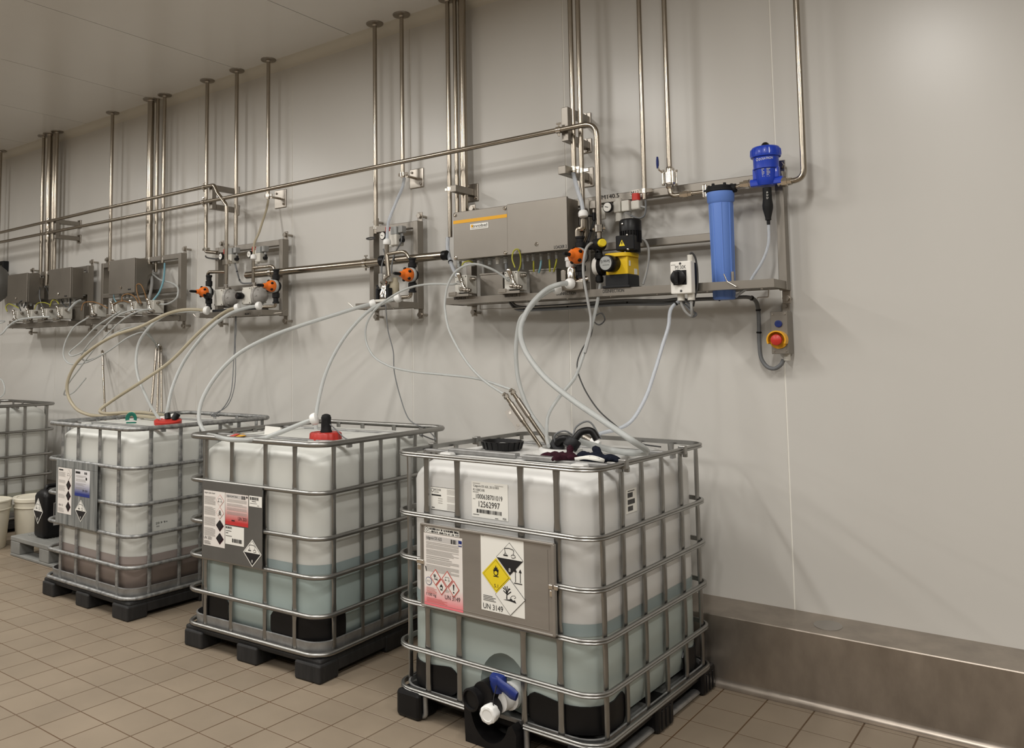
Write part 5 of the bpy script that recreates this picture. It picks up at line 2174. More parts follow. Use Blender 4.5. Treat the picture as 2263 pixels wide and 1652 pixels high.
m.box(dx - rl * 1.1, dx + rl * 1.1, YV - .02, YV + .02, zq - .018, zq + .004, .004)
part('lower_body', m, 'blue', t)
ca = math.atan2(C0.y - YV, C0.x - dx)
m = M()
v, f, a = text_mesh('DOSATRON')
zt4 = 2.419
rq = rl * .893
m.add([(dx + rq * math.cos(ca - .55 + 1.1 * p), YV + rq * math.sin(ca - .55 + 1.1 * p), zt4 + .011 * q + .004 * (p - .5)) for p, q in v], f)
m.loft([[(dx + rq * math.cos(ca - .72 + r_ * math.cos(k) * .11), YV + rq * math.sin(ca - .72 + r_ * math.cos(k) * .11), zt4 + .005 + r_ * .007 * math.sin(k)) for k in [2 * PI * i / 14 for i in range(14)]] for r_ in (.7, 1.0)], False, False)
part('lettering', m, 'paper2', cyl_, 'white lettering DOSATRON')
m = M()
for k in range(9):
    zz = lerp(zD_ + .018, zC - .008, k / 8)
    for c0, c1 in ((-.42, -.18), (.02, .34)):
        e = c1 - (.1 if k % 3 == 1 else 0)
        rq2 = rl * lerp(.66, .80, k / 8)
        m.add([(dx + rq2 * math.cos(ca + q), YV + rq2 * math.sin(ca + q), zz + h) for h in (0, .003) for q in (c0, (c0 + e) / 2, e)], [(0, 1, 4, 3), (1, 2, 5, 4)])
part('data_print', m, 'ink_light', t)
m = M()
zE1, zE2, zE3 = 2.296, 2.243, 2.122
m.lathe([(.0, zE3 - zE1), (.007, zE3 - zE1), (.008, zE3 - zE1 + .02), (.013, zE3 - zE1 + .022), (.013, zE3 - zE1 + .032), (.0225, zE3 - zE1 + .075), (.0235, zE2 - zE1 - .03), (.020, zE2 - zE1), (.0195, 0)], (dx, YV, zE1), (0, 0, 1), 20)
part('suction_tube', m, 'black_matt', t, 'black dosing cylinder')
m = M()
v, f, a = text_mesh('4-3-2-1')
m.add([(dx + .0203 * math.cos(ca - .2 + .4 * q), YV + .0203 * math.sin(ca - .2 + .4 * q), zE1 - .02 - p * .045) for p, q in v], f)
part('scale_print', m, 'paper2', t)
for ux in (-1.242, -1.271):
    pass
t2 = thing('link_pipe', 'short union pipe between the blue filter and the blue doser', 'pipe', (-1.268, YV, zb))
m = M()
m.tube([(fx + .07, YV, zb + .004), (dx - rl * 1.1, YV, zq)], .0115, 14)
part('tube', m, 'pipe', t2)
union(t2, -1.242, YV, (zb + zq) / 2 + .006, .022)

# ================================================================== isolator switch box M130K
b0, b1 = (-1.544, -0.385, 1.808), (-1.444, -0.385, 1.961)
t = thing('isolator_switch', 'white isolator switch box marked M130K with black rotary handle', 'switch', ((b0[0] + b1[0]) / 2, -.34, b0[2]))
m = M()
m.box(b0[0], b1[0], -.385, -.335, b0[2], b1[2], .005)
bx = part('cover', m, 'white', t)
m = M()
m.box(b0[0] + .004, b1[0] - .004, -.335, -.302, b0[2] + .004, b1[2] - .004, .003)
part('back_box', m, 'black_matt', t)
cx_, cz_ = (-1.500 + 0.0), 1.884
m = M()
m.box(cx_ - .030, cx_ + .034, -.388, -.384, cz_ - .034, cz_ + .034, .004)
m.lathe([(.036, 0), (.036, .010), (.030, .014), (0, .014)], (cx_ - .004, -.387, cz_), (0, -1, 0), 24)
m.box(cx_ - .014, cx_ + .004, -.418, -.395, cz_ - .030, cz_ + .030, .006)
part('rotary_handle', m, 'black', t, 'black rotary handle')
tx = (-1.519, -0.386, 1.924)
m = M()
v, f, a = text_mesh('M130K')
m.add([(tx[0] + p * .052, -.3856, tx[2] + q * .017) for p, q in v], f)
v, f, a = text_mesh('EATON')
m.add([(b0[0] + .006 + p * .02, -.3856, tx[2] + .018 + q * .005) for p, q in v], f)
part('lettering', m, 'ink', bx, 'black lettering M130K')
m = M()
for u in ((-1.495, -0.385, 1.950), (-1.494, -0.385, 1.821)):
    m.lathe([(.006, 0), (.005, .002), (.0, .002)], (u[0], -.385, u[2]), (0, -1, 0), 10)
part('cover_screws', m, 'cable_dark', bx)
m = M()
for u in ((-1.511, -0.350, 1.803), (-1.462, -0.350, 1.800)):
    m.cyl((u[0], -.345, b0[2]), (u[0], -.345, b0[2] - .03), .017, 12)
u = (-1.461, -0.350, 1.984)
m.cyl((u[0], -.345, b1[2]), (u[0], -.345, b1[2] + .03), .013, 12)
part('cable_glands', m, 'white_dirty', t)

# ================================================================== emergency stop box
e0, e1 = (-1.179, -0.105, 1.524), (-1.106, -0.105, 1.720)
t = thing('emergency_stop', 'steel push-button box with red emergency stop in yellow collar', 'switch', ((e0[0] + e1[0]) / 2, -.05, e0[2]))
m = M()
m.box(e0[0], e1[0], -.10, -.012, e0[2], e1[2], .003)
m.box(e0[0] - .001, e1[0] + .001, -.106, -.098, e0[2] - .001, e1[2] + .001, .002)
eb = part('box', m, 'brushed', t)
m = M()
for a in (e0[0] + .010, e1[0] - .010):
    for b in (e0[2] + .012, e1[2] - .012):
        m.lathe([(.0055, 0), (.0045, .003), (0, .003)], (a, -.106, b), (0, -1, 0), 10)
part('box_screws', m, 'chrome', eb)
ub = (-1.144, -0.106, 1.663)
m = M()
m.lathe([(.0165, 0), (.0165, .006), (.013, .007), (.0, .005)], (ub[0], -.106, ub[2]), (0, -1, 0), 20)
part('blue_button', m, 'blue_dark', t, 'dark blue push button')
ur = (-1.146, -0.106, 1.588)
m = M()
rings = []
for y, ro, ri in ((-.106, .043, .032), (-.150, .043, .034)):
    pass
arc = [R(-25 + 230 * k / 20) for k in range(21)]
o1 = [(ur[0] + .043 * math.cos(a), -.106, ur[2] + .043 * math.sin(a)) for a in arc]
o2 = [(ur[0] + .043 * math.cos(a), -.150, ur[2] + .043 * math.sin(a)) for a in arc]
i1 = [(ur[0] + .037 * math.cos(a), -.106, ur[2] + .037 * math.sin(a)) for a in arc]
i2 = [(ur[0] + .037 * math.cos(a), -.150, ur[2] + .037 * math.sin(a)) for a in arc]
m.loft([o1, o2, i2, i1], False, False, closed=False)
m.lathe([(.041, 0), (.041, .006), (.0, .006)], (ur[0], -.106, ur[2]), (0, -1, 0), 26)
part('collar', m, 'yellow_amber', t, 'amber half-round collar')
m = M()
m.lathe([(.014, .0), (.014, .022), (.024, .026), (.026, .032), (.024, .042), (.014, .048), (0, .050)], (ur[0], -.110, ur[2]), (0, -1, 0), 24)
part('red_button', m, 'red', t, 'red mushroom button')
m = M()
um = (-1.142, -0.020, 1.749)
xm_ = (e0[0] + e1[0]) / 2 + .01
m.box(xm_ - .018, xm_ + .018, -.016, -.010, e1[2] - .01, e1[2] + .045, .004)
m.cyl((xm_, -.03, e1[2] + .028), (xm_, .0, e1[2] + .028), .008, 8)
part('mount_tab', m, 'steel', t)
m = M()
m.cyl((xm_ + .006, -.055, e0[2]), (xm_ + .006, -.055, e0[2] - .032), .0155, 12)
part('cable_gland', m, 'white_dirty', t)


# ================================================================== hoses and cables
def hose(name, label, pts, r, mt, cat='hose', nuts=(), n=7, seg=10, group=None, ties=()):
    P = spl(pts, n)
    xs = [p.x for p in P]
    lo = min(P, key=lambda p: p.z)
    t = thing(name, label, cat, (lo.x, lo.y, lo.z - r), group=group)
    m = M()
    m.tube(P, r, seg)
    part('hose_tube' if cat == 'hose' else 'cable_sheath', m, mt, t)
    for end, s in nuts:
        i = 0 if end == 0 else -1
        d = (P[1] - P[0]) if end == 0 else (P[-2] - P[-1])
        d.normalize()
        m = M()
        q = r * 2.0 * s
        m.lathe([(q * .6, -.004), (q * .95, .0), (q, .006), (q, .020), (q * .85, .030), (r * 1.1, .036)], P[i] - d * .004, d, 12)
        part('coupling_nut', m, 'nut_white', t)
    for k in ties:
        p = P[int(k * (len(P) - 1))]
        d = (P[min(int(k * (len(P) - 1)) + 1, len(P) - 1)] - P[max(int(k * (len(P) - 1)) - 1, 0)]).normalized()
        m = M()
        m.tube([p - d * .004, p + d * .004], r * 1.3, 10)
        part('cable_tie', m, 'black', t)
    return t


HG = 'white suction hoses'
hose('suction_hose', 'white hose from BREAKER 2 pump arching over to the steel lance in the nearest container',
     [(-2.476, -0.330, 1.931), (-2.483, -0.350, 1.944), (-2.537, -0.400, 1.993), (-2.633, -0.450, 2.027), (-2.718, -0.480, 1.997), (-2.769, -0.500, 1.915), (-2.777, -0.520, 1.811), (-2.760, -0.540, 1.774), (-2.710, -0.580, 1.678), (-2.625, -0.620, 1.575), (-2.510, -0.660, 1.468), (-2.412, -0.680, 1.399), (-2.272, -0.700, 1.331)], .0065, 'hose_white', group=HG)
hose('suction_hose', 'thin white hose from BREAKER 1 pump sweeping left and back to the second lance',
     [(-2.828, -0.340, 1.937), (-2.819, -0.380, 1.930), (-2.961, -0.420, 1.937), (-3.091, -0.450, 1.920), (-3.206, -0.470, 1.875), (-3.320, -0.480, 1.808), (-3.396, -0.480, 1.718), (-3.404, -0.480, 1.625), (-3.340, -0.490, 1.532), (-3.211, -0.500, 1.472), (-2.997, -0.540, 1.439), (-2.737, -0.580, 1.424), (-2.471, -0.640, 1.406), (-2.233, -0.690, 1.356)], .0065, 'hose_white', group=HG)
hose('suction_hose', 'thick white hose from the DISINFECTION pump swinging down onto the nearest container',
     [(-2.087, -0.350, 1.892), (-2.105, -0.400, 1.891), (-2.156, -0.460, 1.866), (-2.207, -0.520, 1.802), (-2.240, -0.560, 1.728), (-2.243, -0.600, 1.653), (-2.184, -0.660, 1.556), (-2.054, -0.720, 1.437), (-1.881, -0.780, 1.336), (-1.663, -0.860, 1.238), (-1.515, -0.920, 1.174), (-1.510, -0.792, 1.115), (-1.556, -0.834, 1.112), (-1.675, -0.789, 1.112), (-1.737, -0.865, 1.140), (-1.765, -0.924, 1.160)], .0135, 'hose_white', nuts=[(0, 1.05)], group=HG)
hose('suction_hose', 'second thick white hose leaving the DISINFECTION pump and hanging behind the first',
     [(-2.155, -0.360, 1.869), (-2.179, -0.400, 1.860), (-2.242, -0.420, 1.819), (-2.313, -0.420, 1.751), (-2.351, -0.420, 1.719), (-2.377, -0.420, 1.628), (-2.379, -0.430, 1.527), (-2.352, -0.450, 1.387), (-2.268, -0.480, 1.233), (-2.170, -0.540, 1.165), (-2.032, -0.698, 1.120)], .0115, 'hose_white', nuts=[(0, 1.15)], group=HG)
hose('suction_hose', 'pale hose from the dosing pump suction hanging into the nearest container',
     [(-1.973, -0.250, 1.887), (-1.966, -0.300, 1.797), (-1.960, -0.360, 1.707), (-1.964, -0.420, 1.601), (-1.977, -0.460, 1.506), (-2.000, -0.500, 1.413), (-2.054, -0.560, 1.321), (-2.080, -0.620, 1.240), (-2.058, -0.680, 1.158), (-1.895, -0.946, 1.130)], .0085, 'hose_white', group=HG)
hose('return_hose', 'grey hose from the yellow-knobbed relief valve looping down past the shelf front',
     [(-1.991, -0.280, 2.100), (-1.987, -0.320, 2.094), (-1.990, -0.360, 2.067), (-1.993, -0.380, 2.021), (-2.000, -0.380, 1.972), (-1.998, -0.380, 1.913), (-1.979, -0.380, 1.795), (-1.965, -0.380, 1.707), (-1.952, -0.420, 1.629), (-1.960, -0.460, 1.535)], .0070, 'cable_light', group=HG)
hose('suction_hose', 'white hose from the middle station sweeping far left onto the teal container',
     [(-3.431, -0.370, 1.850), (-3.496, -0.440, 1.825), (-3.638, -0.550, 1.771), (-3.775, -0.680, 1.712), (-3.920, -0.800, 1.643), (-4.064, -0.920, 1.540), (-4.149, -1.020, 1.401), (-4.166, -1.100, 1.265), (-4.136, -1.140, 1.167), (-4.067, -1.160, 1.107), (-3.637, -1.395, 1.112), (-3.450, -1.438, 1.109), (-3.360, -1.377, 1.109), (-3.361, -1.303, 1.112), (-3.299, -1.257, 1.140), (-3.242, -1.181, 1.175), (-3.156, -1.137, 1.210)], .0125, 'hose_white', nuts=[(0, 1.0), (1, 1.25)], group=HG)
hose('suction_hose', 'white hose from the middle station dropping into the red cap of the teal container',
     [(-3.248, -0.350, 1.877), (-3.311, -0.380, 1.858), (-3.406, -0.430, 1.808), (-3.479, -0.520, 1.699), (-3.512, -0.620, 1.565), (-3.505, -0.720, 1.425), (-3.456, -0.820, 1.291), (-3.369, -0.930, 1.186), (-3.358, -0.940, 1.130)], .0110, 'hose_white', nuts=[(0, 1.25)], group=HG)
hose('suction_hose', 'white hose from the two-pump station dropping to the container with brown liquid',
     [(-4.520, -0.350, 1.882), (-4.622, -0.380, 1.870), (-4.761, -0.420, 1.831), (-4.896, -0.480, 1.736), (-4.979, -0.550, 1.615), (-5.041, -0.620, 1.470), (-5.035, -0.700, 1.315), (-4.971, -0.780, 1.179), (-4.738, -0.958, 1.130)], .0120, 'hose_white', nuts=[(0, 1.2)], group=HG)
hose('suction_hose', 'cream hose from the two-pump station running straight down-left then coiling on the brown container',
     [(-4.740, -0.360, 1.879), (-4.825, -0.400, 1.853), (-4.995, -0.480, 1.726), (-5.214, -0.600, 1.494), (-5.383, -0.700, 1.364), (-5.671, -0.780, 1.209), (-5.710, -0.840, 1.154), (-5.690, -0.860, 1.134), (-5.657, -0.840, 1.122), (-5.534, -0.780, 1.128), (-5.329, -0.740, 1.135), (-5.144, -0.720, 1.126), (-4.715, -0.910, 1.130)], .0120, 'hose_cream', nuts=[(0, 1.2), (1, 1.3)], group='cream suction hoses')
hose('suction_hose', 'cream hose making the widest leftward loop onto the brown container',
     [(-5.093, -0.360, 1.869), (-5.182, -0.400, 1.879), (-5.277, -0.460, 1.876), (-5.388, -0.520, 1.846), (-5.589, -0.600, 1.759), (-5.816, -0.680, 1.696), (-6.068, -0.740, 1.581), (-6.199, -0.780, 1.473), (-6.273, -0.800, 1.336), (-6.262, -0.800, 1.241), (-6.150, -0.800, 1.146), (-5.978, -0.800, 1.102), (-5.781, -0.800, 1.096), (-5.533, -0.780, 1.107), (-5.279, -0.800, 1.116), (-5.024, -0.840, 1.117), (-4.751, -0.960, 1.125)], .0125, 'hose_cream', nuts=[(0, 1.3)], group='cream suction hoses')
hose('suction_hose', 'white hose beside the cream loop curving down to the brown container cap',
     [(-5.215, -0.340, 1.871), (-5.356, -0.380, 1.872), (-5.534, -0.420, 1.850), (-5.651, -0.480, 1.761), (-5.697, -0.540, 1.647), (-5.675, -0.580, 1.522), (-5.552, -0.640, 1.386), (-5.307, -0.720, 1.231), (-4.668, -1.047, 1.130)], .0110, 'hose_white', group=HG)
HB = 'thin white hoses of the small pumps'
hose('pump_hose', 'thin white hose from the first pump under the single cabinet looping low to the left',
     [(-6.775, -0.340, 1.881), (-6.795, -0.380, 1.851), (-6.886, -0.420, 1.790), (-6.951, -0.460, 1.658), (-6.940, -0.480, 1.556), (-6.861, -0.480, 1.486), (-6.639, -0.460, 1.482), (-6.359, -0.420, 1.571), (-6.125, -0.340, 1.702), (-6.068, -0.260, 1.731), (-6.088, -0.160, 1.665), (-6.177, -0.060, 1.606)], .0065, 'hose_white', group=HB)
hose('pump_hose', 'thin white hose from the second pump under the single cabinet with the tallest arch',
     [(-6.283, -0.340, 1.912), (-6.367, -0.380, 1.864), (-6.527, -0.420, 1.785), (-6.683, -0.460, 1.662), (-6.806, -0.500, 1.567), (-6.767, -0.500, 1.544), (-6.572, -0.460, 1.599), (-6.295, -0.400, 1.719), (-6.191, -0.320, 1.770), (-6.143, -0.220, 1.778), (-6.169, -0.120, 1.693), (-6.159, -0.050, 1.590)], .0065, 'hose_white', group=HB)
hose('pump_hose', 'thin white hose from the third pump under the single cabinet ending at the lone lance',
     [(-5.958, -0.340, 1.910), (-6.003, -0.380, 1.911), (-6.213, -0.420, 1.866), (-6.387, -0.460, 1.743), (-6.545, -0.480, 1.633), (-6.678, -0.460, 1.543), (-6.739, -0.400, 1.504), (-6.788, -0.280, 1.518), (-7.031, -0.060, 1.557)], .0065, 'hose_white', group=HB)
hose('pump_hose', 'thin white hose from the fourth pump under the single cabinet drooping behind the cream loop',
     [(-5.815, -0.350, 1.906), (-5.845, -0.400, 1.904), (-6.035, -0.440, 1.852), (-6.230, -0.480, 1.728), (-6.431, -0.500, 1.583), (-6.639, -0.500, 1.433), (-6.853, -0.480, 1.297), (-6.947, -0.460, 1.209), (-6.885, -0.420, 1.224), (-6.774, -0.360, 1.352)], .0060, 'hose_white', group=HB)
hose('pump_hose', 'white hose from the pumps under the paired cabinets running left out of the picture',
     [(-7.438, -0.350, 1.902), (-7.564, -0.380, 1.905), (-7.686, -0.420, 1.898), (-7.840, -0.460, 1.878), (-7.920, -0.500, 1.826), (-7.946, -0.550, 1.754), (-8.9, -.66, 1.55), (-9.0, -.72, 1.30), (-8.7, -.75, 1.13), (-8.3, -.72, 1.112)], .0085, 'hose_white', group=HB)
hose('pump_hose', 'thin white hose at the left edge hanging to the farthest container',
     [(-9.15, -.36, 1.90), (-8.258, -0.380, 1.882), (-8.286, -0.440, 1.855), (-9.1, -.5, 1.6), (-8.75, -.55, 1.35), (-7.797, -0.600, 1.326), (-7.712, -0.620, 1.206), (-8.4, -.66, 1.112)], .0060, 'hose_white', group=HB)
hose('clear_hose', 'clear hose from the riser clamp down to the steel pipe right of the long cabinet',
     [(-2.140, -0.200, 2.502), (-2.119, -0.220, 2.454), (-2.086, -0.250, 2.383), (-2.051, -0.280, 2.314), (-2.042, -0.285, 2.248)], .0110, 'hose_clear', nuts=[(1, 1.15)], group='clear hoses of the stations')
hose('clear_hose', 'pale hose from the rod-held riser down to the middle station pipe',
     [(-3.409, -0.100, 2.666), (-3.396, -0.130, 2.607), (-3.400, -0.190, 2.502), (-3.435, -0.220, 2.387), (-3.414, -0.260, 2.326), (-3.399, -0.285, 2.247), (-3.399, -0.285, 2.223)], .0100, 'hose_clear', nuts=[(1, 1.25)], group='clear hoses of the stations')
hose('clear_hose', 'cream tinted hose from the rod-held riser down to the two-pump station',
     [(-4.724, -0.100, 2.686), (-4.715, -0.120, 2.628), (-4.695, -0.180, 2.510), (-4.688, -0.220, 2.422), (-4.697, -0.250, 2.354), (-4.672, -0.280, 2.280), (-4.669, -0.285, 2.229)], .0085, 'hose_cream', nuts=[(1, 1.3)], group='clear hoses of the stations')
hose('clear_hose', 'bundle of clear tubing below the open riser left of the long cabinet',
     [(-3.063, -0.100, 2.250), (-3.058, -0.110, 2.185), (-3.019, -0.140, 2.102), (-2.959, -0.180, 2.032), (-2.915, -0.200, 1.984)], .0120, 'hose_clear', group='clear hoses of the stations', ties=[.55])
hose('clear_hose', 'ice-blue tube from the thin riser to the pumps of the single cabinet',
     [(-6.024, -0.100, 2.309), (-5.969, -0.140, 2.225), (-5.901, -0.200, 2.130), (-5.871, -0.260, 2.039), (-5.913, -0.280, 1.987)], .0080, 'hose_blue', group='clear hoses of the stations')
hose('clear_hose', 'white tube arching right of the single cabinet to the fourth pump',
     [(-6.184, -0.110, 2.230), (-6.024, -0.140, 2.168), (-5.771, -0.200, 2.122), (-5.605, -0.260, 2.062), (-5.578, -0.290, 1.992), (-5.691, -0.290, 1.950), (-5.854, -0.270, 1.953)], .0070, 'hose_white', group='clear hoses of the stations')
hose('clear_hose', 'clear tube from the blue doser down behind the shelf',
     [(-1.152, -0.170, 2.124), (-1.152, -0.170, 2.104), (-1.157, -0.170, 2.030), (-1.188, -0.170, 1.951), (-1.238, -0.170, 1.876), (-1.255, -0.180, 1.835), (-1.297, -0.200, 1.799), (-1.304, -0.200, 1.792)], .0065, 'hose_clear', group='clear hoses of the stations')
hose('drain_hose', 'bluish clear drain hose from the isolator switch down onto the nearest container',
     [(-1.526, -0.320, 1.782), (-1.563, -0.340, 1.743), (-1.563, -0.380, 1.658), (-1.578, -0.420, 1.568), (-1.593, -0.480, 1.453), (-1.618, -0.540, 1.327), (-1.659, -0.620, 1.222), (-1.707, -0.660, 1.190), (-1.768, -0.690, 1.172), (-1.803, -0.734, 1.150)], .0085, 'hose_clear', group='clear hoses of the stations', ties=[.05])

CG = 'cables under the long shelf'
hose('cable', 'dark thin cable with a small ring loop hanging to the nearest container',
     [(-2.003, -0.250, 1.766), (-2.006, -0.270, 1.701), (-1.969, -0.280, 1.678), (-1.938, -0.280, 1.704), (-1.957, -0.280, 1.737), (-1.987, -0.290, 1.720), (-1.988, -0.340, 1.621), (-2.007, -0.400, 1.554), (-2.016, -0.440, 1.478), (-1.959, -0.500, 1.385), (-1.840, -0.580, 1.273), (-1.706, -0.660, 1.203), (-1.628, -0.750, 1.186), (-1.654, -0.501, 1.113), (-1.546, -0.555, 1.112)], .0035, 'cable_dark', 'cable', group=CG)
hose('cable', 'thick grey cable dropping in a U from the shelf to the emergency stop box',
     [(-2.587, -0.160, 1.835), (-2.533, -0.170, 1.793), (-2.424, -0.170, 1.783), (-2.166, -0.170, 1.787), (-1.896, -0.170, 1.792), (-1.650, -0.170, 1.784), (-1.504, -0.150, 1.792), (-1.391, -0.120, 1.792), (-1.280, -0.080, 1.794), (-1.260, -0.050, 1.777), (-1.255, -0.035, 1.743), (-1.255, -0.030, 1.667), (-1.257, -0.030, 1.571), (-1.248, -0.035, 1.499), (-1.220, -0.040, 1.461), (-1.185, -0.050, 1.454), (-1.155, -0.055, 1.473), (-1.143, -0.055, 1.495)], .0095, 'cable_grey', 'cable', group=CG, ties=[.03, .1, .17, .25, .33, .41, .49, .6, .68])
for k, dz in enumerate((.010, -.011)):
    hose('cable', ('upper' if k == 0 else 'lower') + ' dark cable of the tied bundle under the long shelf',
         [V(*p) + V(0, -.012, dz) for p in ((-2.577, -0.160, 1.834), (-2.526, -0.170, 1.793), (-2.391, -0.170, 1.784), (-2.135, -0.170, 1.787), (-1.895, -0.170, 1.793), (-1.670, -0.170, 1.784), (-1.557, -0.200, 1.783))] + [V(*(-1.511, -0.240, 1.750)) + V(0, 0, dz)] + ([V(*(-1.474, -0.260, 1.714)), V(*(-1.482, -0.280, 1.704)), V(*(-1.493, -0.300, 1.710))] if k else [V(*(-1.474, -0.300, 1.724)), V(*(-1.469, -0.330, 1.749)), V(*(-1.464, -0.345, 1.778))]), .0065, 'cable_grey', 'cable', group=CG)
hose('cable', 'grey cable looping under the isolator switch', [(-1.514, -0.345, 1.784), (-1.509, -0.340, 1.754), (-1.493, -0.330, 1.720), (-1.474, -0.320, 1.705), (-1.464, -0.340, 1.733), (-1.463, -0.345, 1.778)], .006, 'cable_light', 'cable', group=CG)
hose('cable', 'dark cable arching from the top gland of the isolator switch', [(-1.462, -0.345, 1.993), (-1.455, -0.345, 2.001), (-1.444, -0.335, 1.987), (-1.438, -0.325, 1.942), (-1.438, -0.320, 1.883), (-1.442, -0.320, 1.830), (-1.452, -0.320, 1.801), (-1.467, -0.310, 1.750)], .0045, 'cable_dark', 'cable', group=CG)
hose('cable', 'grey motor cable hanging behind the yellow dosing pump', [(-1.765, -0.220, 2.115), (-1.743, -0.210, 2.100), (-1.730, -0.200, 2.068), (-1.728, -0.200, 2.015), (-1.743, -0.200, 1.938), (-1.759, -0.210, 1.877)], .0065, 'cable_light', 'cable', group=CG)
hose('cable', 'grey air tube between the red-knob regulator and the tagged riser', [(-1.823, -0.150, 2.292), (-1.779, -0.150, 2.284), (-1.759, -0.150, 2.276)], .0055, 'cable_light', 'cable', group=CG)
hose('cable', 'grey air tube swinging below the tagged riser', [(-1.757, -0.150, 2.316), (-1.758, -0.150, 2.265), (-1.768, -0.150, 2.234), (-1.793, -0.150, 2.225), (-1.833, -0.145, 2.240), (-1.870, -0.140, 2.264)], .0050, 'cable_grey', 'cable', group=CG)
hose('cable', 'black cable bundle slanting from the small limit valve behind the bent pipe', [(-2.051, -0.140, 2.282), (-2.050, -0.140, 2.250), (-2.070, -0.140, 2.196), (-2.088, -0.140, 2.148), (-2.098, -0.150, 2.105), (-2.101, -0.160, 2.048)], .0075, 'cable_dark', 'cable', group=CG, ties=[.45, .7])
UG = 'thin station cables'
hose('cable', 'left of two thin cables hanging from the two-pump station', [(-4.897, -0.260, 1.839), (-4.902, -0.260, 1.719), (-4.864, -0.300, 1.502), (-4.779, -0.400, 1.248), (-4.756, -0.500, 1.152), (-4.858, -0.497, 1.112)], .0035, 'cable_grey', 'cable', group=UG)
hose('cable', 'right of two thin cables hanging from the two-pump station', [(-4.889, -0.260, 1.839), (-4.888, -0.260, 1.719), (-4.871, -0.280, 1.651), (-4.757, -0.380, 1.308), (-4.741, -0.460, 1.180), (-4.795, -0.550, 1.124), (-4.812, -0.468, 1.112)], .0035, 'cable_grey', 'cable', group=UG)
hose('cable', 'thin cable hanging from the middle station to the corner of the teal container', [(-3.397, -0.310, 1.852), (-3.384, -0.320, 1.837), (-3.347, -0.340, 1.678), (-3.290, -0.360, 1.552), (-3.267, -0.380, 1.439), (-3.188, -0.420, 1.289), (-3.075, -0.480, 1.168), (-2.967, -0.520, 1.134), (-3.119, -0.274, 1.100), (-2.830, -0.550, 1.068), (-2.811, -0.700, 1.110)], .0035, 'cable_grey', 'cable', group=UG)
hose('cable', 'grey cable bundle slanting inside the two-pump station', [(-5.044, -0.150, 2.236), (-5.014, -0.150, 2.157), (-4.944, -0.170, 2.080), (-4.817, -0.180, 2.067)], .006, 'cable_grey', 'cable', group=UG, ties=[.3, .6])
hose('cable', 'grey cable from the solenoid plug in the middle station', [(-3.388, -0.160, 2.301), (-3.386, -0.160, 2.250), (-3.427, -0.160, 2.195), (-3.444, -0.180, 2.127), (-3.422, -0.220, 2.006)], .0045, 'cable_grey', 'cable', group=UG)
hose('cable', 'grey cable crossing the conduit in the middle station', [(-3.530, -0.170, 2.211), (-3.501, -0.190, 2.164), (-3.515, -0.200, 2.110), (-3.484, -0.240, 2.000), (-3.401, -0.320, 1.888)], .0045, 'cable_grey', 'cable', group=UG)
hose('cable', 'dark loop cable left of the middle station gauge', [(-3.612, -0.160, 2.297), (-3.643, -0.170, 2.296), (-3.657, -0.190, 2.289), (-3.616, -0.200, 2.278), (-3.588, -0.180, 2.286)], .0045, 'cable_dark', 'cable', group=UG)
hose('cable', 'small dark pipe from the elbowed riser to the left gauge', [(-5.445, -0.120, 2.323), (-5.419, -0.130, 2.310), (-5.266, -0.150, 2.284), (-5.239, -0.150, 2.287)], .006, 'cable_dark', 'cable', group=UG)
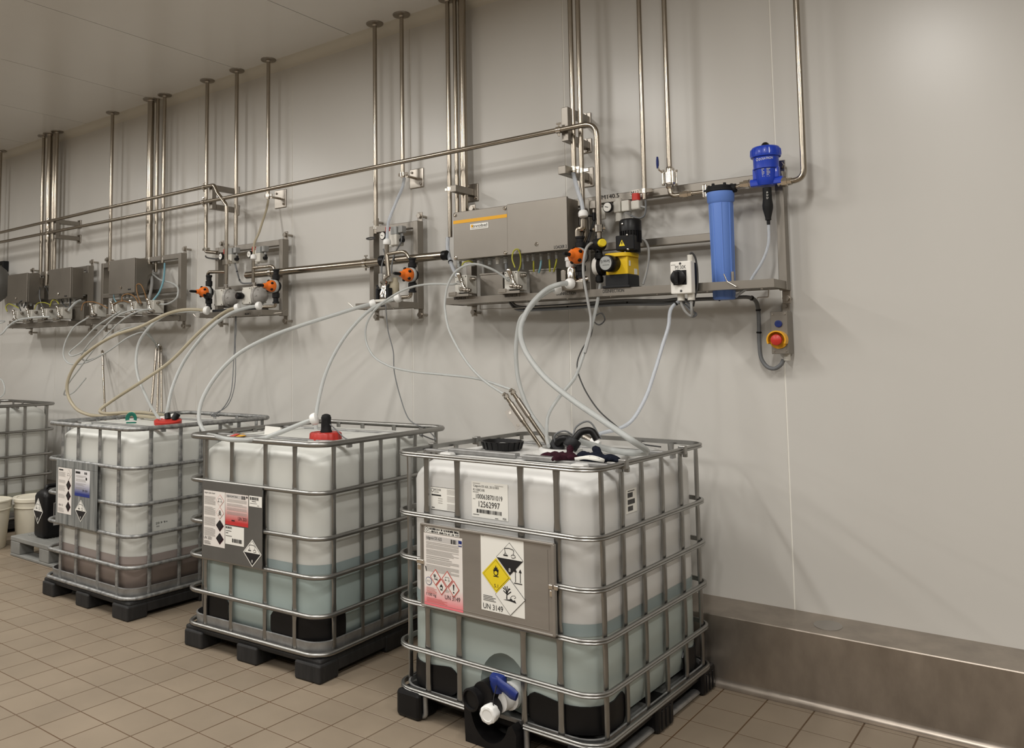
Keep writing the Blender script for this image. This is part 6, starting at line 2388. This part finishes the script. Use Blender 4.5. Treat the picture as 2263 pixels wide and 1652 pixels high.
# short jumper cables over the small pumps
JG = 'short jumper cables over the small pumps'
jump = [
    ('yellow-green ring cable standing up from BREAKER 2 valve', 'cable_green', [(-2.438, -0.330, 2.002), (-2.458, -0.325, 2.056), (-2.449, -0.320, 2.096), (-2.428, -0.315, 2.103), (-2.420, -0.300, 2.066), (-2.436, -0.280, 2.012), (-2.453, -0.280, 1.978)], .004),
    ('yellow-green cable bending over BREAKER 1 valve', 'cable_green', [(-2.794, -0.330, 2.022), (-2.793, -0.320, 2.053), (-2.767, -0.300, 2.065), (-2.763, -0.260, 2.058)], .004),
    ('thick grey cable below the sixth gland of the long cabinet', 'cable_grey', [(-2.555, -0.235, 2.053), (-2.555, -0.235, 2.018), (-2.556, -0.230, 2.001)], .0085),
    ('grey cable below the seventh gland of the long cabinet', 'cable_grey', [(-2.444, -0.235, 2.059), (-2.443, -0.235, 2.027), (-2.444, -0.235, 1.998)], .0055),
    ('olive cable below the ninth gland of the long cabinet', 'cable_green', [(-2.376, -0.235, 2.054), (-2.377, -0.235, 2.017), (-2.386, -0.220, 1.984)], .0045),
    ('ice-blue tube below the tenth gland of the long cabinet', 'hose_blue', [(-2.327, -0.235, 2.053), (-2.334, -0.235, 2.008), (-2.354, -0.220, 1.976)], .0055),
    ('olive cable below the eleventh gland of the long cabinet', 'cable_green', [(-2.278, -0.235, 2.052), (-2.277, -0.235, 2.015), (-2.285, -0.220, 1.977)], .0045),
    ('olive cable below the twelfth gland of the long cabinet', 'cable_green', [(-2.230, -0.235, 2.051), (-2.241, -0.235, 2.007), (-2.261, -0.220, 1.976)], .0045),
    ('brown cable arching between the two small-pump stations', 'cable_brown', [(-6.946, -0.320, 1.942), (-6.945, -0.300, 2.007), (-6.866, -0.280, 2.018), (-6.740, -0.280, 1.999), (-6.551, -0.300, 1.948)], .005),
    ('brown ring cable in front of the single cabinet', 'cable_brown', [(-6.003, -0.330, 1.962), (-6.069, -0.325, 2.046), (-6.089, -0.320, 2.118), (-6.032, -0.320, 2.120), (-5.989, -0.310, 2.054), (-5.975, -0.300, 1.994)], .005),
    ('brown cable arching under the single cabinet to the third pump', 'cable_brown', [(-6.282, -0.330, 1.991), (-6.299, -0.320, 2.036), (-6.263, -0.300, 2.055), (-6.156, -0.300, 2.030), (-6.072, -0.310, 1.971)], .005),
    ('brown cable low arch under the single cabinet', 'cable_brown', [(-6.467, -0.320, 1.944), (-6.407, -0.320, 1.980), (-6.314, -0.310, 1.999), (-6.232, -0.300, 1.984), (-6.115, -0.300, 1.958)], .005),
    ('ice-blue tube below the single cabinet', 'hose_blue', [(-6.571, -0.235, 2.076), (-6.534, -0.250, 2.028), (-6.476, -0.260, 1.991)], .005),
    ('light cable bundle with ties below the thick riser', 'cable_light', [(-6.218, -0.100, 2.239), (-6.161, -0.130, 2.150), (-6.118, -0.170, 2.067), (-6.069, -0.220, 1.986)], .013),
    ('dark cable arch at the left end under the paired cabinets', 'cable_green', [(-8.315, -0.330, 1.987), (-8.371, -0.320, 2.031), (-8.338, -0.310, 2.061), (-8.246, -0.300, 2.042), (-8.119, -0.300, 2.007)], .005),
    ('dark ring cable under the left paired cabinet', 'cable_dark', [(-8.061, -0.320, 1.985), (-8.124, -0.310, 2.051), (-8.084, -0.300, 2.084), (-8.055, -0.280, 2.072), (-8.083, -0.280, 2.013)], .006),
    ('green cable arch between the paired cabinets', 'cable_green', [(-7.789, -0.320, 1.985), (-7.767, -0.310, 2.036), (-7.656, -0.300, 2.046), (-7.545, -0.290, 2.020)], .004),
    ('yellow-green cable under the right paired cabinet', 'cable_green', [(-7.520, -0.310, 2.000), (-7.499, -0.300, 2.057), (-7.482, -0.280, 2.064), (-7.429, -0.270, 2.023)], .005),
    ('dark cable fan under the right paired cabinet, left strand', 'cable_dark', [(-7.454, -0.235, 2.068), (-7.415, -0.240, 2.023), (-7.299, -0.250, 1.979)], .006),
    ('dark cable fan under the right paired cabinet, right strand', 'cable_dark', [(-7.296, -0.235, 2.064), (-7.285, -0.240, 2.025), (-7.279, -0.250, 1.982)], .006),
    ('pale tube bend at the right of the paired cabinets', 'hose_white', [(-7.206, -0.300, 1.949), (-7.190, -0.280, 1.984), (-7.166, -0.250, 2.026), (-7.177, -0.200, 2.049)], .011),
    ('dark cable from the leftmost trio pipe down to the pumps', 'cable_grey', [(-8.120, -0.100, 2.312), (-8.033, -0.150, 2.227), (-7.937, -0.200, 2.130), (-7.778, -0.260, 2.038), (-7.685, -0.280, 1.983)], .0055),
    ('thin dark tube from the thick trio pipe behind the cabinet', 'cable_dark', [(-8.018, -0.100, 2.237), (-7.946, -0.120, 2.186), (-7.849, -0.150, 2.135)], .006),
]
for lab, mt, pts, r in jump:
    hose('jumper_cable', lab, pts, r, mt, 'cable', group=JG)


# ================================================================== suction lances
def lance(label, p0, p1, r=.0085, plate=None, tip=True):
    p0, p1 = V(*p0), V(*p1)
    t = thing('suction_lance', label, 'lance', tuple(p0 if p0.z < p1.z else p1), group='steel suction lances')
    d = (p1 - p0).normalized()
    m = M()
    m.tube([p0, p1], r, 12)
    part('tube', m, 'pipe', t)
    m = M()
    m.tube([p1 - d * .13, p1 - d * .03], r * 1.35, 12)
    m.tube([p1 - d * .03, p1 + d * .012], r * .8, 10)
    part('sleeve', m, 'steel', t)
    if plate is not None:
        s = V(*plate)
        q = (s - d * s.dot(d)).normalized()
        n = d.cross(q).normalized()
        a = p1 - d * .05
        m = M()
        m.loft([[a + q * .012 + n * e, a + q * .050 + n * e, a + q * .050 - d * .105 + n * e, a + q * .012 - d * .105 + n * e] for e in (-.0015, .0015)])
        pl_ = part('tag_plate', m, 'placard', t)
        m = M()
        for f_ in (.018, .088):
            c_ = a + q * .03 - d * f_
            m.lathe([(.007, -.003), (.007, .003)], c_, n, 10)
        part('plate_rivets', m, 'chrome', pl_)
    m = M()
    m.cyl(p1 + d * .0, p1 + d * .012, r * 1.5, 6)
    m.cyl(p1 + d * .018 - V(.014, 0, 0), p1 + d * .018 + V(.014, 0, 0), r * .8, 8)
    m.sphere(p1 + d * .022, r * 1.1, 8)
    part('coupling', m, 'chrome', t)
    return t


lance('left steel lance with tag plate leaning out of the nearest container', (-2.039, -0.733, 1.070), (-2.225, -0.760, 1.322), .0095, plate=(-1, -.6, -.3))
lance('right steel lance with tag plate leaning out of the nearest container', (-2.006, -0.710, 1.070), (-2.199, -0.740, 1.341), .0095, plate=(-1, -.6, -.3))
lance('lone steel lance leaning on the wall behind the brown container', (-6.485, -.30, .36), (-7.078, -0.030, 1.568), .009, plate=(1, -.4, 0))
lance('leftmost of three steel lances leaning together on the wall', (-5.987, -.30, .36), (-6.227, -0.030, 1.618), .010, plate=(1, -.4, 0))
lance('middle of three steel lances leaning together on the wall', (-5.825, -.30, .36), (-6.163, -0.050, 1.606), .009)
lance('rightmost of three steel lances leaning together on the wall', (-5.721, -.30, .36), (-6.161, -0.030, 1.595), .009, plate=(1, -.5, 0))


# ================================================================== things on the container tops
def topworld(o, u, v, z):
    return ORG[o.name] @ V(u, v, z)


# shallow black lid lying on the nearest container
t = thing('lid_dish', 'shallow black screw lid lying upside down on the nearest container', 'lid', tuple(topworld(ibc3, -.212, -.135, ZT + .001)), -.0144)
m = M()
m.lathe([(.0, .0), (.080, .0), (.088, .006), (.096, .038), (.098, .040), (.094, .041), (.086, .012), (.076, .008), (.0, .008)], (0, 0, 0), (0, 0, 1), 30)
part('dish', m, 'black', t, local=True)
m = M()
for k in range(20):
    a = 2 * PI * k / 20
    m.bar((.088 * math.cos(a), .088 * math.sin(a), .006), (.097 * math.cos(a), .097 * math.sin(a), .038), .008, .004, up=(math.cos(a), math.sin(a), 0))
part('grip_ribs', m, 'black', t, local=True)
m = M()
m.lathe([(.0, .008), (.032, .008), (.032, .020), (.022, .022), (.020, .03), (.0, .03)], (0.0, 0.0, 0), (0, 0, 1), 12)
part('vent_plug', m, 'nut_white', t, 'white vent plug', local=True)


# dark grey pump connectors in the neck
def connector(label, base, top, r=.028):
    b, tp = V(*base), V(*top)
    d = (tp - b).normalized()
    t = thing('hose_connector', label, 'connector', tuple(b), group='dark grey lance connectors')
    m = M()
    L_ = (tp - b).length
    m.lathe([(r * .9, 0), (r, .004), (r, L_ - .006), (r * .9, L_), (0, L_)], b, d, 8)
    part('knurled_body', m, 'charcoal', t)
    m = M()
    s = tp + d * .002
    m.tube(spl([s, s + d * .025 + V(.012, .006, .008), s + d * .035 + V(.045, .02, .004), s + d * .02 + V(.075, .03, -.018)], 5), r * .46, 12)
    part('elbow', m, 'black', t)
    m = M()
    m.tube(spl([s + V(-.01, 0, -.01), s + d * .03 + V(-.02, .01, .02), s + d * .05 + V(.02, .03, .03), s + V(.09, .06, .0)], 6), .004, 8)
    part('wire', m, 'cable_grey', t)
    return t


connector('upright dark connector in the open neck of the nearest container', (-1.937, -0.799, 1.090), (-1.904, -0.850, 1.131), .034)
connector('tilted dark connector resting beside the maroon glove', (-1.741, -1.040, 1.139), (-1.725, -1.020, 1.175), .034)
t = thing('float_switch', 'small metal and white fitting at the end of the drain hose', 'fitting', (-1.900, -0.578, 1.120))
m = M()
p = V(*(-1.800, -0.800, 1.163))
q = V(*(-1.761, -0.800, 1.147))
m.tube([p, q], .017, 10)
part('metal_sleeve', m, 'steel', t)
m = M()
d = (q - p).normalized()
m.lathe([(.019, 0), (.021, .01), (.018, .04), (0, .044)], q, d, 12)
part('white_end', m, 'nut_white', t)
m = M()
for k in range(3):
    m.sphere(p.lerp(q, .25 + .25 * k) + V(-.008, -.014, .006), .0035, 6)
part('sleeve_holes', m, 'cable_dark', t)


# gloves: crumpled cloth shapes, each one continuous mesh
def glove(name, label, cat, pal, fingers, mt, z0, cuff=None):
    """flat-lying glove: palm outline plus finger tubes, lumpy"""
    t = thing(name, label, cat, (pal[0][0], pal[0][1], z0))
    rg = random.Random(len(label))
    m = M()
    c = V(sum(p[0] for p in pal) / len(pal), sum(p[1] for p in pal) / len(pal), 0)
    rings = []
    for f_, h in ((.86, .0), (1.02, .008), (.95, .020), (.6, .030), (.2, .033)):
        rings.append([(c.x + (p[0] - c.x) * f_, c.y + (p[1] - c.y) * f_, z0 + h + (rg.random() - .3) * .010 * (h > 0)) for p in pal])
    m.loft(rings)
    for a, b, r in fingers:
        a, b = V(*a), V(*b)
        mid = (a + b) / 2 + V(0, 0, .010)
        m.tube(spl([a, mid, b], 4), [r * q for q in (1, 1.08, .95, 1.05, 1.1, 1, .95, .8, .45)], 8)
    part('fabric', m, mt, t, sharp=1.4)
    if cuff:
        m = M()
        P = spl([V(*p) for p in cuff[0]], 5)
        m.tube(P, cuff[1], 8, prof=[(x_ * .5, y_ * 1.6) for x_, y_ in circ(10)])
        part('cuff', m, cuff[2], t)
    return t


zg = ZT + .002
TW = lambda u, v: topworld(ibc3, u, v, 0)
g0 = TW(.235, -.325)
glove('work_glove', 'crumpled maroon knitted glove in front of the tilted connector', 'glove',
      [tuple(g0 + V(a, b, 0)) for a, b in ((-.055, -.03), (-.01, -.045), (.035, -.03), (.045, .01), (.02, .045), (-.03, .05), (-.06, .02))],
      [(tuple(g0 + V(-.04, -.02, zg + .012)), tuple(g0 + V(-.115, -.03, zg + .008)), .013), (tuple(g0 + V(-.03, .01, zg + .014)), tuple(g0 + V(-.09, .0, zg + .010)), .013),
       (tuple(g0 + V(.0, .02, zg + .02)), tuple(g0 + V(-.005, .04, zg + .055)), .014), (tuple(g0 + V(.01, -.03, zg + .012)), tuple(g0 + V(-.03, -.075, zg + .009)), .012)],
      'maroon', zg)
g1_ = TW(.335, -.285)
glove('work_glove', 'black and navy glove with white cuff lying nearest the right rail', 'glove',
      [tuple(g1_ + V(a, b, 0)) for a, b in ((-.05, -.035), (.0, -.05), (.05, -.03), (.06, .01), (.03, .04), (-.02, .045), (-.055, .01))],
      [(tuple(g1_ + V(.03, .0, zg + .014)), tuple(g1_ + V(.105, .03, zg + .008)), .013), (tuple(g1_ + V(.035, -.02, zg + .012)), tuple(g1_ + V(.12, .005, zg + .008)), .012),
       (tuple(g1_ + V(.01, .03, zg + .02)), tuple(g1_ + V(-.03, .06, zg + .045)), .016), (tuple(g1_ + V(-.02, .0, zg + .02)), tuple(g1_ + V(-.07, -.015, zg + .010)), .016)],
      'navy', zg, cuff=([g1_ + V(-.06, -.05, zg + .012), g1_ + V(-.01, -.06, zg + .022), g1_ + V(.05, -.05, zg + .016), g1_ + V(.06, -.03, zg + .012), g1_ + V(.01, -.035, zg + .024), g1_ + V(-.05, -.045, zg + .014)], .0042, 'paper2'))

# red screw cap with black elbow on the teal container
cp = topworld(ibc2, .262, -.292, ZT)
m = M()
def ribbed(r, h, d):
    return [(cp.x + (r + (d if k % 4 < 2 else 0)) * math.cos(2 * PI * k / 64), cp.y + (r + (d if k % 4 < 2 else 0)) * math.sin(2 * PI * k / 64), cp.z + h) for k in range(64)]
m.loft([ribbed(.078, .002, 0), ribbed(.082, .006, .0035), ribbed(.080, .036, .0035), ribbed(.076, .042, .001), ribbed(.060, .044, 0), ribbed(.058, .041, 0)])
t = part('screw_cap', m, 'red_cap', ibc2, 'red ribbed screw cap')
m = M()
m.lathe([(.030, .038), (.032, .046), (.027, .056), (.027, .085), (.025, .105), (.027, .115), (.022, .130), (.010, .136), (0, .137)], cp + V(.004, .0, 0), (0, 0, 1), 18)
part('elbow', m, 'black_matt', t, 'black plastic elbow')
m = M()
m.tube(spl([cp + V(.02, .0, .09), cp + V(.06, .01, .06), cp + V(.11, .02, .02), cp + V(.14, .03, .005)], 5), .0035, 8)
part('cable', m, 'cable_grey', t)
m = M()
m.lathe([(.098, -.008), (.098, .003), (.0, .003)], cp, (0, 0, 1), 26)
part('filler_neck', m, 'hdpe_dull', ibc2)
# paper sheet and orange pouch on the teal container
t = thing('paper_sheet', 'bent white paper sheet standing behind the left rail of the teal container', 'paper', (-3.612, -1.086, 1.098))
m = M()
a, b = V(*(-3.615, -1.088, 1.098)), V(*(-3.574, -1.011, 1.098))
c_, d_ = V(*(-3.743, -0.860, 1.116)), V(*(-3.824, -0.900, 1.123))
m.loft([[a, b, c_, d_], [p + V(.004, .003, 0) for p in (a, b, c_, d_)]])
part('sheet', m, 'paper2', t)
t = thing('warning_pouch', 'flat orange and white pouch lying on the teal container', 'pouch', (-3.649, -1.258, 1.098))
m = M()
q4 = [V(*p) for p in ((-3.678, -1.289, 1.097), (-3.622, -1.299, 1.097), (-3.667, -1.161, 1.097), (-3.756, -1.119, 1.097))]
m.loft([q4, [p + V(0, 0, .004) for p in q4]])
part('pouch', m, 'yellow_amber', t)
m = M()
q4 = [V(*p) + V(0, 0, .0045) for p in ((-3.663, -1.291, 1.100), (-3.626, -1.291, 1.100), (-3.714, -1.179, 1.100), (-3.739, -1.185, 1.100))]
m.loft([q4, [p + V(0, 0, .001) for p in q4]])
part('red_print', m, 'red', t)

# lid and fittings on the brown-liquid container
cq = V(*(-4.622, -1.017, 1.110))
m = M()
ax = Vector((.10, -.10, 1)).normalized()
m.lathe([(.0, -.004), (.082, -.004), (.086, .0), (.086, .020), (.080, .024), (.060, .024), (.056, .020), (.0, .020)], cq, ax, 28)
t = part('screw_cap', m, 'red_cap', ibc1, 'tilted red screw cap')
m = M()
m.cyl(cq + V(-.03, .02, .02), cq + V(-.05, .03, .055), .020, 12)
m.cyl(cq + V(.02, .03, .02), cq + V(.03, .05, .060), .022, 12)
part('black_fittings', m, 'black', t)
m = M()
m.cyl(cq + V(-.07, .02, .0), cq + V(-.07, .02, .04), .026, 12)
part('white_fitting', m, 'nut_white', t)
t = thing('pipe_clip', 'green plastic clip standing on the brown-liquid container', 'clip', (-4.861, -1.128, 1.107))
p = V(*(-4.861, -1.128, 1.107))
m = M()
arc = [R(-20 + 220 * k / 14) for k in range(15)]
e = V(.78, .62, 0)
m.tube([p + V(0, 0, .030) + e * (.026 * math.cos(a)) + V(0, 0, .030 * math.sin(a)) for a in arc], 1.0, prof=[(-.012, -.004), (.012, -.004), (.012, .004), (-.012, .004)])
part('clip_arch', m, 'green', t)
m = M()
m.bar(p - e * .03 + V(0, 0, .004), p + e * .03 + V(0, 0, .004), .022, .008)
part('clip_foot', m, 'green', t)

# ================================================================== left corner: pallet, jerrycans, buckets
PX0, PX1, PY0, PY1, PH = -6.66, -5.62, -1.03, -.28, .150
t = thing('plastic_pallet', 'grey plastic pallet with slotted deck behind the brown container', 'pallet', ((PX0 + PX1) / 2, (PY0 + PY1) / 2, 0.0))
for k, u in enumerate((0, .43, .86)):
    for j, v in enumerate((0, .42, .84)):
        m = M()
        m.box(PX0 + u * (PX1 - PX0) + .001, PX0 + (u + .14) * (PX1 - PX0) - .001, PY0 + v * (PY1 - PY0) + .001, PY0 + (v + .16) * (PY1 - PY0) - .001, 0.021, PH - .034, .006)
        part('foot', m, 'pallet_grey', t)
for v in (0, .42, .84):
    m = M()
    m.box(PX0, PX1, PY0 + v * (PY1 - PY0), PY0 + (v + .16) * (PY1 - PY0), 0.0, .022, .006)
    part('skid', m, 'pallet_grey', t)
m = M()
m.box(PX0, PX1, PY0, PY0 + .10, PH - .035, PH, .006)
part('deck_edge', m, 'pallet_grey', t)
m = M()
m.box(PX0, PX1, PY1 - .06, PY1, PH - .035, PH, .006)
part('deck_edge', m, 'pallet_grey', t)
m = M()
m.box(PX0 + .0005, PX0 + .07, PY0 + .09, PY1 - .05, PH - .034, PH - .0008, .005)
part('deck_edge', m, 'pallet_grey', t)
m = M()
m.box(PX1 - .07, PX1 - .0005, PY0 + .09, PY1 - .05, PH - .034, PH - .0008, .005)
part('deck_edge', m, 'pallet_grey', t)
n = 24
for k in range(n):
    yy = PY0 + .10 + (PY1 - PY0 - .16) * (k + .25) / n
    m = M()
    m.box(PX0 + .06, PX1 - .06, yy, yy + .014, PH - .03, PH - .002)
    part('deck_slat', m, 'pallet_grey', t)
m = M()
for k in range(5):
    xx = lerp(PX0 + .15, PX1 - .15, k / 4)
    m.box(xx, xx + .02, PY0 + .08, PY1 - .05, PH - .034, PH - .006)
part('deck_ribs', m, 'pallet_grey', t, kind='stuff')


def jerrycan(label, x0, x1, y0, y1, z, h, labels=True):
    t = thing('jerrycan', label, 'jerrycan', ((x0 + x1) / 2, (y0 + y1) / 2, z), group='black jerrycans on the grey pallet')
    m = M()
    rg = []
    for zz, e, r in ((0, .018, .03), (.012, .004, .035), (.03, 0, .035), (h * .80, 0, .035), (h * .86, .008, .035), (h * .92, .03, .04), (h * .935, .05, .04)):
        rg.append([(a, b, z + zz) for a, b in rrect(x0 + e, x1 - e, y0 + e, y1 - e, r, 4)])
    m.loft(rg)
    part('body', m, 'black', t)
    m = M()
    xm_, ym_ = (x0 + x1) / 2, (y0 + y1) / 2
    m.tube(fil([(xm_, y0 + .05, z + h * .90), (xm_, y0 + .06, z + h * .99), (xm_, y1 - .12, z + h * .99), (xm_, y1 - .10, z + h * .90)], .03, 4), .016, 10)
    part('handle', m, 'black', t)
    m = M()
    m.lathe([(.030, 0), (.032, .004), (.032, .022), (.026, .026), (0, .026)], (xm_ + .0, y1 - .05, z + h * .93), (0, 0, 1), 16)
    part('cap', m, 'charcoal', t)
    if labels:
        w = x1 - x0
        L = Label(y0 - .0012)
        L.class8(xm_ - .01, z + h * .52, w * .42, w * .55, lay=1)
        part('corrosive_placard', L, L.names, t, 'white and black corrosive diamond')
        m = M()
        xl = x1 + .0008
        ya, yb_ = y0 + .07, y1 - .04
        m.k = 0
        m.plate([(xl, ya, z + h * .24), (xl, yb_, z + h * .24), (xl, yb_, z + h * .68), (xl, ya, z + h * .68)])
        m.k = 1
        m.plate([(xl + .0006, ya + .006, z + h * .33), (xl + .0006, yb_ - .006, z + h * .33), (xl + .0006, yb_ - .006, z + h * .67), (xl + .0006, ya + .006, z + h * .67)])
        m.k = 2
        yc, zc = (ya + yb_) / 2, z + h * .44
        m.plate([(xl + .0012, yc - .06, zc), (xl + .0012, yc, zc - .06), (xl + .0012, yc + .06, zc), (xl + .0012, yc, zc + .06)])
        m.k = 1
        m.plate([(xl + .0018, yc - .05, zc - .003), (xl + .0018, yc, zc - .053), (xl + .0018, yc + .05, zc - .003)])
        part('side_label', m, ('ink_grey', 'charcoal', 'paper2'), t, 'dark label with a hazard diamond')
    return t


JZ = PH
jerrycan('black jerrycan with a hazard diamond on its narrow face, standing on the grey pallet', -6.49, -6.31, -.94, -.62, JZ, .39)
jerrycan('second black jerrycan squeezed between the first and the brown container', -6.24, -6.06, -.66, -.34, JZ, .39, labels=False)


def bucket(label, c, r0, r1, h, lid=True):
    c = V(*c)
    t = thing('bucket', label, 'bucket', tuple(c), group='white plastic buckets')
    m = M()
    m.lathe([(.0, .003), (r0 - .004, .0), (r0, .006), (r1 - .006, h * .80), (r1 + .003, h * .805), (r1 + .003, h * .82), (r1 - .003, h * .825), (r1, h), (r1 - .004, h), (r1 - .006, h - .02), (.0, h - .02)], c, (0, 0, 1), 36)
    part('pail', m, 'bucket', t)
    if lid:
        m = M()
        m.lathe([(.0, h + .001), (r1 - .03, h + .001), (r1 - .026, h + .007), (r1 + .004, h + .007), (r1 + .008, h + .003), (r1 + .008, h - .022), (r1 + .005, h - .024)], c, (0, 0, 1), 36)
        part('lid', m, 'bucket', t)
        m = M()
        m.box(c.x - r1 * .40 - .03, c.x - r1 * .40 + .05, c.y - r1 * .95 - .025, c.y - r1 * .95 + .02, c.z + h - .045, c.z + h + .002, .006)
        part('handle_lug', m, 'nut_white', t)
    else:
        m = M()
        m.lathe([(r1 + .0, h * .97), (r1 + .007, h * .972), (r1 + .007, h * 1.0), (r1 - .003, h * 1.002), (r1 - .004, h * .985)], c, (0, 0, 1), 36)
        part('rim', m, 'bucket', t)
    return t


bucket('white bucket with closed lid standing behind the black jerrycan', (-6.98, -.68, 0.0), .140, .165, .37)
bucket('open white bucket cut by the left picture edge', (-7.06, -1.02, 0.0), .130, .163, .385, lid=False)
# dark power box partly visible at the left edge
t = thing('socket_strip', 'small dark socket strip high on the wall at the left edge', 'socket', (-9.0, -.03, 2.15))
m = M()
p = (-9.047, -0.060, 2.508)
m.box(p[0] - .10, p[0] + .03, -.06, 0.0, p[2] - .055, p[2] + .055, .004)
part('housing', m, 'charcoal', t)
m = M()
for k in range(3):
    m.lathe([(.013, 0), (.013, .004), (.009, .005), (0, .002)], (p[0] - .008 - .035 * k, -.06, p[2]), (0, -1, 0), 12)
part('sockets', m, 'steel', t)
t = thing('tank_edge', 'dark grey rounded cover cut by the left picture edge', 'cover', (-9.1, -.2, 1.9))
p = (-8.754, -0.180, 2.302)
m = M()
m.sphere((p[0] - .17, -.18, p[2]), .20, 16, (1, .7, 1.0))
part('cover', m, 'placard_dull', t)
m = M()
m.cyl((p[0] - .17, -.06, p[2]), (p[0] - .17, 0.0, p[2]), .08, 16)
part('stand_off', m, 'steel', t)
